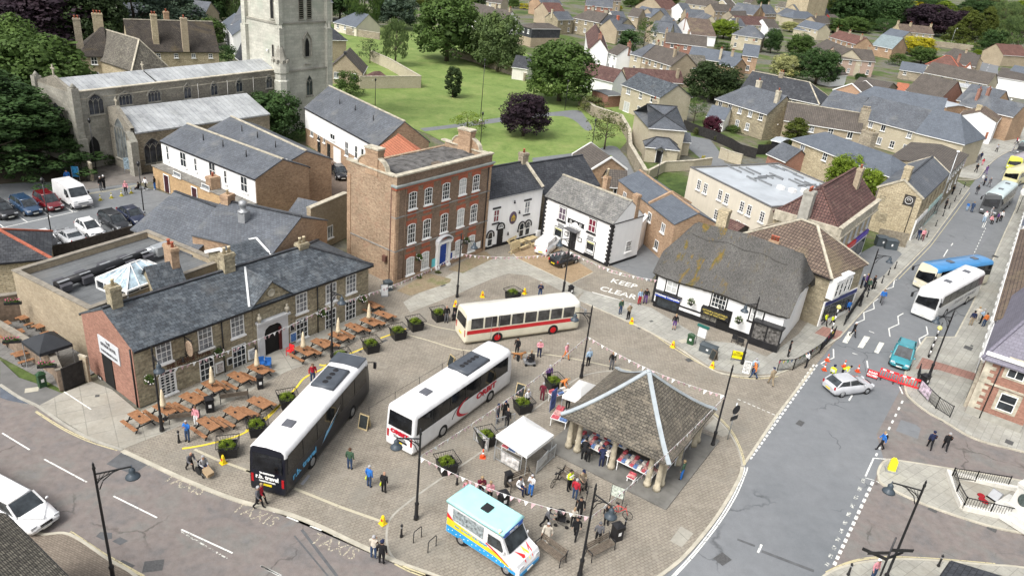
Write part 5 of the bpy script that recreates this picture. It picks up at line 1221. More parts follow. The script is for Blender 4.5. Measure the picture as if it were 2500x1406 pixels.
m=MB();m.bm_((.2,D_/2,11.),(.2,D_/2,12.3),.16,.16);m.bm_((.2,D_/2-.4,11.8),(.2,D_/2+.4,11.8),.16,.16);ch.prt('gable_cross',m,CPG)
m=MB();xx=L_*.375;m.bm_((xx,D_/2,10.6),(xx,D_/2,11.7),.14,.14);m.bm_((xx,D_/2-.3,11.3),(xx,D_/2+.3,11.3),.14,.14);ch.prt('gable_cross',m,CPG)
CWG=glass('leaded_church_glass',(.035,.04,.05),.25,.5)
STF=ASHLAR
for q,w,h,n in((A1(655,715),2.,2.6,3),(A1(860,678),1.9,1.7,4),(A1(1057,655),1.9,1.7,4),(A1(1285,628),1.2,2.,2),(A1(1468,610),1.2,1.9,2),(A1(1640,588),1.2,1.9,2),(A1(1845,563),1.2,1.9,2)):
 u,z=ch.on('f',q);o=ch.win('f',u,z,w,h,n,1,'point',fm=STF,gm=CWG,sill=True);v=ch.at('f',u,z,.08 if n==3 else.03);o.location=v
 m=MB()
 for a,b in(((-w*.55,0),(-w*.45,h*.32)),((-w*.45,h*.32),(0,h*.56)),((0,h*.56),(w*.45,h*.32)),((w*.45,h*.32),(w*.55,0))):m.bm_((a[0],-.1,a[1]),(b[0],-.1,b[1]),.14,.16,up=(0,1,0))
 m.bd('hood_mould',ASHLAR,ch.root,ch.at('f',u,z,0),(0,0,0))
for q in(A1(1355,600),A1(1557,575),A1(1735,555)):u,z=ch.on('f',q);ch.pipe('f',u,5.5,9.,OFFW)
u,z=ch.on('l',A1(432,745));o=ch.win('l',D_/2,5.2,3.8,5.,5,1,'point',fm=STF,gm=CWG);o.location=ch.at('l',D_/2,5.2,.07)
u,z=ch.on('f',A1(635,935));o=ch.win('f',u,2.4,1.5,3.4,1,1,'point',fm=STF,gm=DARK);o.location=ch.at('f',u,2.4,.08)
ai=Bld('church_aisle','lower church aisle with broad sloping lead roof facing the white terraces','church',A1(895,915),A1(1745,795),A1(785,725),5.3,D=None)
aL=ai.L+2.5;aD=max(5.,min(ai.D,9.5));zt=max(5.9,ch.on('f',A1(1160,690))[1])
dn=(ch.wld(0,0)-ai.o).dot(ai.n);aD=dn if dn>2 else aD
m=MB();m.prism([(0,0),(aL,0),(aL,aD),(0,aD)],0,5.3)
for x in(0,.5):m.ply([(x,0,5.),(x,-.1,5.9),(x,aD*.6,zt+.9),(x,aD,zt+.3),(x,aD,5.)][::(-1 if x==0 else 1)])
m.ply([(0,-.1,5.9),(.5,-.1,5.9),(.5,aD*.6,zt+.9),(0,aD*.6,zt+.9)]);m.ply([(0,aD*.6,zt+.9),(.5,aD*.6,zt+.9),(.5,aD,zt+.3),(0,aD,zt+.3)])
ai.prt('wall',m,CHRUB);
slabroof(ai,[[(.5,-.25,5.3),(aL,-.25,5.3),(aL,aD+.1,zt),(.5,aD+.1,zt)]],LEADW,.2,'lead_roof')
ai.box('wall_facing','f',.5,aL,0,5.15,.03,YS if False else RU)
ai.D=aD
o=ai.win('l',aD*.5,4.,2.9,5.4,4,1,'point',fm=STF,gm=glass('pale_leaded_glass',(.1,.11,.11),.4,.4));
m=MB();m.bm_((.2,aD*.6,zt+.9),(.2,aD*.6,zt+1.9),.15,.15);m.bm_((.2,aD*.6-.3,zt+1.5),(.2,aD*.6+.3,zt+1.5),.15,.15);ai.prt('gable_cross',m,CPG)
for x,y in((-.1,-.4),):
 m=MB();m.box(x-.5,x+.4,y-.6,y+.5,0,4.4);m.ply([(x-.5,y-.6,4.4),(x+.4,y-.6,4.4),(x+.4,y+.5,5.6),(x-.5,y+.5,5.6)]);ai.prt('buttress',m,ASHLAR)
for k in range(4):o=ai.win('f',2.6+k*4.6,2.7,2.4,3.3,3,1,'point',fm=STF,gm=CWG)
def along(B0,d,z,px):
 best=min((abs(_pix(B0+d*(t*.05)+Vc((0,0,z-B0.z)))[0]-px),t*.05)for t in range(1,500));return best[1]
SE=W((686,172),9.6);SE.z=0;dS=ch.x;dE=ch.n
tw=along(Vc((SE.x,SE.y,0)),dS,9.6,800);te=along(Vc((SE.x,SE.y,0)),dE,9.6,634);te=min(max(te,tw*.8),tw*1.1);
tr_=em_('church_tower',(SE.x,SE.y,0),ch.rz,'tall square church tower of pale greenish stone with louvred belfry openings','church tower')
T_=Bld.__new__(Bld);T_.root=tr_;T_.L=tw;T_.D=te;T_.ze=36;T_.z0=0;T_.rz=ch.rz;T_.o=Vc((SE.x,SE.y,0));T_.x=ch.x;T_.n=ch.n;T_.sw=False
m=MB()
zst=[(0,9.2,.35),(9.2,16.5,0.),(16.5,34,-.25)]
zs1=T_.on('f',A2(430,475))[1];zs2=T_.on('f',A2(470,155))[1]
zst=[(0,zs1,.3),(zs1,zs2,0.),(zs2,36,-.2)]
for a,b,e in zst:m.prism([(-e,-e),(tw+e,-e),(tw+e,te+e),(-e,te+e)],a,b)
T_.prt('tower_wall',m,ASHG)
for zz,e in((zs1,.42),(zs2,.15)):m=MB();m.box(-e,tw+e,-e,te+e,zz-.12,zz+.12);T_.prt('string_course',m,ASHLAR)
for x in(0.,tw):
 for y in(0.,te):
  if x==0 and y==0:continue
  m=MB();m.box(x-.55,x+.55,y-.55,y+.55,0,zs2-1.);m.lt([(.75,zs2-1.),(.12,zs2+1.2),(0,zs2+1.3)],(x,y,0),4,sm=False);m.box(x-.4,x+.4,y-.4,y+.4,zs2-1.,36);T_.prt('angle_buttress',m,ASHG)
ztu=T_.on('f',A2(295,385),.5)[1];
m=MB();m.lt([(1.25,0),(1.25,zs1-1.2),(1.05,zs1-1.),(1.05,ztu-2.6),(1.2,ztu-2.4),(1.2,ztu-.9),(1.,ztu-.9)],(-.1,-.1,0),8,sm=False);T_.prt('stair_turret',m,ASHG)
m=MB();m.lt([(1.1,ztu-1.),(.08,ztu+2.6),(0,ztu+2.7)],(-.1,-.1,0),8,sm=False);T_.prt('turret_spire',m,ASHLAR)
m=MB()
for i in range(8):t=2*pi*(i+.5)/8;m.box(-.1+1.12*cos(t)-.2,-.1+1.12*cos(t)+.2,-.1+1.12*sin(t)-.2,-.1+1.12*sin(t)+.2,ztu-.9,ztu-.45)
T_.prt('turret_battlement',m,ASHLAR)
m=MB();m.box(-.45,.45,-.45,.45,ztu,zs2-.5);m.lt([(.6,zs2-.6),(.1,zs2+.8)],(0,0,0),4,sm=False);m.box(-.35,.35,-.35,.35,zs2,36);T_.prt('angle_buttress',m,ASHG)
u,z=T_.on('f',A2(427,585));T_.win('f',u,z,1.35,3.2,2,1,'point',fm=STF,gm=CWG).location=T_.at('f',u,z,.33)
u,z=T_.on('f',A2(420,325));T_.win('f',u,z,1.,3.,1,1,'point',fm=STF,gm=DARK)
m=MB()
for a,b in(((-.8,-1.4),(-.8,1.2)),((.8,-1.4),(.8,1.2)),((-.8,1.2),(0,2.3)),((.8,1.2),(0,2.3)),((-.6,-2.6),(.6,-2.6))):m.bm_((a[0],-.12,a[1]),(b[0],-.12,b[1]),.16,.2,up=(0,1,0))
m.bd('niche_moulding',ASHLAR,tr_,T_.at('f',u,z,0),(0,0,0))
for q in(A2(378,40),A2(433,40)):
 u,z=T_.on('f',q,-.2);o=T_.win('f',u,z+.6,.95,5.2,1,1,'point',fm=STF,gm=DARK);o.location=T_.at('f',u,z+.6,-.18)
 m=MB();
 for k in range(12):m.ply([(-.42,-.03,-2.4+k*.3),(.42,-.03,-2.4+k*.3),(.42,-.14,-2.28+k*.3),(-.42,-.14,-2.28+k*.3)]);m.box(-.42,.42,-.15,-.03,-2.42+k*.3,-2.36+k*.3)
 m.bd('louvre',pn('weathered_louvre',(.2,.19,.15),.8,.2),tr_,T_.at('f',u,z+.6,-.18),(0,0,0))
for q in(A2(180,50),A2(222,50)):
 u,z=T_.on('l',q,-.2);o=T_.win('l',u,z+.6,.8,4.6,1,1,'point',fm=STF,gm=DARK);o.location=T_.at('l',u,z+.6,-.18)
u,z=T_.on('l',A2(188,350));T_.win('l',u,z,.5,1.9,1,1,'round',fm=STF,gm=DARK)
for dx in(-1.1,1.3):m=MB();m.box(-.15,.15,-.25,0,-.2,.1);m.bd('floodlight',WT,tr_,T_.at('l',u+dx,z,.05),(0,0,-pi/2))
m=MB();m.box(.3,tw-.3,.3,te-.3,36,36.2);T_.prt('tower_roof',m,LEADW)
# -- houses of the town
Y5=_win(1380,0,260/2031);Y6=_win(1620,0,300/2109);Y7=_win(1840,0,340/2173);Y8=_win(2160,60,340/1839);Y9=_win(1120,0,300/2500)
SKY=lambda a,b:((a[0]+b[0])/2,(a[1]+b[1])/2-12)
CK=lambda*a:a
def hs(label,a,b,ze=5.2,D=7.,kind='g',w=None,r=None,wn_='f',c=None,name='house',cat='house',grp='houses of the old town',**k):
 return hse(name,label,cat,a,b,c or SKY(a,b),ze,kind,wm_=w or BUFF,rm_=r or SL,wn_=wn_,D=D if c is None or D!=7.or True else None,group=grp,**k)
def hg(label,a,b,c,ze=5.,w=None,r=None,wn_='',name='house',cat='house',grp='houses of the old town',**k):
 return hse(name,label,cat,a,b,c,ze,'G',wm_=w or BUFF,rm_=r or SL,wn_=wn_,group=grp,**k)
hs('manor range with very tall chimneys and dark mossy stone tile roof',A1(895,345),A1(1500,350),6.2,9,w=YS,r=COLLY,gt_=None,rise=4.6,wsz=(.7,.8),rg_=CPG,ch_=[(.3,.15,1.5,1.,1.,2,YS),(.62,0.,1.2,1.1,.9,1,BUFF),(.48,.6,1.5,.9,.9,1,ORB)],name='manor_house',cat='manor house',grp=None)
hg('manor cross wing with three small dormers on a grey brown stone slate roof',A1(905,475),A1(1150,455),A1(740,375),5.6,w=YS,r=STSLATE,rp=A1(990,290),rx=(.5,0),rg_=CPG,gt_=None,hl=.4,name='manor_wing',cat='manor house',grp=None,D=13)
hs('hipped manor end with white lead hip and dark brown roof near the yew',A1(540,378),A1(740,380),6.2,8,w=YS,r=COLLY,gt_=None,hl=.5,rise=4,ch_=[(.1,.3,1.6,1.1,.8,2,RU),(.85,.6,2.2,1.6,.9,3,YS)],name='manor_house',cat='manor house',grp=None)
hs('small brown roofed bay with two white windows below the manor hip',A1(640,415),A1(775,415),4.2,3,w=YS,r=COLLY,gt_=None,name='manor_bay',cat='manor house',grp=None,sy_=1,step=1.5)
hs('slate lean-to with small skylight between the manor and the church nave',A1(1110,450),A1(1390,415),3.5,4,w=YS,r=SL,gt_=None,wn_='',grp=None)
hg('pale stone gable with twin lancet windows beside the church tower',A1(1672,415),A1(1760,415),A1(1740,335),3.5,w=YS,r=SD,rise=2.6,D=6,grp=None)
hs('tan brick house with bay windows left of the church tower',A1(1592,160),A1(1790,192),5.6,8,w=bk('tan_brick',(.42,.27,.13),(.36,.22,.11),(.4,.3,.2),.3,.12,.01,.3,.2),r=SL,rp=A1(1690,35),rx=(.3,.5),wn_='f',grp=None)
hs('white house with pale slate roof half hidden by the tan brick house',A1(1530,150),A1(1600,240),4.5,6,w=WW,r=SB,wn_='',grp=None)
hg('grey gable between dark conifers at the top left',A1(760,75),A1(840,100),A1(740,10),6,w=OFFW,r=SL,D=10,grp=None)
hs('slate roof poking through conifers beside the yellow tree',A1(1290,95),A1(1400,108),5,8,w=BUFF,r=SL,wn_='',grp=None)
hs('slate roofed house right behind the church tower',A2(560,270),A2(690,272),5.,7,w=BUFF,r=SD,wn_='',hr=.4,grp=None)
hg('low buff cottage gable with one white window beside the walled garden',A2(560,480),A2(800,500),A2(530,345),2.7,w=BUFF,r=TG,rp=A2(690,375),rx=(.5,0),wn_='f',D=9,ch_=[(.5,.05,.5,.5,.5,0,SD)],name='cottage',cat='cottage',grp=None)
hs('low bungalow with blue slate hip roof beyond the church tower',A2(607,150),A2(760,185),2.7,9,w=CREAMW,r=SB,hl=.5,sy_=1,grp=None,name='bungalow',cat='bungalow')
hs('grey rendered house end beyond the tower',A2(550,15),A2(595,15),6,9,w=OFFW,r=SL,grp=None)
hg('white gabled inn with tall dark roof and three white dormers',Y9(890,480),Y9(1240,480),Y9(1110,300),3.6,w=WW,r=TG,rp=Y9(1115,235),rx=(.5,0),D=None,ch_=[(.5,.05,.9,.8,.7,2),(.5,.4,.9,.8,.7,1)])
B_=Bld('mansard_house','dark slate mansard house with brick ground floor behind the birch trees','house',Y9(1490,585),Y9(2070,590),Y9(1270,520),5.4)
B_.roof('g',6.6,TG,.15,.15,B_.D*.5,B_.D*.4,SD,gt_=WT);B_.box('brick_ground_floor','f',0,B_.L,0,2.6,.12,BUFF);B_.box('brick_ground_floor','l' if not B_.sw else 'r',0,B_.D,0,2.6,.12,BUFF)
for t in(.35,.75):B_.win('l' if not B_.sw else 'r',B_.D*t,4.3,.8,1.2,2,2)
hs('stone cottage with slate roof and two windows right of the dark dormer roof',Y9(2020,400),Y9(2330,395),5.,6,w=STN,ch_=[(0.,.5,.8,.6,.6,1,CB)])
hs('old stone house with three white sash windows and hipped brown roof',Y5(150,335),Y5(655,432),5.4,8,w=STN,r=TG,hl=.4,step=2.9,ch_=[(.9,.6,1.,1.6,.7,3,RU),(.3,.8,1.,1.2,.7,3,RU)])
hs('dark slate side wing of the old stone house with a skylight',Y5(655,440),Y5(1000,525),5.2,8,w=STN,r=SD,wn_='',c=Y5(800,225),ch_=[(.85,.1,.7,.8,.7,0,CLAYR)])
hg('white gabled house with dark red brown roof beside the ivy clad tree',Y5(455,945),Y5(820,985),Y5(240,610),5.,w=WW,r=TM,rp=Y5(640,750),rx=(.5,0),ch_=[(.5,.05,1.2,.9,.8,1,REDB)])
hs('white house range with black framed windows below a brown roof',Y5(820,990),Y5(990,1050),4.8,6,w=WW,r=TG,c=Y5(900,800),step=1.8,ch_=[(.9,.6,.9,1.,.7,2,REDB)])
hs('cream terrace house with dark lintels and blue slate roof',Y5(1255,1020),Y5(1460,1075),5.4,8,w=CB,r=SL,c=Y5(1650,920),hl=.3,step=1.7,ch_=[(.9,.7,.7,.6,.6,3,BUFF)])
hs('brown roofed terrace with white sashes and a dark downpipe',Y5(1460,1070),Y5(2031,1250),5.4,8,w=BUFF,r=TG,c=Y5(1900,1000),step=2.2,ch_=[(.55,.7,.8,.9,.6,2),(.8,.3,.7,.6,.6,2)])
hg('plain white gable cottage with brown roof in front of the brown terrace',A3(835,560),A3(925,548),A3(1060,520),3.4,w=WW,r=TM,rise=2.4,D=9)
hs('long brown roof cottage range above the slate roofed villa',A3(930,545),A3(1320,568),3.,6,w=BUFF,r=TM,wn_='',ch_=[(.4,.6,1.,.8,.6,1),(.9,.2,.8,.6,.6,0)])
v_=hse('villa','buff villa with patchy slate roof, white casements and patio door','house',A3(900,577),A3(1160,668),A3(1355,658),5.3,'g',wm_=CB,rm_=SO,rp=A3(1280,585),rx=(1,.5),gt_=WT)
for q,w,h in((A3(942,625),1.3,1.3),(A3(1026,655),.9,1.3),(A3(1108,683),1.4,1.3),(A3(1010,750),.9,1.2)):u,z=v_.on('f',q);v_.win('f',u,z,w,h,2,2)
u,z=v_.on('f',A3(927,735));v_.win('f',u,z,1.9,2.1,2,1,gm=CURT)
v_.box('side_projection','f',v_.L*.93 if not v_.sw else 0,v_.L if not v_.sw else v_.L*.07,0,5.2,.1,CB)
py=hse('square_lodge','square cream lodge with pyramid slate roof and black front door','house',A3(1085,872),A3(1330,892),A3(1022,768),5.2,'g',wm_=CB,rm_=SL,hl=.5,hr=.5,rp=A3(1178,725),rx=(.5,.5),rg_=SD,ch_=[(.4,.75,.4,.7,.6,1,CB)],wn_='')
pc=Bld('lodge_porch','small cream porch with hipped slate roof in front of the square lodge','porch',A3(1062,1000),A3(1285,1025),A3(1110,930),2.7,D=3.2)
pc.roof('g',3.9,SL,.2,.2,1.6,1.6,CB,gt_=WT,rg_=SD);u,z=pc.on('f',A3(1150,1065));pc.door('f',u,.1,.95,2.05,BK,WT)
m=MB();thick_faces(m,[[(u-.9,-.9,2.4),(u,-.9,2.95),(u,.1,2.95),(u-.9,.1,2.4)],[(u,-.9,2.95),(u+.9,-.9,2.4),(u+.9,.1,2.4),(u,.1,2.95)]],.08);pc.prt('porch_canopy',m,SL)
hs('single storey slate wing on the right of the square lodge',A3(1310,965),A3(1365,970),2.6,3,w=CB,wn_='')
hs('terrace with red brick front, four white sashes and brown roof',Y6(40,720),Y6(735,800),5.2,7,w=REDB,r=TG,step=3.2,ch_=[(.55,.55,.9,.7,.6,2),(0.,.5,.8,.7,.6,1)])
hs('long blue grey slate roof running in front of the red brick terrace',Y6(430,970),Y6(1280,1100),3.6,7,w=CB,r=SB,sy_=1,c=Y6(900,850),ch_=[(.62,.1,.8,.6,.6,2,CB),(.85,0.,.9,.7,.6,2)])
hg('brick gable at the end of the long blue slate roof',Y6(1210,1150),Y6(1420,1130),Y6(1340,1000),3.6,w=ORB,r=SB,rise=2.,D=5)
hs('orange brick house with blue slate roof and white sash windows near the big yew',Y6(1360,940),Y6(1620,975),5.2,7.5,w=ORB,r=SB,c=Y6(1780,800),step=2.4,ch_=[(.55,.75,.9,.8,.6,2,CB)])
hs('square buff house with slate pyramid roof and white windows',Y6(1185,582),Y6(1690,655),5.2,9,w=CB,hl=.48,hr=.48,c=Y6(1750,560),step=2.6)
hg('large tan gable with two dormers behind the lime green tree',Y6(650,410),Y6(950,440),Y6(870,290),4.4,w=CB,r=SL,rp=Y6(810,275),rx=(.5,0),D=16)
hg('white gable with brown mossy roof and red brick chimney',Y6(220,440),Y6(485,590),Y6(640,380),3.6,w=WW,r=TILEB,rp=Y6(345,300),rx=(.5,0),D=9,ch_=[(.5,.03,1.2,1.,.7,1,REDB)])
hs('slate roofed building with broad flat ridges behind the white gable',Y6(0,560),Y6(320,565),4.5,9,w=BUFF,r=SL,wn_='')
hg('orange brick gable beside a telegraph pole',Y6(90,440),Y6(225,450),Y6(170,300),4.5,w=ORB,r=SL,rise=2.6,D=9)
hs('big red brown tiled roof at the top of the town',Y6(0,175),Y6(270,150),4.5,14,w=BUFF,r=TR_,wn_='')
hs('buff house with broad white gabled porch on the upper street',Y6(370,60),Y6(900,130),5.,8,w=CB,r=TG,step=3)
hg('buff gable with white bargeboards on the upper street',Y6(890,70),Y6(1105,105),Y6(1010,0),4.2,w=CB,r=TG,rise=2.6,vg_=WT,D=9)
hs('brown tiled terrace roof with a white gable at its left end',Y6(1300,420),Y6(1850,440),5.,8,w=CB,r=TM)
hs('white rendered cottage with brown roof beside the blossom tree',Y6(1800,475),Y6(1990,480),4.6,8,w=WW,r=TG)
hs('slate cottage with tall stone chimney left of the brown terraces',Y6(1250,450),Y6(1410,455),5.,7,w=OFFW,r=SL,ch_=[(.1,.1,.6,.9,.8,0,RU)])
hs('low brick range with a red chimney and small white windows',Y6(1200,290),Y6(1540,285),4.,6,w=RU,r=TG,sy_=1,ch_=[(.05,.5,.9,.5,.5,1,REDB)])
hg('tall orange brick gable of the school with stone chimney',Y6(1540,260),Y6(1730,250),Y6(1640,120),5.,w=ORB,r=SL,rise=4.,D=12,ch_=[(.5,0.,1.4,.5,.5,1,YS)])
hs('school slate roof with three tall white dormers',Y6(1740,235),Y6(1940,235),5.6,9,w=ORB,r=SL,rise=3.6,step=1.4,ch_=[(.85,.5,1.2,.5,.5,1,YS)])
hs('long grey roof with white bargeboard gable beside the school',Y7(365,215),Y7(640,290),3.6,9,w=CB,r=SL,wn_='')
hs('pale stone hall range with small crosses on its gables',Y7(340,100),Y7(720,165),5.,8,w=YS,r=STSLATE,wn_='f',sy_=1)
hs('blue slate villa with hipped roof and yellow brick wall',Y7(620,285),Y7(1000,300),4.6,8,w=CB,r=SB,hl=.5,hr=.5,wn_='')
hs('low blue slate house with buff gable beside the round blossom tree',Y7(690,400),Y7(1010,470),4.4,7,w=CB,r=SB,c=Y7(1090,400),step=3)
hg('buff gable with solar panels beside the low blue slate house',Y7(860,490),Y7(1120,470),Y7(1000,380),3.,w=CB,r=SB,rise=2.2,D=7)
hs('brown hipped terrace with slate ends near the big red doors',Y7(1000,380),Y7(1240,360),4.6,8,w=BUFF,r=TG,wn_='',ch_=[(.2,.4,.8,.8,.6,2)])
hs('grey hipped building with bright red doors under the chestnut trees',Y7(1250,350),Y7(1430,355),4.,9,w=pn('bright_red_door_wall',(.45,.03,.03),.6),r=TG,hr=.5,wn_='')
hs('brown tiled terrace row with white windows and several chimneys',Y7(1180,570),Y7(1600,690),5.,7,w=ORB,r=TR_,c=Y7(1640,510),step=3.2,ch_=[(0.,.4,.8,.6,.6,1),(.4,.5,.9,.8,.6,2),(.95,.3,.8,.8,.6,2)])
hs('teal slate chapel roof with brick gable and small white finial',Y7(1850,700),Y7(2170,760),4.,11,w=ORB,r=pn('teal_slate_roof',(.19,.235,.245),.55,.15,1.2),c=Y7(2130,500),wn_='f',sy_=1,name='chapel',cat='chapel')
hs('long grey terrace of several roofs behind the dark round tree',Y7(930,730),Y7(1300,900),5.,8,w=CB,r=TG,c=Y7(1500,700),wn_='')
hs('grey roofed terrace end with pale pink walls and white trim',Y7(1300,905),Y7(1900,960),5.,8,w=pn('pale_pink_brick',(.42,.31,.25),.85,.12,3),r=TG,c=Y7(1960,810),step=2.8,ch_=[(.4,.6,.8,1.,.6,3),(.95,.6,.8,.8,.6,2)])
hs('dark slate cottage with lime render under the round tree',Y7(1230,1180),Y7(1460,1165),3.2,4.5,w=WW,r=TG,c=Y7(1420,1000),wn_='')
hs('long plain slate roof with white hip and stone chimney',A4(30,600),A4(560,712),5.,9.,w=STN,r=SD,c=A4(440,560),hr=.5,step=3.2,rg_=CPG,ch_=[(.38,.5,1.,1.,.8,2,RU)])
hs('stone house with hip slate roof and small white windows above the timber fence',A3(1545,675),A3(1895,780),5.2,9,w=STN,r=SL,c=A3(1968,760),hl=.4,ch_=[(.25,.9,.8,1.,.7,1,CPG),(.95,.3,.9,.8,.7,1,CPG)],step=2.4)
hs('brown rubble outbuilding wall beside the white sun room',A3(1750,800),A3(1968,850),3.,3,w=RU,r=RU,wn_='',rise=.3)
hs('white glazed sun room behind the purple leaved shrub',A3(1480,795),A3(1600,820),2.5,5,w=WW,r=SB,sy_=1,step=1.5)
hs('buff house corner with a low white window near the yew',A3(1290,455),A3(1480,470),5.,7,w=BUFF,r=STSLATE,c=A3(1440,425),hl=.4,step=2.5)
hs('long dark brown pantile cottage row with small stone walls',A4(325,820),A4(850,905),4.6,7.5,w=BUFF,r=TILEB if False else TG,c=A4(620,750),step=3.,ch_=[(1.,.3,1.2,1.6,1.,4,RU,CLAYY)],rg_=CPG)
hs('brick house with long blue slate roof hipped at the far end',A4(385,950),A4(1050,1205),5.6,6.5,w=YS,r=SB,c=A4(600,925),hr=.5,hl=.5,rise=1.9,step=4.2,ch_=[(.52,.75,2.,2.2,1.2,4,RU,CLAYY)])
hs('small brick outbuilding with slate roof left of the long blue slate house',A4(212,1050),A4(338,1105),2.8,5,w=REDB,r=SL,wn_='',c=A4(300,1040))
hs('big plain slate roof with hipped end and low cream walls',A4(1230,905),A4(1560,985),5.2,11,w=CB,r=SB,c=A4(1100,750),hr=.35,wn_='')
hs('blue slate roof with two white dormer windows above the stone chimneys',A4(800,790),A4(1240,905),5.,10,w=CB,r=SL,c=A4(1100,760),step=2.2)
hs('slate roofs stepping down behind the brown cottage row',A4(570,735),A4(800,790),5.,9,w=YS,r=SL,c=A4(830,710),wn_='')
hs('long blue slate range with a hip facing the flat roofed brick shop',A4(780,690),A4(1400,800),5.,9,w=CB,r=SB,c=A4(1000,655),wn_='',hl=.4)
hs('flat topped orange brick shop behind the blue slate range',A4(1105,650),A4(1440,735),5.4,8,w=ORB,r=FLATG,rise=.25,wn_='',c=A4(1480,700))
hs('large dark brown tile roof with red brick gable in the middle of town',A4(1160,620),A4(1400,675),5.,11,w=REDB,r=TG,c=A4(1500,560),wn_='')
hg('pinkish brick gable with white bargeboards and two casements',A4(665,615),A4(880,660),A4(960,560),4.4,w=pn('pinkish_brick',(.42,.27,.18),.85,.12,3),r=TG,rp=A4(790,575),rx=(.5,0),vg_=WT,wn_='f',D=9)
hg('slate roofed stone gable behind the pinkish bargeboard gable',A4(1005,640),A4(1100,600),A4(900,530),4.4,w=RU,r=TG,rise=1.8,D=8)
hs('low orange tiled shed between the grey gable and the big brown roof',A4(1090,620),A4(1165,632),2.4,5,w=ORB,r=TILEO,wn_='')
hs('long low brown roofed range with yellow brick walls',A4(1285,495),A4(1720,580),4.2,8,w=CB,r=TG,c=A4(1760,540),step=3.4,sy_=1)
hs('red brown pyramid roofed house with bright red hips',Y8(545,525),Y8(1000,600),4.6,9,w=CB,r=TR_,hl=.5,hr=.5,c=Y8(1060,570),rg_=CLAYR,ch_=[(.8,.6,.6,.8,.6,2,REDB)],wn_='')
hs('slate roofed row with four white windows on a stone wall',Y8(200,590),Y8(520,640),3.,6,w=RU,r=SB,sy_=1,step=2.2)
hs('grey pitched roof with brick chimney at the top of the sloping road',Y8(780,395),Y8(1060,470),4.6,7,w=BUFF,r=TG,wn_='')
hg('white gabled cottage with orange roof beside the sloping road',Y8(1030,620),Y8(1160,640),Y8(960,460),3.4,w=WW,r=TILEO,rise=2.6,D=8)
hg('buff stone house end with tall chimneys beside the sloping road',Y8(1195,560),Y8(1270,430),Y8(1100,330),4.6,w=RU,r=TG,rise=2.2,D=8,ch_=[(.5,.6,.9,.9,.7,2)])
hs('mansion with stone gables, tall end chimneys and brown tile roof',Y8(215,90),Y8(650,130),6.,8,w=YS,r=TILEB,c=Y8(640,30),ch_=[(0.,.5,1.2,.7,.9,1,YS),(1.,.5,1.2,.7,.9,1,YS),(.35,.4,1,.9,.7,2,YS)],step=3)
hg('slate roofed front wing of the mansion with a white window',Y8(205,190),Y8(400,200),Y8(360,80),5.,w=YS,r=SB,rise=3.,wn_='f',D=10)
hs('brown tiled hall with pale slate lean-to right of the mansion',Y8(1570,400),Y8(1900,420),4.6,10,w=BUFF,r=TR_,wn_='')
hg('tall white fronted house with brown roof right of the sloping road',Y8(1480,690),Y8(1570,580),Y8(1700,500),5.2,w=WW,r=TG,rise=1.5,D=9,ch_=[(.5,.9,.9,1.2,.6,4)])
hs('white house with blue slate roof and small dark windows at the right edge',Y8(1610,665),Y8(1900,720),5.2,8,w=WW,r=SB,step=3.2,fm=BK)
hs('grey roofed brick house with red pilastered chimney by the road bend',Y8(960,990),Y8(1400,1090),5.2,10,w=ORB,r=SL,c=Y8(1500,990),wn_='')
hs('long white lantern roof of the covered yard',Y8(940,810),Y8(1440,880),3.6,6,w=OFFW,r=LEADW,wn_='',rise=.6)
hg('white rendered shop end with dark roof and framed poster',(2344,281),(2433,298),(2420,262),5.,w=WW,r=TILEB,rp=(2405,272),rx=(.5,0),D=9,name='shop',cat='shop',ch_=[(.4,.3,.9,1.,.7,0,YS)],grp=None)
hg('tall brick corner shop with green tiled shop front at the road bend',Y8(1700,1215),Y8(1900,1190),Y8(1600,1010),5.6,w=ORB,r=SL,rise=2.5,D=12,name='shop',cat='shop',ch_=[(.3,.8,1.4,.9,.6,1,REDB),(.9,.8,1.4,.9,.6,1,REDB)],grp=None)
hg('brown pantile roof and stone gable with a small fence beside the park path',A3(695,1155),A3(920,1155),A3(655,1075),3.6,w=ORB,r=TG,rp=A3(825,1078),rx=(.5,0),vg_=WT,D=7,grp=None,name='garage',cat='garage')
hs('low stone cottage with dark pantile lean-to and one white window behind the restaurant',A3(800,1270),A3(930,1280),2.6,4.,w=YS,r=TG,sy_=1,c=A3(850,1180),grp=None,name='cottage',cat='cottage',rise=1.6)
hs('white and grey garage block at the edge of the park wall',A3(145,455),A3(250,470),3.,6,w=OFFW,r=SD,wn_='',c=A3(210,365),grp=None,name='garage',cat='garage')
hs('flat roofed brick garage with a grey car park edge beside the villa',A3(800,655),A3(890,650),2.6,5,w=REDB,r=FELT,rise=.2,wn_='',c=A3(720,630),grp=None,name='garage',cat='garage')
hs('black and white shed at the garden end by the conifers',A4(240,960),A4(300,975),2.6,4,w=BK,r=FLATG,rise=.2,wn_='',grp=None,name='shed',cat='shed')
hs('terracotta coloured garden shed roof in the walled garden',A2(870,540),A2(980,535),2.,3,w=WOODD,r=TM,wn_='',grp=None,name='shed',cat='shed',hl=.4,hr=.4)
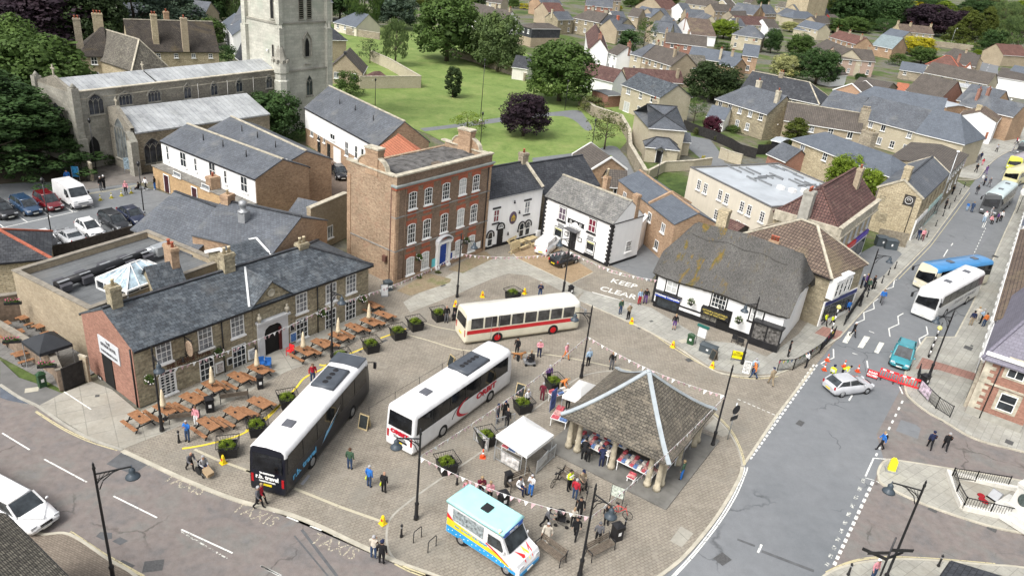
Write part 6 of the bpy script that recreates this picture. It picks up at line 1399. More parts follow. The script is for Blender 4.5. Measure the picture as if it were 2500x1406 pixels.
top=[('pale grey roofed houses at the very top beside the park trees',Y9(570,30),Y9(860,70),CB,TG),('orange brick house with grey roof at the top edge',Y9(1690,90),Y9(2100,100),ORB,SL),('dark red roofed cottage row above the slate cottage',Y9(1830,250),Y9(2170,255),BUFF,TR_),('red brick bungalow with slate hip roof and wide windows',Y5(390,95),Y5(900,150),REDB,SL),('buff house with white window at the top edge',Y5(800,10),Y5(1060,30),BUFF,TG),('blue slate roofed chapel hall with a brick chimney',Y5(1300,250),Y5(1640,330),BUFF,SB),('dark slate roofed brick house by a pole',Y5(1200,300),Y5(1400,330),BUFF,TG),('slate roof below the brick chimney cluster',Y5(960,400),Y5(1190,410),OFFW,SL),('brown slate row of roofs behind the ivy clad tree',Y5(1700,330),Y5(2010,330),BUFF,SL),('grey roofed low range with buff wall',Y5(1640,590),Y5(1990,640),CB,SL),('dark slate roofed cottage between two trees',Y5(990,570),Y5(1340,570),BUFF,SL),('white cottage below the big red brown roof',Y6(340,190),Y6(490,195),WW,SL),('slate hipped roof beside the white gable chimney',Y6(400,290),Y6(720,320),BUFF,SL),('grey brown roof in front of the upper street porch',Y6(880,190),Y6(1250,210),BUFF,TG),('yellowish house at the top between bare trees',Y6(1370,40),Y6(1500,60),CB,TG),('brown roof bungalow beyond the chestnut trees',Y7(1870,60),Y7(2080,110),CB,TG)]
for lab,a,b,w_,r_ in top:hs(lab,a,b,4.8,8,w=w_,r=r_)
dt=Bld('distant_church_tower','far pale stone church tower cut by the top of the picture','church tower',Y7(835,130),Y7(1130,145),Y7(700,120),8.,D=14)
dt.L=min(dt.L,40);m=MB();m.prism([(0,0),(dt.L,0),(dt.L,dt.D),(0,dt.D)],0,26);dt.prt('tower_wall',m,YS);m=MB();m.box(-.3,dt.L+.3,-.3,dt.D+.3,26,27);dt.prt('parapet',m,CPG)
dn_=hs('low nave with battlements and blue slate roof in front of the far tower',Y7(700,190),Y7(1190,205),5.5,9,w=YS,r=SB,name='distant_church',cat='church',grp=None)
# -- right edge and bottom left
rb=Bld('brick_bank','red brick corner building with pale toothed stone quoins and purple slate roof','building',(2418,858),(2560,905),(2445,770),5.95,D=14)
PSL=bk('purple_slate_roof',(.2,.19,.235),(.165,.158,.195),(.11,.105,.13),.36,.26,.012,.2,.2,rough=.55)
rb.roof('G',9.6,PSL,.2,.35,3.,None,REDB,gt_=WT,rg_=PSL)
for q in(G8(0,0),):pass
for q in((2485,905),(2458,983)):
 u,z=rb.on('f',q);rb.box('stone_surround','f',u-.85,u+.85,z-.95,z+.95,.04,YS if False else CPG);o=rb.win('f',u,z,1.2,1.5,2 if q[1]<950 else 1,2,gm=GLASS,sill=False);o.location=rb.at('f',u,z,.06)
qn(rb,'f',0,1,.6,5.8,CPG,.5,.85,.3,.05)
rb.box('string_course','f',0,rb.L,3.25,3.42,.1,CPG);rb.box('plinth','f',0,rb.L,0,.75,.08,pn('grey_render_plinth',(.33,.32,.28),.85,.15));rb.box('cornice','f',-.2,rb.L,5.7,5.95,.25,WT)
u,z=rb.on('f',(2430,930));rb.pipe('f',u,0,5.8)
el='l' if not rb.sw else 'r'
for t in range(4):rb.win(el,1.8+t*2.8,4.4,1.1,1.5,2,2,gm=GLASS,fm=WT)
rb.box('stone_front',el,0,13,0,3.,.25,CPG);
for i in range(4):rb.box('shop_window',el,.8+i*3.1,3.+i*3.1,.6,2.5,.28,GLASS,.251)
hse('brown_tiled_shop_row','row of shops at the right edge with rust stained brown tile roof','shop',(2436,778),(2497,560),(2560,640),5.8,'g',rise=3.4,D=9,wm_=WW,rm_=TILEB,wn_='f',gt_=WT,step=2.4)
hse('far_right_shop','grey roofed shop beyond the brown tiled row at the right edge','shop',(2500,548),(2545,400),(2640,470),5.6,'g',rise=3,D=9,wm_=WW,rm_=SB,wn_='f',gt_=WT,step=2.4)
hse('bottom_left_stone_roof','steep rough stone slate roof cut by the bottom left corner','building',C1(0,985),C1(430,1420),(-250,1400),5.2,'g',rise=3.6,D=8,wm_=YS,rm_=bk('rough_stone_slate',(.36,.33,.26),(.17,.155,.125),(.06,.055,.05),.3,.17,.03,.8,.3,rough=.9,bump=.7),gt_=BM)
hse('shelter_roof','dark slate shelter roof cut by the bottom right corner','shelter',(2310,1409),C4(1480,1320),(2420,1450),3.2,'g',rise=.8,D=5,wm_=BK,rm_=SD,gt_=BM)
def wr_(name,label,pts,h,mat,w=.3,cop=None,cat='wall',z0=0.):
 P=[W(p,0)for p in pts];c0=P[0];e=em_(name,(c0.x,c0.y,0),0,label,cat)
 m=MB()
 for a,b in zip(P,P[1:]):
  a,b=a-c0,b-c0;m.bm_((a.x,a.y,z0+h/2),(b.x,b.y,z0+h/2),w,h)
 m.bd('masonry' if mat not in(FENCEB,WOODD,WOODT)else 'boards',mat,e)
 if cop:
  m=MB()
  for a,b in zip(P,P[1:]):a,b=a-c0,b-c0;m.bm_((a.x,a.y,z0+h+.05),(b.x,b.y,z0+h+.05),w+.12,.1)
  m.bd('coping',cop,e)
 return e
wr_('garden_wall','pale stone wall round the walled garden in the park',[A2(690,240),A2(920,275)],1.8,RU,cop=CPG)
wr_('garden_wall','pale stone wall forming the corner of the walled garden',[A2(780,610),A2(1198,605),A2(990,480),A2(860,420)],2.4,CB,cop=CPG)
wr_('park_wall','long rubble wall between the park lawn and the houses',[A2(1400,380),A2(1600,440),A2(1830,520),A3(230,560)],1.8,RU,cop=CPG)
wr_('boundary_wall','ivy grown rubble wall beside the curving park path',[A3(600,720),A3(700,800),A3(880,860),A3(935,960),A3(940,1070),A3(1000,1180),A3(1045,1260)],2.,RU,.5,CPG)
wr_('yard_wall','buff brick wall in front of the square lodge garden',[A3(1070,1240),A3(1180,1180),A3(1370,1170),A3(1500,1150)],1.6,CB,cop=CPG)
wr_('yard_wall','short curved brick wall at the end of the driveway',[A3(1560,1085),A3(1620,1110),A3(1710,1135)],1.8,CB,cop=CPG)
wr_('timber_fence','black stained board fence along the back gardens',[A3(1310,885),A3(1420,930),A3(1520,965),A3(1640,1020),A3(1700,1060),A3(1810,1090)],1.8,FENCEB,.08,cat='fence')
wr_('timber_fence','black board fence continuing beside the orange flowers',[A4(130,1060),A4(230,1060)],1.8,FENCEB,.08,cat='fence')
wr_('timber_fence','brown panel fence beside the yellow shrub',[A3(715,560),A3(860,580)],1.8,WOODD,.08,cat='fence')
wr_('timber_fence','dark board fence between the car park and the flat roofed extension',[Z1(500,1065),Z1(830,990),Z1(1540,790)],1.7,pn('dark_brown_fence',(.055,.045,.037),.85,.3,4),.1,cat='fence')
wr_('mansion_wall','long stone wall in front of the mansion garden',[Y8(640,290),Y8(1150,350)],2.4,RU,cop=CPG)
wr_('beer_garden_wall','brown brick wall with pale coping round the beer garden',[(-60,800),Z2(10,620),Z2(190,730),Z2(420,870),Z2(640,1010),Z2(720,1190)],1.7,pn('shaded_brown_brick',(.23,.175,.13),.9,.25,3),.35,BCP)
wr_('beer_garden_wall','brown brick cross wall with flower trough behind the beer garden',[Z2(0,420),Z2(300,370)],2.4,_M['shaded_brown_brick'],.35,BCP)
wr_('brick_gate_pier','brown brick gate pier with grey cap beside the black gate',[Z2(985,1085),Z2(1010,1070)],2.1,BUFF,.6,CPG,cat='gate pier')
gt=wr_('yard_gate','black boarded yard gate between brick piers',[Z2(740,1195),Z2(980,1090)],1.9,FENCEB,.08,cat='gate')
wr_('timber_fence','weathered board fence behind the two large bins',[(2137,592),(2209,606)],2.,pn('grey_weathered_boards',(.24,.21,.16),.85,.25,4),.08,cat='fence')
wr_('churchyard_pier','square stone gate pier of the churchyard',[A1(625,1240),A1(640,1238)],2.2,RU,.8,CPG,cat='gate pier')
def rl_(label,pts,h=1.2,step=.13,mat=None,name='railings',cat='railings',z0=0.,px=True,grp=None):
 P=[W(p,z0)for p in pts]if px else[Vc(p)for p in pts];c0=Vc(P[0]);e=em_(name,(c0.x,c0.y,z0),0,label,cat,grp);m=MB();r=MB()
 for a,b in zip(P,P[1:]):
  a=a-c0;b=b-c0;a.z=b.z=0;L=(b-a).length;n=max(1,int(L/step));r.bm_(a+Vc((0,0,h)),b+Vc((0,0,h)),.05,.05);r.bm_(a+Vc((0,0,.12)),b+Vc((0,0,.12)),.04,.04)
  for i in range(n+1):q=a+(b-a)*(i/n);m.bm_(q+Vc((0,0,.1)),q+Vc((0,0,h)),.022,.022)
  k=max(1,int(L/2.))
  for i in range(k+1):q=a+(b-a)*(i/k);r.bm_(q,q+Vc((0,0,h+.08)),.06,.06)
 r.bd('rail_frame',mat or BM,e);o=m.bd('bars',mat or BM,e);o['kind']='stuff';return e
rl_('black railings in front of the churchyard left of the gate pier',[A1(430,1240),A1(600,1245)],1.6)
rl_('black railings beside the church aisle corner',[A1(955,1200),A1(1075,1195)],1.8)
rl_('black pedestrian railings with coloured flags in front of the thatched shop corner',[(1897,905),(1935,903),(1975,880),(2000,862),(2035,822)],1.1,z0=.09)
rl_('black railings beside the zebra crossing on the shop side',[B4(730,1110),B4(850,930)],1.1,z0=.09)
rl_('black railings with small coloured pennants beside the red barriers',[C4(1225,150),C4(1345,270),C4(1440,330)],1.1,z0=.09)
rl_('black railings left of the belisha beacon by the white coach',[(2265,870),(2292,812)],1.1,z0=.09)
rl_('black railings at the end of the road closure',[C4(1215,110),C4(1222,40)],1.1,z0=.09)
MEM=[C4(1440,730),C4(1530,945),C4(1960,1040)]
mw=wr_('memorial_kerb','low white stone kerb wall of the war memorial enclosure',[C4(1425,715),C4(1455,800),C4(1480,865),C4(1520,955),C4(1700,995),C4(1960,1065)],.35,OFFW,.35,None,z0=.09)
mw=wr_('memorial_kerb','low white stone kerb wall on the upper side of the memorial',[C4(1450,735),C4(1700,795),C4(1960,850)],.35,OFFW,.35,None,z0=.09)
rl_('black iron railings round the war memorial',[C4(1450,742),C4(1480,850),C4(1530,942),C4(1710,985),C4(1960,1040)],.9,.16,z0=.2)
rl_('black iron railings on the upper side of the war memorial',[C4(1450,742),C4(1610,765),C4(1830,800)],.9,.16,z0=.2)
slb_('memorial_paving',[C4(1450,745),C4(1820,800),C4(1960,850),C4(1960,1040),C4(1535,940)],CONC,.16)
wm=em_('war_memorial',W((2488,1262),.16),rads(35),'white stone war memorial with wreath medallions and steps','war memorial')
MS=pn('white_memorial_stone',(.6,.59,.55),.7,.12,1.2)
for nm,(a,z0_,z1_)in(('base_step',(1.5,0,.3)),('base_step',(1.15,.3,.6)),('plinth_block',(.85,.6,1.))):m=MB();m.box(-a,a,-a,a,z0_,z1_);m.bd(nm,MS,wm)
m=MB();m.loft([[(-s,-s,z),(s,-s,z),(s,s,z),(-s,s,z)]for s,z in((.72,1.),(.62,2.4),(.7,2.45),(.74,2.7))],sm=False);m.bd('pedestal',MS,wm)
m=MB();m.loft([[(-s,-s,z),(s,-s,z),(s,s,z),(-s,s,z)]for s,z in((.5,2.7),(.42,3.),(.38,4.6),(.1,4.8))],sm=False);m.bd('shaft',MS,wm)
for r_ in(0,pi/2,pi,-pi/2):
 m=MB();m.lt([(.42,0),(.42,.04),(.36,.05),(.3,.03),(0,.03)],(0,0,0),18);o=m.bd('medallion',pn('dark_green_bronze',(.07,.09,.085),.5,.3,9),wm,(.68*sin(r_),-.68*cos(r_),1.75),(pi/2,0,r_));o.scale=(.85,1.15,1)
p_=W(C4(1738,880),.16);m=MB();m.ply([(-.45,-.3,.1),(.45,-.3,.1),(.45,.25,.75),(-.45,.25,.75)]);m.ply([(-.55,-.4,0.),(.55,-.4,0.),(.55,.35,0.),(-.55,.35,0.)]);m.box(-.5,.5,.24,.32,0,.78)
o=m.bd('inscription_panel',GM);o.scale=(.75,.75,.8);o.location=p_;o.rotation_euler=(0,0,rads(-60));tag(o,'sloping dark inscription panel in front of the war memorial','plaque')
for q,lab in((C4(1655,858),'upper left red poppy wreath lying by the memorial'),(C4(1662,885),'middle red poppy wreath lying by the memorial'),(C4(1680,900),'lowest red poppy wreath lying by the memorial')):
 v=W(q,.2);m=MB();m.lt([(.1,0),(.2,.06),(.26,0),(.2,-.03)],(0,0,0),14);o=m.bd('poppy_wreath',pn('poppy_red',(.3,.012,.02),.7,.3,12));o.location=(v.x,v.y,.2);tag(o,lab,'wreath','poppy wreaths')
 # -- trees
def tree_meshes(kind,seed):
 rnd=random.Random(seed)
 m=MB();tones=[]
 R=1.;pts=[]
 def clump(c,r,n,ls,droop=0.):
  tone=rnd.random()
  for _ in range(n):
   while True:
    d=Vc((rnd.uniform(-1,1),rnd.uniform(-1,1),rnd.uniform(-1,1)))
    if.05<d.length<=1:break
   d=d.normalized()*(d.length**.35)
   p=Vc(c)+Vc((d.x*r,d.y*r,d.z*r*.8))
   nrm=(d+Vc((rnd.uniform(-.6,.6),rnd.uniform(-.6,.6),rnd.uniform(-.2,.9)))).normalized()
   u=nrm.cross(Vc((rnd.uniform(-1,1),rnd.uniform(-1,1),rnd.uniform(-1,1)))).normalized();v=nrm.cross(u)
   s=ls*rnd.uniform(.6,1.4)
   if droop:v=Vc((0,0,-1));u=Vc((cos(rnd.uniform(0,6.3)),sin(rnd.uniform(0,6.3)),0));a,b=s*.45,s*2.2
   else:a=s;b=s*rnd.uniform(.6,1.1)
   m.ply([p-u*a,p-v*b*.6+u*a*.1,p+u*a,p+v*b],0)
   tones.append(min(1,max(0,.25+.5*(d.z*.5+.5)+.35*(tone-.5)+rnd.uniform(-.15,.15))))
 if kind=='round':
  for i in range(120):
   t=rnd.uniform(0,2*pi);h=rnd.random();z=.17+.73*h
   rr=.42*sqrt(max(.03,1-((h-.4)/.66)**2))*rnd.uniform(.7,1.06)
   clump((rr*cos(t),rr*sin(t),z),rnd.uniform(.07,.125),75,.018)
  for i in range(14):clump((rnd.uniform(-.2,.2),rnd.uniform(-.2,.2),rnd.uniform(.3,.75)),.19,60,.04)
 elif kind=='tall':
  for i in range(75):
   t=rnd.uniform(0,2*pi);h=rnd.random();z=.14+.8*h
   rr=.24*(sin(pi*min(1,h*.85+.12))**.6)*rnd.uniform(.6,1.1)
   clump((rr*cos(t),rr*sin(t),z),rnd.uniform(.06,.115),75,.018)
 elif kind=='column':
  for i in range(90):
   t=rnd.uniform(0,2*pi);h=rnd.random();z=.06+.88*h
   rr=.19*(1-abs(h-.5)**3*5.5)*rnd.uniform(.8,1.)
   clump((rr*cos(t),rr*sin(t),z),.065,70,.017)
 elif kind=='conifer':
  for i in range(150):
   h=rnd.random()**.85;t=rnd.uniform(0,2*pi);z=.08+.88*h
   rr=.34*(1-h)**.75*rnd.uniform(.65,1.1)+.01
   clump((rr*cos(t),rr*sin(t),z),rnd.uniform(.06,.11)*(1.15-h*.6),90,.0125)
 elif kind=='wall':
  for i in range(260):
   h=rnd.random()**.8;t=rnd.uniform(0,2*pi);z=.04+.92*h
   rr=.36*(1-h)**.6*rnd.uniform(.8,1.05)+.01
   clump((rr*cos(t),rr*sin(t),z),rnd.uniform(.03,.06),95,.0085)
 elif kind=='willow':
  for i in range(90):
   t=rnd.uniform(0,2*pi);h=rnd.random();z=.22+.7*h
   rr=.36*sqrt(max(.05,1-((h-.35)/.72)**2))*rnd.uniform(.6,1.05)
   clump((rr*cos(t),rr*sin(t),z),.085,64,.014,1)
 elif kind=='bush':
  for i in range(45):
   t=rnd.uniform(0,2*pi);h=rnd.random()
   rr=.42*sqrt(max(.05,1-h*h*.85))*rnd.uniform(.4,1.)
   clump((rr*cos(t),rr*sin(t),.12+.72*h),.13,55,.024)
 elif kind=='open':
  for i in range(55):
   t=rnd.uniform(0,2*pi);h=rnd.random();z=.28+.66*h
   rr=.36*sqrt(max(.03,1-((h-.4)/.66)**2))*rnd.uniform(.3,1.15)
   clump((rr*cos(t),rr*sin(t),z),rnd.uniform(.05,.12),34,.014)
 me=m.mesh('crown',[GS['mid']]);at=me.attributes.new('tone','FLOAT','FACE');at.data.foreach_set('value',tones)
 k=MB();base={'wall':.3,'round':.28,'tall':.4,'column':.2,'conifer':.85,'willow':.4,'bush':.2,'open':.4}[kind];tr={'wall':.02,'round':.032,'tall':.018,'column':.02,'conifer':.02,'willow':.028,'bush':.012,'open':.016}[kind]
 k.tube((0,0,0),(0,0,base),tr,tr*.7,8)
 for i in range(7 if kind not in('conifer','column')else 0):
  t=2*pi*i/7+rnd.uniform(-.3,.3);h0=base*rnd.uniform(.6,1);q=(.24*cos(t)*(.6 if kind=='tall' else 1),.24*sin(t)*(.6 if kind=='tall' else 1),h0+rnd.uniform(.12,.35));k.tube((0,0,h0),q,tr*.45,tr*.12,5)
 if kind in('round','willow','open','tall'):k.tube((0,0,base),(.02,.01,base+.4),tr*.65,tr*.1,6)
 return me,k.mesh('trunk',[BARK])
BARK=pn('tree_bark',(.11,.09,.07),.9,.3,6)
GS={'mid':leafy('leaves_mid_green',(.072,.125,.033)),'deep':leafy('leaves_deep_green',(.045,.09,.03)),'fresh':leafy('leaves_fresh_green',(.15,.22,.025)),'dark':leafy('leaves_dark_yew',(.032,.055,.02)),'yewy':leafy('leaves_yellowish_yew',(.085,.11,.022)),'purple':leafy('leaves_copper_purple',(.032,.02,.032)),'yellow':leafy('leaves_golden_yellow',(.42,.38,.025)),'blue':leafy('leaves_blue_cedar',(.075,.115,.085)),'willow':leafy('leaves_willow',(.1,.15,.058)),'blossom':leafy('leaves_white_blossom',(.34,.36,.17)),'olive':leafy('leaves_olive',(.105,.125,.045)),'red':leafy('leaves_plum_red',(.075,.018,.035))}
_tm={}
def tree(label,p,top,kind='round',col='mid',wide=1.,name='tree',grp=None,cat='tree',seed=None,z0=0.,w=None):
 g_=W(p,z0);h=zat(g_.x,g_.y,top)if z0==0 else top
 s=(len(_tm)if False else random.randrange(3))if seed is None else seed
 if(kind,s)not in _tm:_tm[(kind,s)]=tree_meshes(kind,11+s)
 cm,tm=_tm[(kind,s)]
 e=em_(name,(g_.x,g_.y,z0),RU_(0,6.28),label,cat,grp)
 base_w={'wall':.72,'round':1.,'tall':.58,'column':.46,'conifer':.72,'willow':.84,'bush':1.,'open':.86}[kind]
 sx=h*wide
 if w is not None:
  dist=(Vc((g_.x,g_.y,h/2))-Vc((0,0,CAMH))).length;sx=(w*dist/FPX)/base_w
 e.scale=(sx,sx,h)
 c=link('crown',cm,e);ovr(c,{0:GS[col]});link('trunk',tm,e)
 return e
random.seed(3)
TR='trees round the church and the manor'
TN='trees of the far town'
big=[('broad yew like conifer filling the left edge in front of the car park',(-20,415),160,'wall','deep',400,TR),('second dense conifer crown merging with the big one on the left',(88,408),235,'wall','deep',215,TR),('dense dark conifer in front of the churchyard railings',(20,405),280,'bush','deep',300,TR),('mid green broadleaf crown left of the manor',(95,300),70,'round','mid',260,TR),('pale topped broadleaf tree at the upper left edge',(30,240),25,'round','mid',170,TR),('copper beech behind the manor',(140,130),-60,'round','purple',260,TR),('very dark tree beside the copper beech',(235,140),-70,'round','dark',170,TR),('blue cedar with layered branches',(335,120),-80,'tall','blue',130,TR),('second blue cedar behind the manor roof',(430,110),-70,'conifer','blue',150,TR),('leafy tree between the cedar and the tan house',(505,115),38,'round','mid',100,TR),('small golden tree behind the cedars',(465,30),-5,'round','yellow',50,TR),('dark green tree beside the golden one',(500,60),-60,'round','deep',110,TR),('weeping willow at the top beside the tower',(560,60),-70,'willow','willow',100,TR),('round green shrub tree beside the manor end',(555,158),105,'bush','deep',62,TR),('bright green bush below the tan brick house',(615,120),88,'bush','fresh',45,TR),('dense round tree rising between the white terraces',(672,345),218,'round','deep',148,None),('dark tree behind the church tower',(830,50),-40,'round','deep',90,TN),('willow trailing beside the park lawn',(965,160),42,'willow','willow',68,'park trees'),('tall willow like tree behind the lawn',(890,80),-60,'willow','mid',90,TN),('silvery grey tree behind the willow',(965,70),-25,'round','blue',110,TN),('huge spreading tree at the top of the lawn',(1090,150),-20,'round','mid',175,'park trees'),('small dark ornamental tree in the walled garden',(903,155),93,'open','dark',62,'park trees'),('left birch by the park wall',(1180,165),30,'tall','willow',75,'park trees'),('right birch with pale trunk by the park wall',(1214,176),22,'round','willow',120,'park trees'),('columnar clipped yew standing alone on the lawn',(1105,238),161,'column','dark',42,'park trees'),('large horse chestnut at the right of the lawn',(1364,247),92,'round','mid',182,'park trees'),('round purple leaved tree on the lawn',(1277,332),222,'round','purple',126,'park trees'),('white flowering elder beside the walled garden',(847,232),168,'bush','mid',84,'park trees'),('airy young tree behind the brick house roof',(1140,330),272,'open','fresh',95,'park trees'),('sparse olive green tree beside the curving path',(1475,365),268,'open','olive',115,'park trees'),('olive shrub overhanging the boundary wall',(1445,275),232,'bush','olive',85,'park trees'),('ivy clad tree beside the white gabled house',(1528,165),70,'tall','deep',62,TN),('loose olive tree behind the ivy clad one',(1570,120),42,'open','mid',70,TN),('small blue green conifer among the roofs',(1607,110),76,'tall','deep',26,TN),('huge dark yew beside the terrace roofs',(1737,245),150,'round','dark',142,TN),('lime green tree in the middle of town',(1765,95),46,'round','fresh',70,TN),('slim birch beside the stone house',(1693,300),236,'open','mid',68,TN),('dark purple plum beside the fence',(1735,330),282,'round','red',52,TN),('green tree beside the square buff house',(1880,130),68,'round','deep',45,TN),('pair of green trees in front of the terrace',(1950,140),80,'round','mid',70,TN),('white blossom tree beside the dark round one',(1912,190),132,'round','blossom',75,TN),('dark dense round tree among the roofs',(1990,205),115,'round','deep',105,TN),('yellow green blossom tree near the upper street',(1927,78),52,'round','blossom',42,TN),('chestnut at the far church',(2080,65),-30,'round','deep',115,TN),('second chestnut beyond the red doors',(2170,70),-10,'round','deep',100,TN),('hedge trees behind the teal slate chapel',(2125,72),52,'bush','mid',110,TN),('copper beech behind the mansion',(2262,85),8,'round','purple',115,TN),('second copper beech beside the road trees',(2320,95),22,'round','purple',90,TN),('bright yellow tree far away',(2228,28),2,'round','yellow',45,TN),('yellow laburnum in front of the mansion',(2235,135),88,'round','yellow',78,TN),('green tree in front of the laburnum',(2247,155),113,'round','mid',64,TN),('round bush by the chapel end',(2190,160),128,'bush','mid',52,TN),('tall yellowish conifer by the sloping road',(2352,112),25,'conifer','yewy',80,TN),('second yellowish conifer',(2395,95),15,'conifer','yewy',65,TN),('dark blue conifer by the road end',(2420,128),70,'round','deep',60,TN),('weeping tree at the right edge',(2475,135),30,'willow','willow',95,TN),('tall airy tree above the road end',(2440,80),0,'willow','willow',70,TN),('bright green tree beside the grey flat roof',(2055,480),375,'round','fresh',100,None),('smaller bright green tree touching the maroon roof',(2100,520),405,'round','fresh',75,None),('rounded conifer between the brown and slate roofs',(1935,362),288,'tall','yewy',60,None),('small tree in the back garden by the black fence',(1885,372),335,'bush','olive',45,None),('round clipped shrub by the driveway',(1697,330),310,'bush','olive',16,None),('small leafy bush by the driveway fence',(1745,340),325,'bush','mid',20,None),('green creeper bush in the garden',(1795,322),306,'bush','mid',55,None),('yellow shrub beside the fence',(1482,218),200,'bush','yellow',26,None),('small round yellow shrub in the lodge garden',(1715,398),378,'bush','yellow',14,None),('grey bush near the black fence',(1747,345),328,'bush','olive',18,None)]
for lab,p,top,kd,col,w_,g_ in big:tree(lab,p,top,kd,col,w=w_,grp=g_)
hz=[('yellow hedge at the top of the town',Y9(1330,190),'bush','yellow',34,Y9(0,60)[1]),('small yellow bush near the white gable',Y9(970,290),'bush','yellow',16,Y9(0,210)[1]),('green tree in the top gardens',Y9(1110,170),'round','mid',28,-6),('dark tree beside the park lamp',Y9(330,150),'round','dark',60,-30),('round green tree beyond the slate roofs',Y5(1250,140),'round','mid',42,-4),('small yellow bush beyond the bungalow',Y5(1045,205),'bush','yellow',13,Y5(0,110)[1]),('green bushes below the lime tree',Y6(1010,860),'bush','mid',50,Y6(0,710)[1]),('green bush beside the terrace gable',Y6(850,760),'bush','mid',26,Y6(0,590)[1]),('low bush between the brick terraces',Y6(110,850),'bush','mid',20,Y6(0,740)[1])]
for lab,p,kd,col,w_,top in hz:tree(lab,p,top,kd,col,w=w_,grp=TN)
random.seed(12)
kinds=['round','round','tall','willow','round','conifer'];cols=['mid','deep','fresh','mid','olive','yewy','deep','willow']
adj=['broad','dense','loose','leafy','tall','rounded','ragged','bushy','full','uneven','spreading','compact','wispy','heavy','domed','lop sided','feathery','tufted','sturdy','low','clumpy','thin topped','wide','knobbly','soft','towering','stocky','shaggy','tidy','gappy','leaning','billowing','narrow','lumpy','mounded','airy','twisted','squat','crowded','forked','drooping','bristly','plump','open','massed','sprawling','blunt','pointed','oval','tangled']
k=0
for i in range(30):
 px=2040+(i%10)*52+RU_(-15,15);py=14+(i//10)*24+RU_(-6,6)+(px-2040)*.02
 if(i//10)==2 and 2180<px<2330:continue
 c_=random.choice(cols);tree('%s %s green woodland tree beyond the town'%(adj[k%50],{'mid':'mid','deep':'dark','fresh':'bright','olive':'olive','yewy':'yellowish','willow':'pale'}[c_]),(px,py+16),py-22,random.choice(kinds),c_,w=RU_(50,75),grp='woodland trees beyond the town');k+=1
for i in range(16):
 px=820+i*105+RU_(-20,20);
 if 1200<px<2000:py=2+RU_(-3,4);ww=RU_(22,36)
 else:py=6;ww=RU_(60,90)
 c_=random.choice(cols);tree('%s %s green tree along the top edge'%(adj[k%50],{'mid':'mid','deep':'dark','fresh':'bright','olive':'olive','yewy':'yellowish','willow':'pale'}[c_]),(px,py+10),py-14,'round',c_,w=ww,grp='trees along the top edge');k+=1
for i in range(14):
 px=-60+i*48+RU_(-10,10);py=35+RU_(-10,25)
 c_=random.choice(['mid','deep','dark','deep']);tree('%s %s wood tree behind the manor'%(adj[k%50],{'mid':'green','deep':'dark green','dark':'very dark'}[c_]),(px,py),py-90,random.choice(['round','conifer','round']),c_,w=RU_(90,120),grp='wood behind the manor');k+=1
for i in range(50):
 px=1420+random.random()*1000;py=30+random.random()**1.3*200
 c_=random.choice(cols);tree('small %s %s garden bush between the houses'%(adj[k%50],{'mid':'green','deep':'dark green','fresh':'bright green','olive':'olive','yewy':'yellow green','willow':'pale green'}[c_]),(px,py),py-RU_(7,17),random.choice(('bush','round')),c_,w=RU_(14,34),grp='garden bushes between the houses');k+=1
for lab,p,top,w_,c_ in(('low ivy mound by the church wall',A1(740,1130),A1(0,1050)[1],40,'dark'),('dark shrub below the church window',A1(660,1110),A1(0,1040)[1],40,'dark'),('dark shrub at the chancel corner',A1(590,1130),A1(0,1080)[1],30,'deep'),('tufty plant against the porch range wall',A1(1258,1310),A1(0,1255)[1],12,'mid'),('green shrub beside the beer garden wall',Z2(335,270),Z2(0,170)[1],26,'deep'),('weeds beside the gravel by the brick house',B2(1190,790),B2(0,760)[1],14,'mid'),('weeds at the blue door step',B2(1320,750),B2(0,735)[1],20,'olive')):
 tree(lab,p,top,'bush',c_,w=w_,name='shrub',cat='shrub')
 # -- vehicles
def plc(a,b,L=None,side=0,W_=0,z=0.):
 A,B=W(a,z),W(b,z);d=(B-A);d.z=0;n=Vc((d.y,-d.x,0)).normalized();c=(A+B)/2-n*(side*W_/2)
 return(c.x,c.y),atan2(d.y,d.x),d.length
def whl(parent,x,y,r=.33,w=.2,rimm=None,hub=.62):
 s=1 if y>0 else-1
 m=MB();m.tube((0,-w/2,0),(0,w/2,0),r,r,18);o=m.bd('wheel',RUBBER,parent,(x,y,r))
 m=MB();m.tube((0,s*w*.42,0),(0,s*(w/2+.012),0),r*hub,r*hub*.9,14);m.tube((0,s*w*.5,0),(0,s*(w/2+.03),0),r*.16,r*.12,8)
 m.bd('rim',rimm or RIM,o)
def lq(parent,name,x,y,z,w,h,mat,axis='x'):
 m=MB();m.box(-.03,.03,-w/2,w/2,-h/2,h/2);return m.bd(name,mat,parent,(x,y,z))
HLM=pn('headlamp',(.6,.62,.64),.15,.1);TLM=pn('tail_lamp',(.4,.01,.015),.3,.1);PLY=pn('yellow_plate',(.7,.55,.02),.5);PLW=pn('white_plate',(.65,.65,.6),.5);CARG=glass('car_glass',(.03,.036,.04),.04,.8)
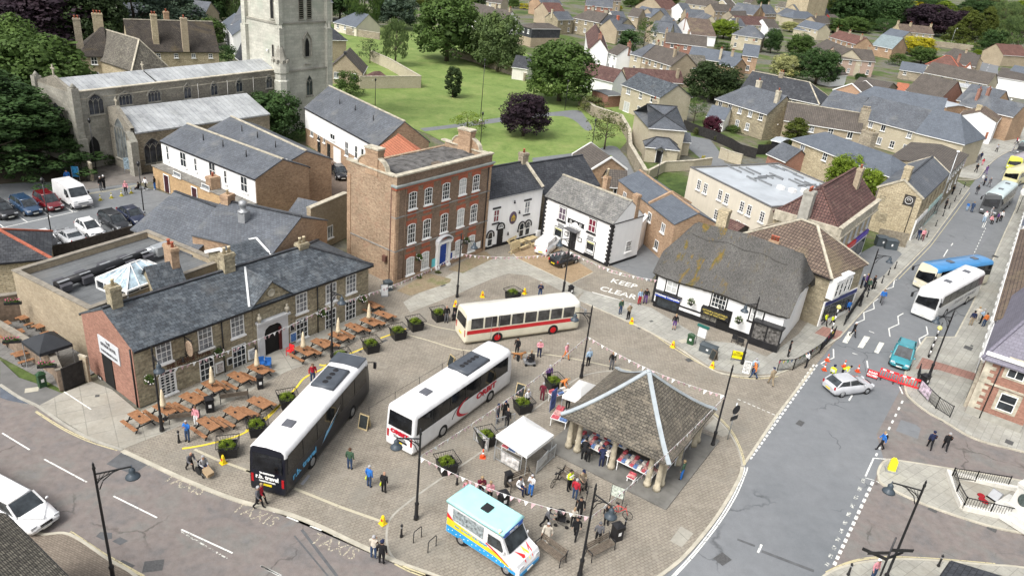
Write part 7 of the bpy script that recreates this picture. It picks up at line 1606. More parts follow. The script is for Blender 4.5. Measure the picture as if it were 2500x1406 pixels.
def car(label,a,b,col,L=4.3,Wd=1.78,Hh=1.48,kind='hatch',roofc=None,side=0,cat='car',name='parked_car',grp=None,rimm=None,z=0.,nl=0):
 (x,y),an,_=plc(a,b,L,side,Wd-.15,z);e=em_(name,(x,y,z),an,label,cat,grp);h=L/2
 van=kind=='van';hood=.92 if not van else 1.15;sd=.17
 st=[(-h,.36,.42,.72),(-h+.12,.45,.28,hood-.02),(-h+.6,.5,.2,hood+.05),(-h*.3,.5,.18,hood+.02),(h-1.68,.5,.18,hood),(h-.97,.49,.2,hood-.08),(h-.3,.45,.24,hood-.2),(h-.08,.4,.32,hood-.32),(h,.33,.4,.55)]
 m=MB();rings=[]
 for X,wf,zs,zt in st:
  w=Wd*wf;rings.append([(X,-w*.92,zs),(X,-w,zs+.15),(X,-w,(zs+zt)/2+.05),(X,-w*.93,zt),(X,-w*.6,zt+.05),(X,w*.6,zt+.05),(X,w*.93,zt),(X,w,(zs+zt)/2+.05),(X,w,zs+.15),(X,w*.92,zs)])
 m.loft(rings);m.bd('body',paint('car_paint_%s'%nl if False else 'paint_%.2f_%.2f_%.2f'%col,col),e)
 if kind=='van':xr0,xr1,xb0,xb1=-h+.05,h*.3,-h+.02,h*.62
 elif kind=='estate':xr0,xr1,xb0,xb1=-h+.45,h-1.9,-h+.12,h-1.07
 elif kind=='saloon':xr0,xr1,xb0,xb1=-h+1.2,h-2.,-h+.5,h-1.25
 else:xr0,xr1,xb0,xb1=-h+.7,h-1.95,-h+.22,h-1.07
 wb,wr=Wd*.46,Wd*.36 if not van else Wd*.43;zb=hood+.02
 lo=[(xb0,-wb*.9,zb),(xb1,-wb*.88,zb-.03),(xb1,wb*.88,zb-.03),(xb0,wb*.9,zb)];hi=[(xr0,-wr,Hh-.08),(xr1,-wr,Hh-.06),(xr1,wr,Hh-.06),(xr0,wr,Hh-.08)]
 rp=paint('paint_%.2f_%.2f_%.2f'%(roofc or col),roofc or col)
 m=MB();m.loft([hi,[(xr0+.12,-wr*.85,Hh),(xr1-.15,-wr*.85,Hh),(xr1-.15,wr*.85,Hh),(xr0+.12,wr*.85,Hh)]],sm=True);
 for i in range(4):m.bm_(lo[i],hi[i],.09,.09)
 if van:m.ply([lo[3],lo[0],hi[0],hi[3]]);
 for s in(0,1):
  p,q=(lo[0],lo[1])if s==0 else(lo[3],lo[2]);P,Q=(hi[0],hi[1])if s==0 else(hi[3],hi[2])
  for t in((.36,)if not van else()):m.bm_(Vc(p).lerp(Vc(q),t+.1),Vc(P).lerp(Vc(Q),t+.12),.06,.06)
  if van:
   k=.72;f=[Vc(p),Vc(p).lerp(Vc(q),k),Vc(P).lerp(Vc(Q),k+.12),Vc(P)];m.ply(f if s==0 else f[::-1])
 m.bd('roof',rp,e)
 for nm,f in(('windscreen',(1,2)),('rear_window',(3,0)),('side_window',(0,1)),('side_window',(2,3))):
  if van and nm=='rear_window':continue
  i,j=f;m=MB();k=.03;q=[Vc(lo[i]),Vc(lo[j]),Vc(hi[j]),Vc(hi[i])];c=sum(q,Vc())/4
  if van and nm=='side_window':q=([q[0].lerp(q[1],.72),q[1],q[2],q[3].lerp(q[2],.86)]if f[0]==0 else[q[0],q[0].lerp(q[1],.28),q[3].lerp(q[2],.14),q[3]])
  m.ply(q);m.bd(nm,CARG,e)
 for sx in(h-.85,-h+.85):
  for sy in(-1,1):whl(e,sx,sy*(Wd/2-.1),.32 if not van else.35,.2,rimm)
 for sy in(-1,1):
  lq(e,'headlight',h-.12,sy*Wd*.33,.68 if not van else.85,.32,.16,HLM);lq(e,'tail_light',-h+.05,sy*Wd*.38,.85,.14,.25,TLM)
  m=MB();m.ball((0,0,0),.11,8,5,0,(.6,1,.8));m.bd('wing_mirror',paint('paint_%.2f_%.2f_%.2f'%col,col),e,(h-1.4,sy*(Wd/2+.06),hood+.08))
 lq(e,'number_plate',h-0.,0,.42,.5,.11,PLW);lq(e,'number_plate',-h-0.,0,.55,.5,.11,PLY)
 m=MB();m.box(-.02,.02,-.35,.35,-.09,.09);m.bd('grille',BK,e,(h-.02,0,.6))
 return e
PK='cars in the car park'
car('black hatchback at the left edge of the upper car park row',Z1(-60,440),Z1(120,545),(.012,.012,.014),grp=PK);car('dark blue estate car parked in the upper row',Z1(215,385),Z1(405,505),(.025,.055,.11),4.7,kind='estate',grp=PK)
car('dark red family car parked beside the white van',Z1(475,345),Z1(660,460),(.13,.008,.012),4.3,1.82,1.62,'estate',grp=PK)
car('small white hatchback with black lower body nearest the timber fence',Z1(450,790),Z1(620,900),(.02,.02,.02),3.6,1.68,roofc=(.75,.75,.74),grp=PK);car('silver sports coupe with its rear toward the fence',Z1(900,860),Z1(720,740),(.42,.43,.44),4.2,1.8,1.35,'saloon',grp=PK)
car('white three door hatchback parked beside the silver coupe',Z1(950,650),Z1(1130,765),(.76,.76,.75),3.9,1.7,grp=PK);car('black estate car with silver roof rails',Z1(1225,565),Z1(1420,685),(.015,.016,.018),4.6,1.82,1.52,'estate',grp=PK)
car('dark navy saloon half hidden by the slate roof',Z1(1440,500),Z1(1610,610),(.012,.018,.045),4.6,kind='saloon',grp=PK);car('black car parked in the cobbled yard by the white clad terrace',(815,412),(845,452),(.012,.013,.016))
car('silver hatchback turning in the main street beside the barriers',C4(695,195),C4(880,170),(.5,.51,.53),4.35,1.85,1.45,side=1,name='silver_car');car('turquoise people carrier waiting behind the red barriers',B4(1150,1275),(2188,912),(.045,.28,.33),4.3,1.85,1.7,'estate',name='turquoise_car')
car('black hatchback with yellow plate parked on the gravel',K2(290,1330),K2(590,1230),(.01,.01,.012),3.8,1.68);car('small white van parked beside the white inn',K1(1060,1290),K1(1240,1130),(.76,.76,.76),4.1,1.75,1.8,'van',cat='van',name='small_van')
def panelvan():
 (x,y),an,_=plc(Z1(745,300),Z1(945,420));e=em_('panel_van',(x,y,0),an,'white high roofed panel van in the upper car park row','van',PK);wp=paint('van_white',(.74,.74,.74),.35)
 prof=[(-2.6,.45),(-2.62,2.2),(-2.5,2.35),(.9,2.35),(1.15,2.25),(1.75,1.35),(2.45,1.1),(2.6,.85),(2.62,.45)]
 m=MB();m.loft([[(X,s*1.*(1 if z<1.4 else.93),z)for X,z in prof]for s in(-1,1)],sm=False);m.bd('body',wp,e)
 m=MB();m.ply([(1.2,-.82,2.2),(1.78,-.88,1.36),(1.78,.88,1.36),(1.2,.82,2.2)][::-1]);o=m.bd('windscreen',CARG,e,(.03,0,.03))
 for s in(-1,1):m=MB();q=[(.45,s*.99,1.4),(1.55,s*.99,1.4),(1.15,s*.955,2.05),(.45,s*.955,2.05)];m.ply(q if s<0 else q[::-1]);m.bd('side_window',CARG,e,(0,s*.012,0));lq(e,'headlight',2.5,s*.75,.98,.35,.22,HLM);m=MB();m.box(-.06,.06,-.1,.1,-.15,.15);m.bd('wing_mirror',BK,e,(1.45,s*1.13,1.5))
 m=MB();m.box(2.45,2.68,-1.,1.,.38,.62);m.bd('bumper',pn('grey_bumper',(.2,.2,.21),.6),e);m=MB();m.box(2.58,2.64,-.55,.55,.72,.9);m.bd('grille',GM,e);lq(e,'number_plate',2.69,0,.5,.5,.11,PLW)
 for X in(-1.7,1.7):
  for s in(-1,1):whl(e,X,s*.9,.34)
panelvan()
def limo():
 e_=car('long white stretch limousine with ribbon on the bonnet at the left edge',C1(-480,655),C1(445,1165),(.78,.78,.78),9.3,2.05,1.55,'saloon',name='stretch_limousine',cat='limousine')
 m=MB();m.bm_((4.4,0,.78),(3.5,-.8,1.),.05,.03);m.bm_((4.4,0,.78),(3.5,.8,1.),.05,.03);m.bd('ribbon',WT,e_,(0,0,.06))
limo()
BGL=glass('coach_dark_glass',(.009,.01,.012),.08,.4)
def bus(label,a,b,side,body,rm_,z=.3,L=None,Wd=2.5,Hh=3.5,belt=1.6,rake=.35,name='coach',band=None,skirt=None,rimm=None,win='band',cat='coach',hatch=2,grp=None,wx=(.27,.32),topw=.42):
 (x,y),an,L0=plc(a,b,None,side,Wd,z);L=L or min(max(L0,9),13);e=em_(name,(x,y,0),an,label,cat,grp);h=L/2;w=Wd/2
 ys=[(-w*.96,.3),(-w,.5),(-w,belt),(-w*.985,Hh-.55),(-w*.95,Hh-.22),(-w*.8,Hh-.05),(0,Hh+.02),(w*.8,Hh-.05),(w*.95,Hh-.22),(w*.985,Hh-.55),(w,belt),(w,.5),(w*.96,.3)]
 rings=[]
 for X,k in((-h,.93),(-h+.12,.985),(-h+.4,1.),(h-.7,1.),(h-.2,.985),(h,.9)):
  fr=X>0;rings.append([(X-(max(0,(zz-belt)/(Hh-belt))*rake*(1 if X>h-.8 else 0))+(max(0,(zz-belt)/(Hh-belt))*.12 if X<-h+.3 else 0),yy*k,zz if zz<Hh-.3 or k==1 else zz-.03*(1-k)*20*.5)for yy,zz in ys])
 def mf(a_,i):return 1 if 3<=i<=8 else 0
 m=MB();m.loft(rings,mfun=mf);m.bd('body',[body,rm_],e)
 z0,z1=belt+.02,Hh-topw
 for s in(-1,1):
  if win=='band':
   m=MB();q=[(-h+.25,s*(w+.012),z0),(h-.75,s*(w+.012),z0-.05),(h-.85,s*(w*.985+.012),z1),(-h+.35,s*(w*.985+.012),z1)];m.ply(q if s<0 else q[::-1]);m.bd('side_glazing',BGL,e)
   for i in range(1,6):X=-h+.3+(L-1.2)*i/6;m=MB();m.box(X-.02,X+.02,s*(w+.018)-.003,s*(w+.018)+.003,z0,z1-.03);m.bd('window_divider',BK,e)
  else:
   for i in range(win):
    X0=-h+.45+(L-1.)*i/win;X1=X0+(L-1.)/win-.16;m=MB();q=[(X0,s*(w+.012),z0+.05),(X1,s*(w+.012),z0+.05),(X1,s*(w*.988+.012),z1),(X0,s*(w*.988+.012),z1)];m.ply(q if s<0 else q[::-1]);m.bd('side_window',glass('bus_window',(.05,.05,.05),.08,.6),e)
  for X in(-h+L*wx[0],h-L*wx[1]+.9):whl(e,X,s*(w-.13),.5,.28,rimm)
  m=MB();m.bm_((h-.25,s*w*.9,Hh-.5),(h+.35,s*(w+.2),Hh-.75),.05,.05);m.box(h+.25,h+.4,s*(w+.2)-.1,s*(w+.2)+.1,Hh-1.25,Hh-.75);m.bd('mirror',BK if name=='coach' else GM,e)
  lq(e,'headlight',h-.04,s*w*.72,.75,.4,.2,HLM);lq(e,'tail_light',-h+.03,s*w*.82,1.15,.16,.6,TLM)
  if band:m=MB();q=[(-h+.12,s*(w+.008),belt-.42),(h-.25,s*(w+.008),belt-.42),(h-.3,s*(w+.008),belt-.05),(-h+.12,s*(w+.008),belt-.05)];m.ply(q if s<0 else q[::-1]);m.bd('colour_band',band,e)
 zz=(z0+z1)/2
 m=MB();X=h-.02;m.ply([(X+.02,-w*.84,belt-.25),(X+.02,w*.84,belt-.25),(X-rake*.95+.03,w*.8,Hh-.4),(X-rake*.95+.03,-w*.8,Hh-.4)]);m.bd('windscreen',BGL,e)
 m=MB();m.ply([(-h-.015,w*.8,belt+.1),(-h-.015,-w*.8,belt+.1),(-h+.085,-w*.78,Hh-.5),(-h+.085,w*.78,Hh-.5)]);m.bd('rear_window',BGL,e)
 for i in range(hatch):m=MB();X=-h+L*(.22+.42*i);m.box(X-.35,X+.35,-.33,.33,Hh-.02,Hh+.09);m.bd('roof_hatch',pn('dark_roof_hatch',(.11,.115,.13),.4),e)
 lq(e,'number_plate',-h-0.,0,.8,.55,.12,PLY);lq(e,'number_plate',h+.01,0,.5,.5,.11,PLW);e['bl']=L;del e['bl']
 return e,h,w
def acunit(e,x,Hh,l,w,mat,fans=4):
 m=MB();m.loft([[(x-l/2*k,-w/2*k,z),(x+l/2*k,-w/2*k,z),(x+l/2*k,w/2*k,z),(x-l/2*k,w/2*k,z)]for k,z in((1,Hh-.02),(.96,Hh+.16),(.8,Hh+.22))]);o=m.bd('roof_unit',mat,e)
 m=MB()
 for i in range(fans):m.lt([(.2,0),(.2,.03),(.14,.02),(.05,.04),(0,.04)],(x-l*.3+l*.6*i/max(1,fans-1),0,Hh+.21),12)
 f=m.bd('fans',BK,o);f['kind']='stuff';f.name='fan_row'
def blet(e,s,size,x,y,z,rot,mat,sx=1.,bold=.02):return text(s,size,mat,e,(x,y,z),rot,'lettering',.006,bold,sx=sx)
CW=paint('coach_white',(.78,.78,.78),.3);NAVY=paint('coach_black_navy',(.006,.008,.016),.3,coat=.15);RFW=paint('white_coach_roof',(.8,.8,.8),.45);CRIM=pn('crimson_letter',(.5,.01,.03),.4);SKB=pn('sky_blue_letter',(.12,.42,.7),.4)
e,h,w=bus('black coach with white roof and blue lettering seen from behind',C2(330,800),C2(808,205),1,NAVY,RFW,L=12.3,Hh=3.55,belt=1.75)
acunit(e,h*.36,3.55,2.6,1.7,pn('dark_roof_unit',(.07,.08,.095),.4));R1=(pi/2,0,0)
m=MB();m.box(h-1.9,h-.5,-w*.9,w*.9,3.48,3.575);m.bd('dark_roof_front',pn('dark_roof_unit',(.07,.08,.095),.4),e)
blet(e,'r.b. travel',.62,-h+2.3,-w-.02,1.15,R1,SKB,1.25);blet(e,'r.b. travel',.42,-h-.03,0,1.38,(pi/2,0,-pi/2),WT,.95);blet(e,'Tel. 01487 840839',.13,-h-.03,0,1.68,(pi/2,0,-pi/2),WT);blet(e,'www.rbtravel.co.uk',.13,-h-.03,0,1.08,(pi/2,0,-pi/2),WT)
m=MB();m.ply([(-1.5,-w-.02,1.),(-.2,-w-.02,1.5),(.9,-w-.02,2.2),(.1,-w-.02,1.75),(-.9,-w-.02,1.6)]);m.bd('swoosh',SKB,e);m=MB();m.ply([(-1.7,-w-.022,.9),(-.4,-w-.022,1.7),(1.2,-w-.022,2.4),(-.2,-w-.022,1.9)]);m.bd('swoosh',WT,e)
e,h,w=bus('white coach with red lettering and a big red crescent',C2(1183,552),C2(1765,120),1,CW,RFW,L=12.,Hh=3.5,belt=1.75)
acunit(e,h*.28,3.5,2.9,1.8,pn('dark_roof_unit',(.07,.08,.095),.4),5)
blet(e,'ORBIT',.66,h-3.6,-w-.02,1.35,R1,CRIM,1.35,.035);blet(e,'ORBIT',.42,-h-.03,0,1.5,(pi/2,0,-pi/2),CRIM,1.3,.03);blet(e,'Travelling',.26,-h-.03,0,1.15,(pi/2,0,-pi/2),GM);blet(e,'LEICESTER',.16,-h-.03,-.3,.92,(pi/2,0,-pi/2),BK)
m=MB()
for i in range(12):
 a0,a1=pi*.5+pi*i/12,pi*.5+pi*(i+1)/12;t0,t1=.3*sin(pi*i/12)+.02,.3*sin(pi*(i+1)/12)+.02;ax,az=1.5,.75
 m.ply([(ax*cos(a0),0,az*sin(a0)),(ax*cos(a1),0,az*sin(a1)),((ax-t1)*cos(a1),0,(az-t1)*sin(a1)),((ax-t0)*cos(a0),0,(az-t0)*sin(a0))][::-1])
m.bd('red_crescent',CRIM,e,(.2,-w-.02,1.25))
m=MB();m.path([(.2+2.*cos(pi*(.05+.9*i/14)),-w-.02,.75+1.25*sin(pi*(.05+.9*i/14)))for i in range(15)],.02,4);m.bd('black_arc',BK,e)
CRM=paint('cream_bus_paint',(.74,.7,.55),.35);REDB_=paint('red_band_paint',(.55,.012,.02),.3);REDR=pn('red_wheel',(.5,.01,.015),.5)
e,h,w=bus('cream vintage single decker bus with a red band and red wheels',(1141,838),B3(583,1130),1,CRM,paint('cream_roof_paint',(.8,.78,.7),.4),L=11.2,Hh=3.05,belt=1.55,rake=.1,band=REDB_,win=8,rimm=REDR,hatch=0,name='vintage_bus',cat='bus')
m=MB();m.box(-h+2.35,-h+2.38,-w-.025,-w-.01,.5,2.6);m.box(-h+3.1,-h+3.13,-w-.025,-w-.01,.5,2.6);m.bd('door_outline',GM,e)
SIL=paint('shaws_white',(.7,.71,.71),.3)
e,h,w=bus('white coach angled across the street with grey flowing lettering',(2401,713),(2261,795),-1,SIL,RFW,L=12.2,Hh=3.35,belt=1.8)
blet(e,"SHAWS OF MAXEY",.62,-h*.25,w+.02,1.3,(pi/2,0,pi),pn('grey_letter',(.25,.25,.27),.4),1.15,0.);m=MB();m.box(-1.6,.2,-.7,.7,3.3,3.48);m.bd('roof_unit',RFW,e);m=MB();q=[(-h+.2,w+.016,1.8),(-h+.35,w+.01,3.),(-h+2.,w+.01,3.),(-h+1.2,w+.016,1.8)];m.ply(q);m.bd('maroon_rear_pane',pn('maroon_glass',(.08,.01,.02),.2),e)
blet(e,'BUS RALLY',.3,h-.3,0,3.02,(pi/2,0,pi/2),WT,.8)
BLUR=paint('blue_roof_paint',(.045,.23,.5),.35)
bus('cream coach with bright blue roof behind the white coach',(2414,640),(2312,655),-1,CRM,BLUR,z=3.2,L=10.2,Hh=3.2,belt=1.5,rake=.25,grp=None)
bus('dark silver modern coach with mint tinted front',(2476,489),(2427,533),-1,paint('dark_silver',(.1,.105,.11),.25),paint('mint_silver',(.52,.62,.62),.3),L=12,Hh=3.5,belt=1.7)
bus('primrose vintage half bonneted bus behind the dark silver coach',(2540,432),(2458,462),-1,paint('primrose',(.72,.66,.36),.4),paint('primrose',(.72,.66,.36),.4),L=8.5,Hh=2.9,belt=1.6,rake=.1,win=6,hatch=0,name='vintage_bus',cat='bus')
bus('yellow nosed midibus with mauve roof',(2540,400),(2470,425),-1,paint('acid_yellow',(.6,.62,.08),.4),paint('mauve_grey',(.35,.3,.33),.4),L=8.5,Hh=2.8,belt=1.4,hatch=1,name='midibus',cat='bus');bus('turquoise roofed bus at the far right edge',(2560,362),(2488,392),-1,paint('dark_silver',(.1,.105,.11),.25),paint('turq_roof',(.3,.6,.58),.4),L=9,Hh=3.,belt=1.5,hatch=0,name='midibus',cat='bus')
def icevan():
 (x,y),an,_=plc(C2(1470,1205),C2(1735,1380),None,1,1.9);e=em_('ice_cream_van',(x,y,.05),an,'ice cream van with pale aqua roof and blue, yellow and red painted sides','ice cream van')
 WH=paint('van_white',(.74,.74,.74),.35);w=1.
 prof=[(-2.75,.4),(-2.75,2.55),(1.,2.6),(1.25,2.3),(1.75,1.45),(2.45,1.15),(2.65,.8),(2.65,.4)]
 m=MB();m.loft([[(X,s*w*(1 if z<1.6 else.96),z)for X,z in prof]for s in(-1,1)],sm=False);m.bd('body',WH,e)
 AQ=pn('aqua_roof',(.38,.68,.66),.5,.06);m=MB();m.loft([[(X0,-w*k,z),(X1,-w*k,z),(X1,w*k,z),(X0,w*k,z)]for X0,X1,k,z in((-2.85,1.3,1.02,2.5),(-2.85,1.3,1.02,2.66),(-2.7,1.15,.92,2.74))]);m.bd('roof',AQ,e)
 m=MB();m.box(-.9,-.35,-.3,.3,2.72,2.82);m.bd('roof_hatch',BK,e)
 m=MB();m.ply([(1.28,-.86,2.25),(1.76,-.88,1.48),(1.76,.88,1.48),(1.28,.86,2.25)][::-1]);m.bd('windscreen',CARG,e,(.03,0,.02));m=MB();m.box(1.05,1.32,-.85,.85,2.33,2.62);sb=m.bd('front_sign',pn('blue_sign',(.02,.12,.5),.4),e);text('ices Ray',.24,WT,e,(1.335,0,2.47),(pi/2,0,pi/2),'lettering',.004,.012)
 BL,YE,RD=pn('ice_blue',(.03,.3,.62),.4),pn('ice_yellow',(.75,.58,.03),.4),pn('ice_red',(.6,.03,.03),.4)
 for s in(-1,1):
  o=s*(w+.01)
  def pg(nm,pts,mat,k=0.):
   q=[(X,o+s*k,z)for X,z in pts];m=MB();m.ply(q if s<0 else q[::-1]);m.bd(nm,mat,e)
  pg('blue_stripe',[(-2.72,.42),(2.4,.42),(2.4,.62),(.8,.85),(-2.72,.95)],BL);pg('yellow_stripe',[(-2.72,.95),(.8,.85),(2.2,.62),(1.2,1.1),(-2.72,1.5)],YE,.002);pg('red_stripe',[(.2,1.35),(2.3,.62),(1.,1.2),(.2,1.45)],RD,.004);pg('red_stripe',[(-2.72,1.5),(-2.2,1.45),(-2.72,1.85)],RD,.004)
  pg('serving_window',[(-2.3,1.55),(-.05,1.5),(-.05,2.35),(-2.3,2.35)],pn('serving_window_glass',(.3,.34,.35),.2,.5,5),.004);pg('cab_window',[(.3,1.45),(1.5,1.42),(1.15,2.15),(.3,2.15)],CARG,.004)
  text("ices · LUXURY ICE CREAM",.2,BL,e,(-.9,s*(w+.025),1.2),(pi/2,0,0 if s<0 else pi),'lettering',.003,.006,sx=1.05)
  m=MB()
  for i in range(16):X=-2.55+i*.3;m.ball((X,o,.62+.12*(i%2)),.035,6,4)
  d=m.bd('star_dots',WT,e);d['kind']='stuff';d.name='star_pattern'
  lq(e,'headlight',2.6,s*.75,.9,.35,.2,HLM)
  m=MB();m.ball((0,0,0),.12,8,5,0,(.5,.8,1.1));m.bd('wing_mirror',WT,e,(1.55,s*1.15,1.6))
  for X in(-1.6,1.75):whl(e,X,s*.9,.36)
 for q,mt_ in(([(1.8,-.5,1.45),(2.3,-.1,1.24),(2.6,-.3,.95),(2.25,-.35,1.25)],RD),([(1.8,.1,1.45),(2.3,.25,1.24),(2.6,.1,.95),(2.2,0.,1.27)],YE),([(1.8,.6,1.45),(2.35,.5,1.22),(2.6,.35,.95),(2.2,.35,1.28)],RD)):m=MB();m.ply(q);m.bd('bonnet_stripe',mt_,e,(.01,0,.03))
 m=MB();m.lt([(.02,-.2),(.09,0.)],(0,0,0),8);c=m.bd('cone_model',YE,e,(1.05,-.98,2.75));m=MB();m.ball((0,0,.06),.11,8,6);m.bd('ice_scoop',WT,c);m=MB();m.box(2.62,2.68,-.9,.9,.35,.6);m.bd('bumper',BL,e);lq(e,'number_plate',2.7,0,.5,.5,.11,PLW)
icevan()
# -- market pavilion
mk=Bld('market_pavilion','open market pavilion with four sided stone slate roof on stone columns','pavilion',(1386,1010),(1627,1122),(1736,999),3.)
L_,D_=mk.L,mk.D;ap=(L_/2,D_/2);v=mk.wld(*ap);za=zat(v.x,v.y,906)
m=MB();N_=8;C_=[(-.35,-.35),(L_+.35,-.35),(L_+.35,D_+.35),(-.35,D_+.35)]
for i in range(4):
 p,q=C_[i],C_[(i+1)%4]
 for k in range(N_):
  f0,f1=k/N_,(k+1)/N_;hz=lambda f:2.95+(za-2.95)*(f**1.25)
  lp=lambda P,f:(P[0]+(ap[0]-P[0])*f,P[1]+(ap[1]-P[1])*f,hz(f))
  m.ply([lp(p,f0),lp(q,f0),lp(q,f1),lp(p,f1)]if k<N_-1 else[lp(p,f0),lp(q,f0),lp(p,1)])
 m.ply([(q[0],q[1],2.8),(p[0],p[1],2.8),(p[0],p[1],2.95),(q[0],q[1],2.95)][::-1])
m.ply([(x,y,2.8)for x,y in C_][::-1]);mk.prt('roof',m,MARKETR)
for p in C_:
 m=MB()
 for k in range(N_):f0,f1=k/N_,(k+1)/N_;a_=(p[0]+(ap[0]-p[0])*f0,p[1]+(ap[1]-p[1])*f0,3.+(za-2.95)*(f0**1.25));b_=(p[0]+(ap[0]-p[0])*f1,p[1]+(ap[1]-p[1])*f1,3.+(za-2.95)*(f1**1.25));m.bm_(a_,b_,.3,.1)
 mk.prt('lead_hip',m,pn('grey_lead',(.38,.42,.44),.5,.12))
m=MB()
for x0,x1,y0,y1 in((0,L_,0,.25),(0,L_,D_-.25,D_),(0,.25,.25,D_-.25),(L_-.25,L_,.25,D_-.25)):m.box(x0,x1,y0,y1,2.55,2.8)
mk.prt('timber_beam',m,CPG)
CST=pn('weathered_column_stone',(.44,.39,.29),.85,.25,2.5)
i_=.3
for x,y in((i_,i_),(i_+.7,i_),(L_/2,i_),(L_-i_-.7,i_),(L_-i_,i_),(i_,i_+.7),(L_-i_,i_+.7),(L_-i_,D_/2),(L_-i_,D_-i_),(L_-i_,D_-i_-.7),(i_,D_-i_),(i_,D_/2),(L_/2,D_-i_)):
 m=MB();m.lt([(.27,.16),(.27,.42),(.2,.5),(.2,1.4),(.16,2.4),(.21,2.45),(.22,2.55)],(x,y,0),12);mk.prt('column',m,CST)
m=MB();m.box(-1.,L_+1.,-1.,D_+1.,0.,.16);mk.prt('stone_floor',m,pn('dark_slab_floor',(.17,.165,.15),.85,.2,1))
def stuffbox(name,label,cat,loc,rz,w,d,h,mat,n=0,grp=None):
 e=em_(name,loc,rz,label,cat,grp);m=MB();m.box(-w/2,w/2,-d/2,d/2,h-.05,h)
 for sx in(-1,1):
  for sy in(-1,1):m.box(sx*(w/2-.08)-.03,sx*(w/2-.08)+.03,sy*(d/2-.08)-.03,sy*(d/2-.08)+.03,0,h-.05)
 m.bd('table',mat,e);cs=[(.5,.1,.12),(.6,.55,.5),(.12,.2,.4),(.55,.3,.28),(.7,.66,.6),(.2,.2,.22)]
 for i in range(n):
  for j in range(3):m=MB();c=cs[(i*2+j*3)%6];x=-w/2+w*(i+.5)/n;y=-d/2+d*(j+.5)/3;t=.05+.1*((i+j)%3);m.box(x-w/n*.42,x+w/n*.42,y-d*.14,y+d*.14,h+.001,h+t);m.bd('goods_box',pn('goods_%d'%((i*2+j*3)%6),c,.7,.4,7),e)
 return e
RH=mk.rz
for k,(x,y,r,lab)in enumerate(((L_*.28,.9,0,'front left pavilion stall of pink and red goods'),(L_*.72,.9,0,'front right pavilion stall of boxed goods'),(L_-.9,D_*.3,pi/2,'right hand pavilion stall of red and purple goods'),(L_*.35,2.4,0,'middle pavilion stall of blue boxes behind the front stall'),(L_*.7,D_-1.2,0,'rear pavilion stall in the shade'))):
 v=mk.wld(x,y);stuffbox('market_stall',lab,'stall',(v.x,v.y,.16),RH+r,L_*.36,1.2,.8,WT,9,'stalls in the pavilion')
v=mk.wld(L_*.55,3.2);m=MB();m.box(-L_*.28,L_*.28,-.04,.04,.1,1.9)
for i in range(9):
 for j in range(4):X=-L_*.27+i*L_*.06;Z=.2+j*.42;m.bm_((X,-.06,Z),(X+L_*.03,-.06,Z+.2),.02,.09,0 if 0 else 1,up=(0,1,0));m.bm_((X+L_*.03,-.06,Z+.2),(X+L_*.06,-.06,Z),.02,.09,1,up=(0,1,0))
o=m.bd('zigzag_screen',[BK,CPG],None,(v.x,v.y,.16),(0,0,RH));tag(o,'black and cream zigzag patterned cloth screen inside the pavilion','screen')
stuffbox('flower_tray_table','small white table of dark trays left of the pavilion','table',W(C3(470,365),.05),RH+.2,1.3,1.6,.7,WT,2)
stuffbox('plastic_crate','white plastic crate on the pavilion floor step','crate',W(C3(945,760),.18),RH,.6,.45,.35,WT,1)
def gazebo(lab,ps,z,mat,zt=.8,h0=.25,legm=None,cat='gazebo'):
 P=[W(p,z)for p in ps];A,B,C=P;d=P[2]-P[1];A4_=A+d;Q=[A,B,C,A4_];c=sum(Q,Vc())/4;e=em_('gazebo',(c.x,c.y,.05),0,lab,cat)
 m=MB();z-=.05;t=(0,0,z+zt)
 for i in range(4):a,b=Q[i]-c,Q[(i+1)%4]-c;f=.9;m.ply([(a.x,a.y,z),(b.x,b.y,z),(b.x*.45,b.y*.45,z+zt*.62),(a.x*.45,a.y*.45,z+zt*.62)],sm=True);m.ply([(a.x*.45,a.y*.45,z+zt*.62),(b.x*.45,b.y*.45,z+zt*.62),t],sm=True);m.ply([(a.x,a.y,z-h0),(b.x,b.y,z-h0),(b.x,b.y,z),(a.x,a.y,z)])
 m.bd('canopy',mat,e)
 for q in Q:q=q-c;m=MB();m.bm_((q.x*.97,q.y*.97,0),(q.x*.97,q.y*.97,z),.045,.045);m.bd('leg',legm or GALV,e)
 return e
gazebo('white pop up gazebo with open sides in the middle of the square',(C3(30,448),C3(242,590),C3(425,448)),2.2,WT)
gazebo('smaller white gazebo left of the market pavilion',(C3(480,180),C3(600,222),C3(712,112)),2.1,WT);gazebo('black gazebo standing in the beer garden',(Z2(240,620),Z2(450,770),Z2(830,650)),2.3,pn('black_canvas',(.03,.033,.038),.7),legm=GM)
stuffbox('display_table','display table with dark screens under the white gazebo','table',W(C3(150,600),.05),RH,1.8,.8,.75,WT,3);stuffbox('display_table','table with leaflets beside the smaller gazebo','table',W(C3(450,215),.05),RH+1.2,1.6,.7,.75,WT,3)
def panel(name,lab,cat,p,q,z0,z1,mat,th=.03,zb=.05,legs=True,grp=None,tilt=0,legm=None):
 A,B=W(p,zb),W(q,zb);c=(A+B)/2;d=B-A;L=d.length;e=em_(name,(c.x,c.y,zb),atan2(d.y,d.x),lab,cat,grp);m=MB();m.bm_((-L/2,0,(z0+z1)/2),(L/2,0,(z0+z1)/2),th,z1-z0);o=m.bd('board' if name!='banner' else 'cloth',mat,e)
 if legs:m=MB();[m.bm_((s*(L/2-.03),0,0),(s*(L/2-.03),0,z1),.04,.04)for s in(-1,1)];m.bd('frame',legm or GALV,e)
 return e
BAN=pn('printed_banner',(.62,.60,.58),.6,.5,3)
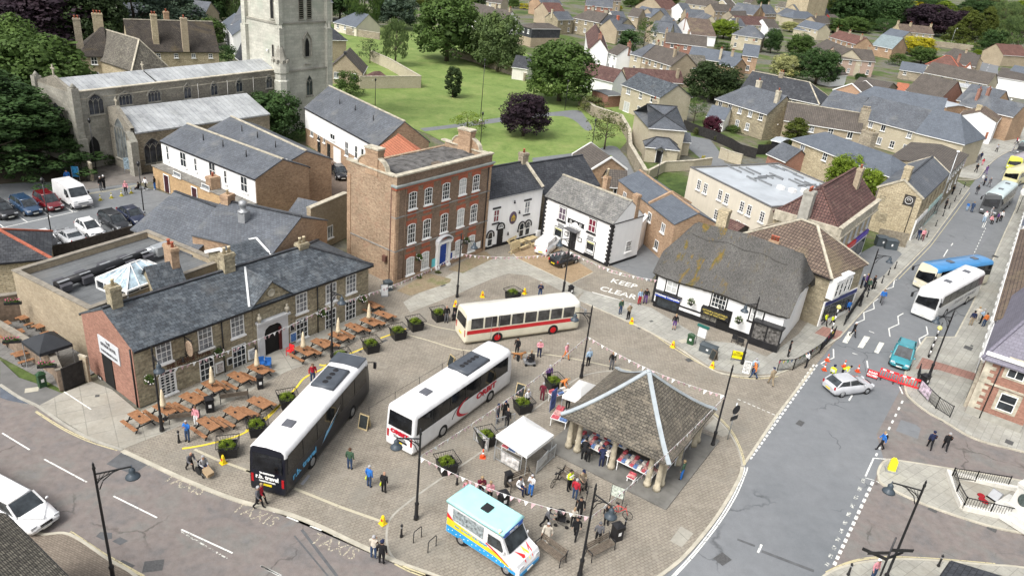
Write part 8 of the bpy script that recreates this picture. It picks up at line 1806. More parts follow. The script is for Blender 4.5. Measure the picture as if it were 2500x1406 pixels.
panel('banner','white printed banner on the barrier below the big gazebo','banner',C3(60,635),C3(180,705),.15,.95,BAN);panel('banner','pale banner on the barrier right of the big gazebo','banner',C3(305,705),C3(375,620),.2,.9,WT);panel('banner','white banner hanging on a barrier beside the planter','banner',C2(1560,490),C2(1635,555),.15,.95,BAN);panel('banner','blue and orange upright banner by the small gazebo','banner',C3(390,300),C3(430,265),.1,1.9,pn('blue_orange_print',(.10,.16,.45),.5,.6,2));panel('banner','white banner under the right edge of the pavilion roof','banner',C3(1295,610),C3(1345,545),.7,1.9,BAN,zb=.16)
for lab,p,q in(('crowd barrier left of the big gazebo',C3(15,610),C3(190,710)),('crowd barrier right of the big gazebo',C3(300,715),C3(425,600)),('crowd barrier behind the round headed planter',C2(1545,480),C2(1640,560)),('crowd barrier with white sheeting near the gazebo',C3(25,420),C3(150,385))):rl_(lab,[p,q],1.05,.12,GALV,'crowd_barrier','barrier',.05,grp='crowd barriers in the square')
m_=None
for lab,p,q in(('left red plastic road barrier with white squares',C4(955,60),C4(1075,100)),('right red plastic road barrier with white squares',C4(1085,105),C4(1225,145))):
 A,B=W(p),W(q);c=(A+B)/2;d=B-A;L=d.length;e=em_('road_barrier',(c.x,c.y,0),atan2(d.y,d.x),lab,'barrier','red road barriers');m=MB();m.bm_((-L/2,0,.95),(L/2,0,.95),.06,.18);m.bm_((-L/2,0,.2),(L/2,0,.2),.06,.14)
 for i in range(8):X=-L/2+L*i/7;m.bm_((X,0,.1),(X,0,1.),.05,.06)
 m.bd('barrier_body',REDP,e)
 for X in(-L*.3,L*.1):m=MB();m.box(X-.15,X+.15,-.04,.04,.88,1.02);m.bd('reflector',WT,e)
 for X in(-L*.35,L*.35):m=MB();m.box(X-.05,X+.05,-.35,.35,0,.08);m.bd('foot',BK,e)
e=panel('road_closed_sign','red sign reading ROAD CLOSED in front of the barriers','sign',C4(870,55),C4(945,80),.15,.85,REDP,legm=BK,zb=0);A,B=W(C4(870,55)),W(C4(945,80));sgn=1
text('ROAD',.26,WT,e,(0,-.03,.63),(pi/2,0,0),'lettering',.004,.012);text('CLOSED',.24,WT,e,(0,-.03,.36),(pi/2,0,0),'lettering',.004,.012)
def lamp(lab,p,az,h=6.75,arm=1.35,z0=.05):
 g_=W(p,z0);e=em_('lamp_post',(g_.x,g_.y,z0),rads(az),lab,'lamp post','black lamp posts round the square' if arm else None)
 m=MB();m.lt([(.16,0),(.16,.25),(.12,.3),(.115,1.1),(.14,1.15),(.14,1.25),(.075,1.35),(.06,h-.5),(.08,h-.45),(.08,h-.35),(.05,h-.3),(.06,h-.15),(.01,h)],(0,0,0),10);m.bd('post',BM,e)
 if arm:
  m=MB();z=h-.75;m.bm_((0,0,z),(arm,0,z+.12),.06,.06)
  for i in range(5):t=.15+i*.14;m.bm_((t*arm,0,z+.1*t),(0,0,z-.75+.1*i),.025,.025)
  m.path([(arm*.55,0,z+.03),(.3,0,z-.45),(.1,0,z-.95)],.03,5);m.bd('bracket_arm',BM,e)
  m=MB();m.lt([(.36,-.62),(.34,-.56),(.2,-.42),(.14,-.36),(.16,-.2),(.1,-.1),(.03,-.05),(.03,.1)],(arm,0,z+.1),14);m.bd('lamp_shade',pn('blue_grey_lamp_head',(.05,.065,.08),.4,.15),e)
 return e
for a_ in(('lamp post outside the left end of the hotel',(395.7,1052),-50),('lamp post between the hotel picnic tables and planter',(810.4,872),-40),('lamp post in front of the tall brick house',(1115.8,725.5),-15),('lamp post in front of the white restaurant door',(1374.6,716.4),-140),('lamp post right of the red banded bus',(1418.5,921.6),-160),('lamp post in front of the thatched shops',(1810.9,888.9),-150),('lamp post on the street pavement beyond the zebra crossing',(2098.7,748),-20),('lamp post behind the orbit lettered coach',(1015.8,1266.5),-165),('lamp post near the black benches at the bottom of the square',(1414.9,1405.8),-50),('lamp post beside the belisha beacon on the right',(2268,918),-170)):lamp(*a_)
lamp('black pole without a lamp right of the pavilion',(1739.1,1088),0,7.,0);lamp('lamp post at the bottom left beside the road',(279,1425),25,8.,1.6);lamp('lamp post at the bottom right corner',(2150,1440),170,8.2,1.6)
def pole(lab,p,h,az=0,mat=None,head=True,name='street_light',arm=.9,grp=None,r=.07):
 g_=W(p);e=em_(name,(g_.x,g_.y,0),rads(az),lab,'street light',grp);m=MB();m.tube((0,0,0),(0,0,h),r,r*.6,8);m.bm_((0,0,h),(arm,0,h+.1),.05,.05)if arm else None;m.bd('post',mat or GALV,e)
 if head:m=MB();m.lt([(.02,-.1),(.25,0),(.22,.1),(.05,.18)],(arm,0,h+.05),10)if mat is None else m.lt([(.12,0),(.2,.35),(.16,.4),(.02,.6)],(0,0,h),8);m.bd('lantern',WT if mat is None else BM,e)
for a_ in(('tall pale street light beside the gabled shop',(2284,525),9.5,60),('tall pale street light at the road bend',(2437,330),8,60),('pale street light behind the hotel barns',(684,515),6.2,0),('street light behind the red barriers at the top',(2320,112),8,20)):pole(*a_)
for lab,p,h in(('car park lamp post near the long slate barn',Z1(1645,440),5.2),('car park lamp post in front of the small white hatchback',Z1(615,855),6.6),('churchyard lamp by the chancel door',A1(665,1195),6.5),('park lamp behind the walled garden wall',A2(888,725),4.5),('tall park lamp in the middle of the lawn',A2(1612,800),10),('park lamp by the path bench',A2(1610,1000),5),('park lamp beside the horse chestnut',A3(503,755),5.5),('park lamp at the end of the slate range',A3(685,1040),5),('lamp by the church aisle roof',A1(1650,900),6.5),('black lane lamp by the slate lane house',B3(1100,300),7.5)):pole(lab,p,h,0,BM,True,'park_lamp',0,'plain black lamps on posts')
for lab,p in(('belisha beacon on the shop side of the crossing',(2026,820)),('belisha beacon on the right side of the crossing',(2267,872))):
 g_=W(p,.1);e=em_('belisha_beacon',(g_.x,g_.y,.1),0,lab,'beacon','belisha beacons');
 for i in range(8):m=MB();m.tube((0,0,i*.37),(0,0,(i+1)*.37),.07,.07,8);m.bd('pole_band',BK if i%2==0 else WT,e)
 m=MB();m.ball((0,0,3.15),.22,12,8);m.bd('globe',pn('pale_yellow_globe',(.75,.68,.22),.4,.03),e)
def cln(proto,lab,loc,rz,first):
 o=proto if first else cpt(proto);o.location=loc;o.rotation_euler=(0,0,rz);o['label']=lab;return o
def srs(proto,items,z=.05,zp=None):
 for i,it in enumerate(items):g_=W(it[1],zp if zp is not None else z);cln(proto,it[0],(g_.x,g_.y,z),rads(it[2])if len(it)>2 else 0,i==0)
bo=em_('bollard',(0,0,0),0,'x','bollard','black bollards');m=MB();m.lt([(.1,0),(.1,.15),(.065,.2),(.055,.8),(.08,.83),(.08,.9),(.03,1.)],(0,0,0),10);m.bd('bollard_body',BM,bo);m=MB();m.lt([(.062,.7),(.061,.78)],(0,0,0),10);m.bd('reflective_band',GM,bo)
OR=['first','second','third','fourth','fifth','sixth','seventh','eighth','ninth','tenth','eleventh']
srs(bo,[('bollard with yellow top beside the man in blue',C1(1215,500)),('bollard beside the bicycle hoops',C2(1055,1140)),('bollard near the planter behind the ice cream van',C2(1432,785)),('bollard beside the red bicycle and bin',C3(900,1090)),('bollard at the bottom right below the pink coat',C4(750,1400)),('bollard in front of the dark shelter roof',C4(1362,1340))]+[('%s street bollard counting up from the crossing'%OR[i],q)for i,q in enumerate([B4(735,1100),B4(890,915),B4(940,860),B4(990,820),B4(1035,765),B4(1080,722),B4(1300,505),B4(1360,430),B4(1410,362),B4(1452,310),B4(1490,260)])]+[('bollard by the side street mouth',B4(1525,210)),('last bollard before the junction kerb',B4(1555,165))])
def binm(lab,p,h=1.25,w=.55,rz=30,mat=None,name='litter_bin',z=.05,d=None,cat='bin',grp='black litter bins'):
 g_=W(p,z);e=em_(name,(g_.x,g_.y,z),rads(rz),lab,cat,grp);d=d or w;m=MB();m.box(-w/2,w/2,-d/2,d/2,0,h*.8);m.bd('body',mat or BK,e);m=MB();m.box(-w/2-.04,w/2+.04,-d/2-.04,d/2+.04,h*.8,h*.86);m.loft([[(-w/2*k,-d/2*k,zz),(w/2*k,-d/2*k,zz),(w/2*k,d/2*k,zz),(-w/2*k,d/2*k,zz)]for k,zz in((1,h*.86),(.4,h))],sm=False);m.bd('lid',mat or BK,e)
 m=MB();m.box(-.1,.1,-d/2-.012,-d/2,h*.35,h*.55);m.bd('notice',WT,e);return e
for a_ in(('litter bin between the hotel tables and benches',C1(1425,285)),('black bin near the hotel carriage entrance',C1(1765,130),1.2,.42),('litter bin behind the ice cream van',C2(1742,930)),('litter bin beside the red bicycle',C3(845,1150)),('tall black speaker box by the gazebo bench',C3(110,790),1.2,.4),('black bin beside the gravel parking corner',K3(-1250,420)if 0 else B3(540,900),1.15,.4),('litter bin by the right crossing railings',C4(1260,105),1.1,.6)):binm(*a_)
binm('large dark grey trade bin left of its pair',B4(985,560),1.4,1.5,-5,pn('bin_grey',(.07,.085,.095),.5),'trade_bin',.1,1.1,grp='large trade bins');binm('large dark grey trade bin right of its pair',B4(1045,580),1.4,1.5,-5,_M['bin_grey'],'trade_bin',.1,1.1,grp='large trade bins');binm('dark wheelie bin by the side of the tall brick house',B2(975,865),1.1,.7,40,pn('bin_grey',(.07,.085,.095),.5),'wheelie_bin');binm('low black grit bin on the thatched shop pavement',B3(1485,1290),.8,1.5,-32,pn('bin_grey',(.07,.085,.095),.5),'grit_bin',.09,.8)
GRC=pn('dark_green_cabinet',(.03,.075,.035),.5);binm('dark green utility cabinet by the beer garden wall',Z2(490,1140),1.25,.5,55,GRC,'utility_cabinet',d=.35,cat='cabinet',grp=None);binm('dark green utility cabinet on the thatched shop pavement',B3(1362,1235),1.1,.6,-30,GRC,'utility_cabinet',.09,.3,'cabinet',None)
pl_=em_('planter',(0,0,0),0,'x','planter','square black planters');m=MB();m.loft([[(-s,-s,z),(s,-s,z),(s,s,z),(-s,s,z)]for s,z in((.5,0),(.58,.72),(.52,.72),(.5,.62))],sm=False);m.bd('tub',BK,pl_);m=MB();s=.72
for i in range(4):a_=[(-s,-s),(s,-s),(s,s),(-s,s)][i];b_=[(-s,-s),(s,-s),(s,s),(-s,s)][(i+1)%4];m.bm_((*a_,1.02),(*b_,1.02),.035,.035);[m.bm_((a_[0]*.8+(b_[0]-a_[0])*.8*j/8,a_[1]*.8+(b_[1]-a_[1])*.8*j/8,.7),(a_[0]+(b_[0]-a_[0])*j/8,a_[1]+(b_[1]-a_[1])*j/8,1.02),.018,.018)for j in range(9)]
m.bd('cage_rim',BM,pl_);cm,_t=tree_meshes('bush',21);o=link('flowers',cm,pl_,(0,0,.42));o.scale=(1.3,1.3,.8);ovr(o,{0:GS['fresh']})
srs(pl_,[('planter nearest the road by the yellow line',(558,1108),20),('planter second from the road end of the yellow line',(629,1057),25),('planter behind the black coach',(703,990),30),('planter at the black coach front',(834,886),30),('planter beyond the black coach on the yellow line',(906,856),35),('planter beyond it towards the brick house',(972,824),35),('planter near the empty tables end',(1014,803),35),('planter with bare soil behind the red banded bus',(1072,780),35),('planter between the bus and the gravel',(1251,730),45),('planter beside the blackboard and pavilion tray table',(1275,1002),30),('planter behind the small gazebo',(1351,948),30),('planter beside the banner barrier',(1186,1082),30),('planter standing alone near the tall lamp post',(1090,1148),30)])
pt=em_('picnic_table',(0,0,0),0,'x','picnic table','picnic tables outside the hotel')
for nm,ys,z,w in(('table_top',(-.3,-.15,0,.15,.3),.75,.14),('bench_seat',(.72,.86),.45,.13),('bench_seat',(-.72,-.86),.45,.13)):m=MB();[m.box(-.85,.85,y-w/2,y+w/2,z-.04,z)for y in ys];m.bd(nm,WOODT,pt)
for sx in(-.6,.6):m=MB();m.bm_((sx,-.25,.71),(sx,-.7,0),.05,.08);m.bm_((sx,.25,.71),(sx,.7,0),.05,.08);m.bm_((sx,-.9,.40),(sx,.9,.40),.05,.07);m.bd('leg_frame',BM,pt)
m=MB();m.lt([(.08,0),(.09,.04),(.06,.02)],(0,0,.76),10);m.bd('ashtray',BK,pt)
T9=[('picnic table at the road end of the hotel',C1(945,325)),('picnic table with a parasol by the lamp post',C1(1115,270)),('picnic table under the first hotel window',C1(1295,198)),('picnic table with parasol under the second window',C1(1440,115)),('picnic table in front of the third ground floor window',C1(1615,55)),('picnic table next to the blue chairs',K4(1350,705)),('front row picnic table by the pink jacket',C1(1412,370)),('middle front row picnic table by the planters',C1(1595,298)),('front row picnic table nearest the litter bin',C1(1755,228)),('picnic table beside the red chair',B2(400,1280)),('second picnic table past the carriage arch',B2(515,1228)),('third picnic table past the carriage arch',B2(635,1180)),('fourth picnic table past the carriage arch',B2(745,1120)),('fifth picnic table under the hanging basket',B2(850,1082)),('last golden picnic table at the hotel corner',B2(945,1032)),('picnic table behind the last parasol',B2(860,962))]
srs(pt,[(a,b,-33+(i%3)*3)for i,(a,b)in enumerate(T9)],.06,.8)
for a,b,r in(('picnic table against the back wall of the beer garden',Z2(345,325),55),('picnic table second along the beer garden back wall',Z2(530,420),55),('picnic table behind the black gazebo',Z2(755,475),55),('pale pink picnic table near the gate wall',Z2(130,530),50),('pale pink picnic table beside the flower box',Z2(300,740),50),('picnic table cut by the left edge of the beer garden',Z2(-20,440),55)):g_=W(b,.8);o=cln(pt,a,(g_.x,g_.y,.06),rads(r),False);o['group']='picnic tables in the beer garden'
for a,b,r in(('pale new picnic table leaning on its end by the inn door',K1(530,1180),20),('pale new picnic table stacked left by the inn wall',K1(680,1120),55),('pale new picnic table stacked right by the inn wall',K1(880,1060),55)):
 g_=W(b,.3);o=cln(pt,a,(g_.x,g_.y,.06),rads(r),False);o['group']='new picnic tables by the inn';[ovr(c,{0:WOODY})for c in o.children]
 if 'leaning' in a:o.rotation_euler=(rads(72),0,rads(60));o.location.z=.75
def parasol(lab,p):
 g_=W(p,.9);e=em_('parasol',(g_.x,g_.y,.06),0,lab,'parasol','folded cream parasols');m=MB();m.tube((0,0,0),(0,0,2.5),.02,.02,6);m.bd('pole',WOODD,e);m=MB();m.lt([(.24,1.15),(.2,1.3),(.12,2.1),(.03,2.5)],(0,0,0),8);m.bd('folded_canopy',pn('cream_canvas',(.62,.52,.36),.8,.1,4),e);m=MB();m.lt([(.22,0),(.2,.08)],(0,0,0),10);m.bd('base',BK,e)
for a_ in(('folded parasol by the left hotel window',C1(1110,275)),('folded parasol in front of the second window',C1(1440,115)),('folded parasol near the blue chairs',K4(1335,700)),('folded parasol beside the red chair table',B2(395,1275)),('folded parasol in the middle of the right hand tables',B2(635,1175)),('folded parasol at the far hotel corner',B2(845,1075))):parasol(*a_)
be=em_('bench',(0,0,0),0,'x','bench','black park benches');m=MB();[m.box(-.95,.95,y,y+.08,.43,.46)for y in(-.25,-.14,-.03,.08,.19)];m.bd('seat',WOODD,be);m=MB();[m.box(-.95,.95,.3+i*.03,.33+i*.03,.55+i*.12,.64+i*.12)for i in range(3)];m.bd('backrest',WOODD,be)
for sx in(-.95,.95):m=MB();m.path([(sx,-.28,0),(sx,-.25,.43),(sx,-.25,.65),(sx,.2,.65),(sx,.38,.95)],.03,5);m.path([(sx,.35,0),(sx,.25,.43),(sx,.3,.7)],.03,5);m.bd('iron_end',BM,be)
srs(be,[('bench behind the hotel lamp post',C1(1255,350),200),('bench between the litter bin and the hotel tables',C1(1590,210),205),('bench at the bottom of the square left of the lamp post',C3(395,1270),-40),('bench at the bottom of the square right of the lamp post',C3(735,1250),40),('bench beside the tall speaker box',C3(190,790),40),('bench with the cyclists in front of the pavilion',C3(540,790),-40),('bench on the park path',A2(1600,868),5)],.06)
def basket(lab,p,base,h=3.):
 g_=W(base,0);z=zat(g_.x,g_.y,p[1]);e=em_('hanging_basket',(g_.x,g_.y,z),0,lab,'hanging basket','hanging flower baskets');o=link('flowers',cm,e,(0,0,-.3));o.scale=(.85,.85,.8);ovr(o,{0:GS['mid']});m=MB();[m.ball((.3*cos(k*2.4)*(.4+.6*(k%3)/2),.3*sin(k*2.4)*(.4+.6*(k%3)/2),.1+.12*(k%4)-.1),.05,5,4)for k in range(16)];b_=m.bd('blossom',pn('white_petals',(.75,.7,.68),.7,.2,9),e);b_['kind']='stuff';m=MB();m.lt([(.05,-.4),(.25,-.2),(.3,-.02)],(0,0,0),10);m.bd('basket',BK,e)
for B_,wl,q,lab in((H,'f',C1(1020,75),'white flowered basket by the left hotel window'),(H,'f',K4(795,475),'flower basket beside the hotel drainpipe'),(H,'f',B2(525,1025),'leafy basket right of the carriage arch'),(H,'f',B2(805,925),'white flowered basket at the right end of the hotel'),(g,'f',G8(685,1100),'leafy basket left of the blue door'),(g,'f',G8(1075,965),'leafy basket right of the blue door'),(T,'f',K3(760,610),'red and white basket on the thatched building'),(T,'f',B3(1700,1070),'leafy basket between the thatched shop windows')):
 u,z=B_.on(wl,q,.35);v=B_.at(wl,u,z,.35);v=B_.wld(v.x,v.y,z);e=em_('hanging_basket',v,0,lab,'hanging basket','hanging flower baskets');o=link('flowers',cm,e,(0,0,-.35));o.scale=(.9,.9,.85);ovr(o,{0:GS['mid']});m=MB();[m.ball((.33*cos(k*2.4),.33*sin(k*2.4),-.15+.1*(k%5)),.055,5,4)for k in range(14)];b_=m.bd('blossom',pn('white_petals',(.75,.7,.68),.7,.2,9),e);b_['kind']='stuff';m=MB();m.lt([(.05,-.45),(.25,-.25),(.3,-.1)],(0,0,0),10);m.bd('basket',BK,e)
def chair(lab,p,mat,rz,grp=None):
 g_=W(p,.06);e=em_('chair',(g_.x,g_.y,.06),rads(rz),lab,'chair',grp);m=MB();m.box(-.24,.24,-.24,.24,.42,.46);m.bd('seat',mat,e);m=MB();m.box(-.24,.24,.2,.25,.46,.9);m.bd('backrest',mat,e)
 for sx in(-.22,.22):m=MB();m.bm_((sx,-.22,0),(sx,-.22,.62),.04,.04);m.bm_((sx,.22,0),(sx,.22,.62),.04,.04);m.bm_((sx,-.24,.64),(sx,.24,.64),.04,.04);m.bd('side_frame',mat,e)
chair('red plastic chair beside the carriage arch',K4(1810,510),REDP,-20);chair('left blue plastic chair by the parasol table',K4(1400,690),pn('blue_plastic',(.03,.14,.42),.5),30);chair('right blue plastic chair by the parasol table',K4(1490,700),_M['blue_plastic'],10);chair('left black chair outside the thatched shop',B3(1665,1225),BK,150);chair('right black chair outside the thatched shop',B3(1705,1245),BK,150)
def aboard(lab,p,rz,mat,frame,h=1.05,w=.65,txt=None,tm=None,cat='sign board',z=.06):
 g_=W(p,z);e=em_('sign_board',(g_.x,g_.y,z),rads(rz),lab,cat);
 for s in(-1,1):m=MB();m.ply([(-w/2,s*.28,.02),(w/2,s*.28,.02),(w/2,s*.03,h),(-w/2,s*.03,h)]if s<0 else[(w/2,.28,.02),(-w/2,.28,.02),(-w/2,.03,h),(w/2,.03,h)]);m.bd('frame',frame,e);m=MB();k=w*.42;q=[(-k,-.282+.02,.15),(k,-.262,.15),(k,-.05,h-.06),(-k,-.05,h-.06)];q=[(x,(y-.012)*(1 if s<0 else-1),zz)for x,y,zz in q];m.ply(q if s<0 else q[::-1]);m.bd('board',mat,e)
 if txt:
  for i,t in enumerate(txt.split('/')):text(t,.2 if len(t)<6 else.13,tm,e,(0,-.235+.08*i-.06*(2-i)*0+(-.0),h*.3+(len(txt.split('/'))-1-i)*.24),(rads(76),0,0),'lettering',.003,.003).location.y=-.29+.25*(h*.3+(len(txt.split('/'))-1-i)*.24)/h
CHK=pn('chalkboard',(.03,.035,.035),.7,.3,5);CTX=pn('chalk_blue',(.25,.45,.5),.8)
aboard('chalkboard reading BUS 25 between the two coaches',C2(805,400),-20,CHK,WOODY,1.15,.75,'BUS/25/TRADING',CTX);aboard('chalkboard reading BUS behind the orbit lettered coach',B2(1415,1395),-50,CHK,WOODY,1.1,.7,'BUS/2',CTX);aboard('chalkboard in front of the planter by the pavilion',C3(195,185),-20,CHK,WOODY,1.15,.75,'BUS/3/LEAVING',CTX);aboard('white blank A board at the hotel corner',B2(950,905),20,WT,GALV,1.2,.7);aboard('dark A board menu on the thatched shop pavement',B3(1520,1345),-60,CHK,WOODD,1.,.6);aboard('white A board with dark pictures by the yellow sign',(1821,908),-20,pn('printed_white',(.55,.55,.53),.6,.6,9),WT,1.1,.6)
e=panel('road_sign','yellow rectangular road sign board facing the square','sign',B3(1640,1345),B3(1718,1360),.25,1.,pn('yellow_sign',(.80,.68,.01),.5,.03),legm=BK,zb=.09);[text(t,.13,BK,e,(0,-.03,.86-.14*i),(pi/2,0,0),'lettering',.003,.003)for i,t in enumerate(('EVENT','SUN 12 JUNE','ROAD CLOSED'))]
e=panel('notice_stand','black framed notice stand with green top','notice board',B3(1395,1235),B3(1455,1260),.9,1.9,WT,legm=BK,zb=.09);m=MB();m.box(-.55,.55,-.12,.12,1.9,2.1);m.bd('top_board',pn('teal_top',(.02,.12,.1),.5),e);e=panel('map_board','white town map board on two black posts','map board',C3(790,930),C3(880,965),.95,1.75,pn('map_print',(.55,.6,.52),.5,.4,6),legm=BK);panel('poster_frame','framed poster on the white shop end wall',"poster",(2398,352),(2412,352),1.,2.6,pn('poster_orange',(.4,.12,.05),.4,.6,3),zb=0)
for lab,p in(('hazard sign beside the wheelchair pair',C1(1515,640)),('hazard sign at the end of the cream line',C2(930,1050)),('hazard sign behind the cream bus planter',B2(1623,915)),('hazard sign beside the upper planter',B2(1913,893)),('hazard sign next to the mobility scooter',B2(1438,978)),('hazard sign by the two talking men',B3(960,1095)),('hazard sign on the lower kerb line',B3(1243,1258)),('hazard sign nearest the thatched shop A board',B3(1513,1400))):
 g_=W(p,.05);e=em_('no_waiting_cone',(g_.x,g_.y,.05),rads(random.choice((-40,0,20))),lab,'cone','yellow no waiting cones');m=MB();m.loft([[(-s,-t,z),(s,-t,z),(s,t,z),(-s,t,z)]for s,t,z in((.2,.2,0),(.2,.2,.05),(.17,.12,.06),(.09,.04,.6),(.04,.03,.66))],sm=False);m.bd('cone_body',YELLOW,e);m=MB();m.lt([(.09,0),(.07,.01)],(0,0,0),10);m.bd('red_disc',REDP,e,(0,-.1,.32),(rads(78),0,0))
co=em_('traffic_cone',(0,0,0),0,'x','cone','orange traffic cones');m=MB();m.box(-.2,.2,-.2,.2,0,.04);m.lt([(.16,.04),(.09,.3)],(0,0,0),12);m.lt([(.065,.45),(.03,.7)],(0,0,0),12);m.bd('cone_body',pn('cone_orange',(.75,.1,.03),.5),co);m=MB();m.lt([(.09,.3),(.065,.45)],(0,0,0),12);m.bd('white_band',WT,co)
srs(co,[('traffic cone nearest the zebra stripe',B4(617,1350)),('traffic cone second from the zebra crossing',B4(733,1392)),('traffic cone behind the officers',C4(815,18)),('traffic cone beside the gazebo barrier',C2(1607,600)),('traffic cone against the crossing kerb',(2012,903))])
for i,q in enumerate((Z1(1150,325),Z1(1277,300),Z1(1392,275),Z1(1503,245))):g_=W(q);o=cpt(co);o.location=(g_.x,g_.y,.01);o['label']='%s yellow cone from the left by the white van'%OR[i];o['group']='yellow cones in the car park';[ovr(c,{0:pn('dull_yellow',(.4,.35,.05),.6)})for c in o.children if c.name.startswith('cone')]
e=em_('keep_left_bollard',W(C4(1042,690),.09),rads(-15),'yellow internally lit keep left bollard on the island','bollard');m=MB();m.loft([[(-s,-t,z),(s,-t,z),(s,t,z),(-s,t,z)]for s,t,z in((.26,.16,.1),(.24,.12,.9),(.1,.1,1.1))],sm=False);m.bd('shell',pn('bollard_yellow',(.85,.75,.03),.4),e);m=MB();m.box(-.4,.4,-.3,.3,0,.1);m.bd('base',GM,e)
e=em_('road_sign',W((1776,1073),.05),rads(35),'back of a round road sign with small plate on a grey post','sign');m=MB();m.tube((0,0,0),(0,0,3.3),.045,.045,8);m.bd('post',GALV,e);m=MB();m.tube((0,-.06,2.75),(0,-.09,2.75),.38,.38,20);m.bd('sign_disc',BK,e);m=MB();m.box(-.38,.38,-.09,-.06,1.85,2.2);m.bd('sign_plate',BK,e)
e=em_('finger_post',W((2118,1480),.09),0,'black finger post with pointing arms at the bottom right','sign');m=MB();m.tube((0,0,0),(0,0,5.2),.06,.05,8);m.bd('post',BM,e)
for r_,z in((.1,4.3),(3.3,4.1),(.5,3.7),(2.6,3.6)):m=MB();m.bm_((0,0,z),(1.3*cos(r_),1.3*sin(r_),z),.04,.2);m.bd('finger_arm',BM,e)
e=em_('street_clock',W((2482,520),.1),0,'round white double faced street clock on a bracket','clock');m=MB();m.tube((0,0,0),(0,0,3),.05,.05,6);m.bd('post',BM,e);m=MB();m.tube((-.1,-.15,3.4),(-.1,.15,3.4),.55,.55,20);m.bd('clock_face',WT,e);m=MB();m.bm_((-.1,-.17,3.4),(-.1,-.17,3.75),.05,.02,up=(0,1,0));m.bm_((-.1,-.17,3.4),(.15,-.17,3.3),.05,.02,up=(0,1,0));m.bd('clock_hands',BK,e)
for lab,p,q in(('left bicycle hoop at the bottom of the square',C2(1137,1180),C2(1190,1140)),('right bicycle hoop at the bottom of the square',C2(1235,1248),C2(1290,1200))):A,B=W(p,.05),W(q,.05);m=MB();m.path([(0,0,0),(0,0,.75),((B-A).x*.1,(B-A).y*.1,.85),((B-A).x*.9,(B-A).y*.9,.85),((B-A).x,(B-A).y,.75),((B-A).x,(B-A).y,0)],.03,6);tag(m.bd('cycle_stand',BM,None,(A.x,A.y,.05)),lab,'cycle stand','bicycle hoops')
def bike(lab,p,rz,mat):
 e=em_('bicycle',W(p,.05),rads(rz),lab,'bicycle');
 for x in(-.52,.52):m=MB();[m.tube((x+.33*cos(a*pi/8),0,.34+.33*sin(a*pi/8)),(x+.33*cos((a+1)*pi/8),0,.34+.33*sin((a+1)*pi/8)),.02,.02,5)for a in range(16)];[m.bm_((x,0,.34),(x+.31*cos(a*pi/4),0,.34+.31*sin(a*pi/4)),.008,.008)for a in range(8)];m.bd('wheel',RUBBER,e)
 m=MB();m.path([(-.52,0,.34),(-.1,0,.3),(.32,0,.78),(-.2,0,.8),(-.1,0,.3)],.02,6);m.path([(-.52,0,.34),(-.2,0,.8),(-.23,0,.95)],.018,6);m.path([(.52,0,.34),(.34,0,.82),(.3,0,1.)],.018,6);m.bd('frame',mat,e);m=MB();m.box(-.36,-.12,-.06,.06,.93,.98);m.bd('saddle',BK,e);m=MB();m.bm_((.3,-.25,1.),(.3,.25,1.),.03,.03);m.bd('handlebars',BK,e)
bike('dark bicycle leaning by the pavilion bench',C3(440,775),60,BK);bike('red bicycle behind the map board',C3(865,1000),-25,REDP);bike('bicycle lying by the park bench of the cyclists',C3(640,900),80,BK)
def bunting(lab,a,b,za_,zb_,ga,gb,sag=.5):
 A=W(a,za_)if ga is None else ga;B=W(b,zb_)if gb is None else gb;n=max(10,int((B-A).length/.42));e=em_('bunting',A,0,lab,'bunting','strings of pink bunting');cord=MB();d=B-A;f1,f2=MB(),MB();pt=lambda t:d*t-Vc((0,0,sag*4*t*(1-t)));cord.path([pt(i/12)for i in range(13)],.012,4);u=Vc((d.x,d.y,0)).normalized()
 for i in range(n):q=pt((i+.5)/n);w_=RU_(-.12,.12);(f1 if i%3 else f2).ply([q-u*.13,q+u*.13,q+Vc((w_,w_,-.3))])
 cord.bd('cord',WT,e);o=f1.bd('flags',pn('pink_cloth',(.62,.42,.44),.8,.3,3),e);o['kind']='stuff';o=f2.bd('white_flags',WT,e);o['kind']='stuff'
def onp(base,row):v_=W(base,.05);return Vc((v_.x,v_.y,zat(v_.x,v_.y,row)))
J=onp((1395.7,1)if 0 else(1374.6,716.4),613);P_hot=onp((395.7,1052),912);P_h2=onp((810.4,872),743);P_ge=onp((1115.8,725.5),619);P_bus=onp((1418.5,921.6),821);P_pole=onp((1739.1,1088),966);P_orb=onp((1015.8,1266.5),1114);P_bot=onp((1414.9,1405.8),1262)
for lab,a,b in(('bunting along the left half of the hotel',P_hot,P_h2),('bunting from the hotel to the brick house lamp',P_h2,P_ge),('bunting in front of the white inn',P_ge,J),('bunting from the restaurant lamp to the thatched building',J,T.wld(.6,.2,3.)),('bunting from the bus lamp to the pole behind the pavilion',P_bus,P_pole),('bunting from the orbit lamp up to the bus lamp',P_orb,P_bus),('bunting from the orbit lamp to the bottom lamp',P_orb,P_bot),('bunting over the pavilion roof edge',P_bot,P_pole)):bunting(lab,None,None,0,0,a,b)
for B_,lab in((W(Z2(150,200),2.5),'flower trough on the beer garden cross wall'),(W(Z2(140,640),1.9),'pink flowers on the beer garden front wall'),(W(Z2(540,920),1.9),'red and pink flowers near the yard gate')):
 e=em_('flower_trough',B_,rads(20),lab,'flower trough','flower troughs');m=MB();m.box(-.6,.6,-.12,.12,0,.2);m.bd('trough',BK,e);o=link('flowers',cm,e,(0,0,.1));o.scale=(1.2,.5,.45);m=MB();[m.ball((-.5+k*.09,.12*cos(k*3),.38+.04*(k%3)),.05,5,4)for k in range(12)];b_=m.bd('blossom',pn('pink_petals',(.6,.12,.25),.7,.4,9),e);b_['kind']='stuff'
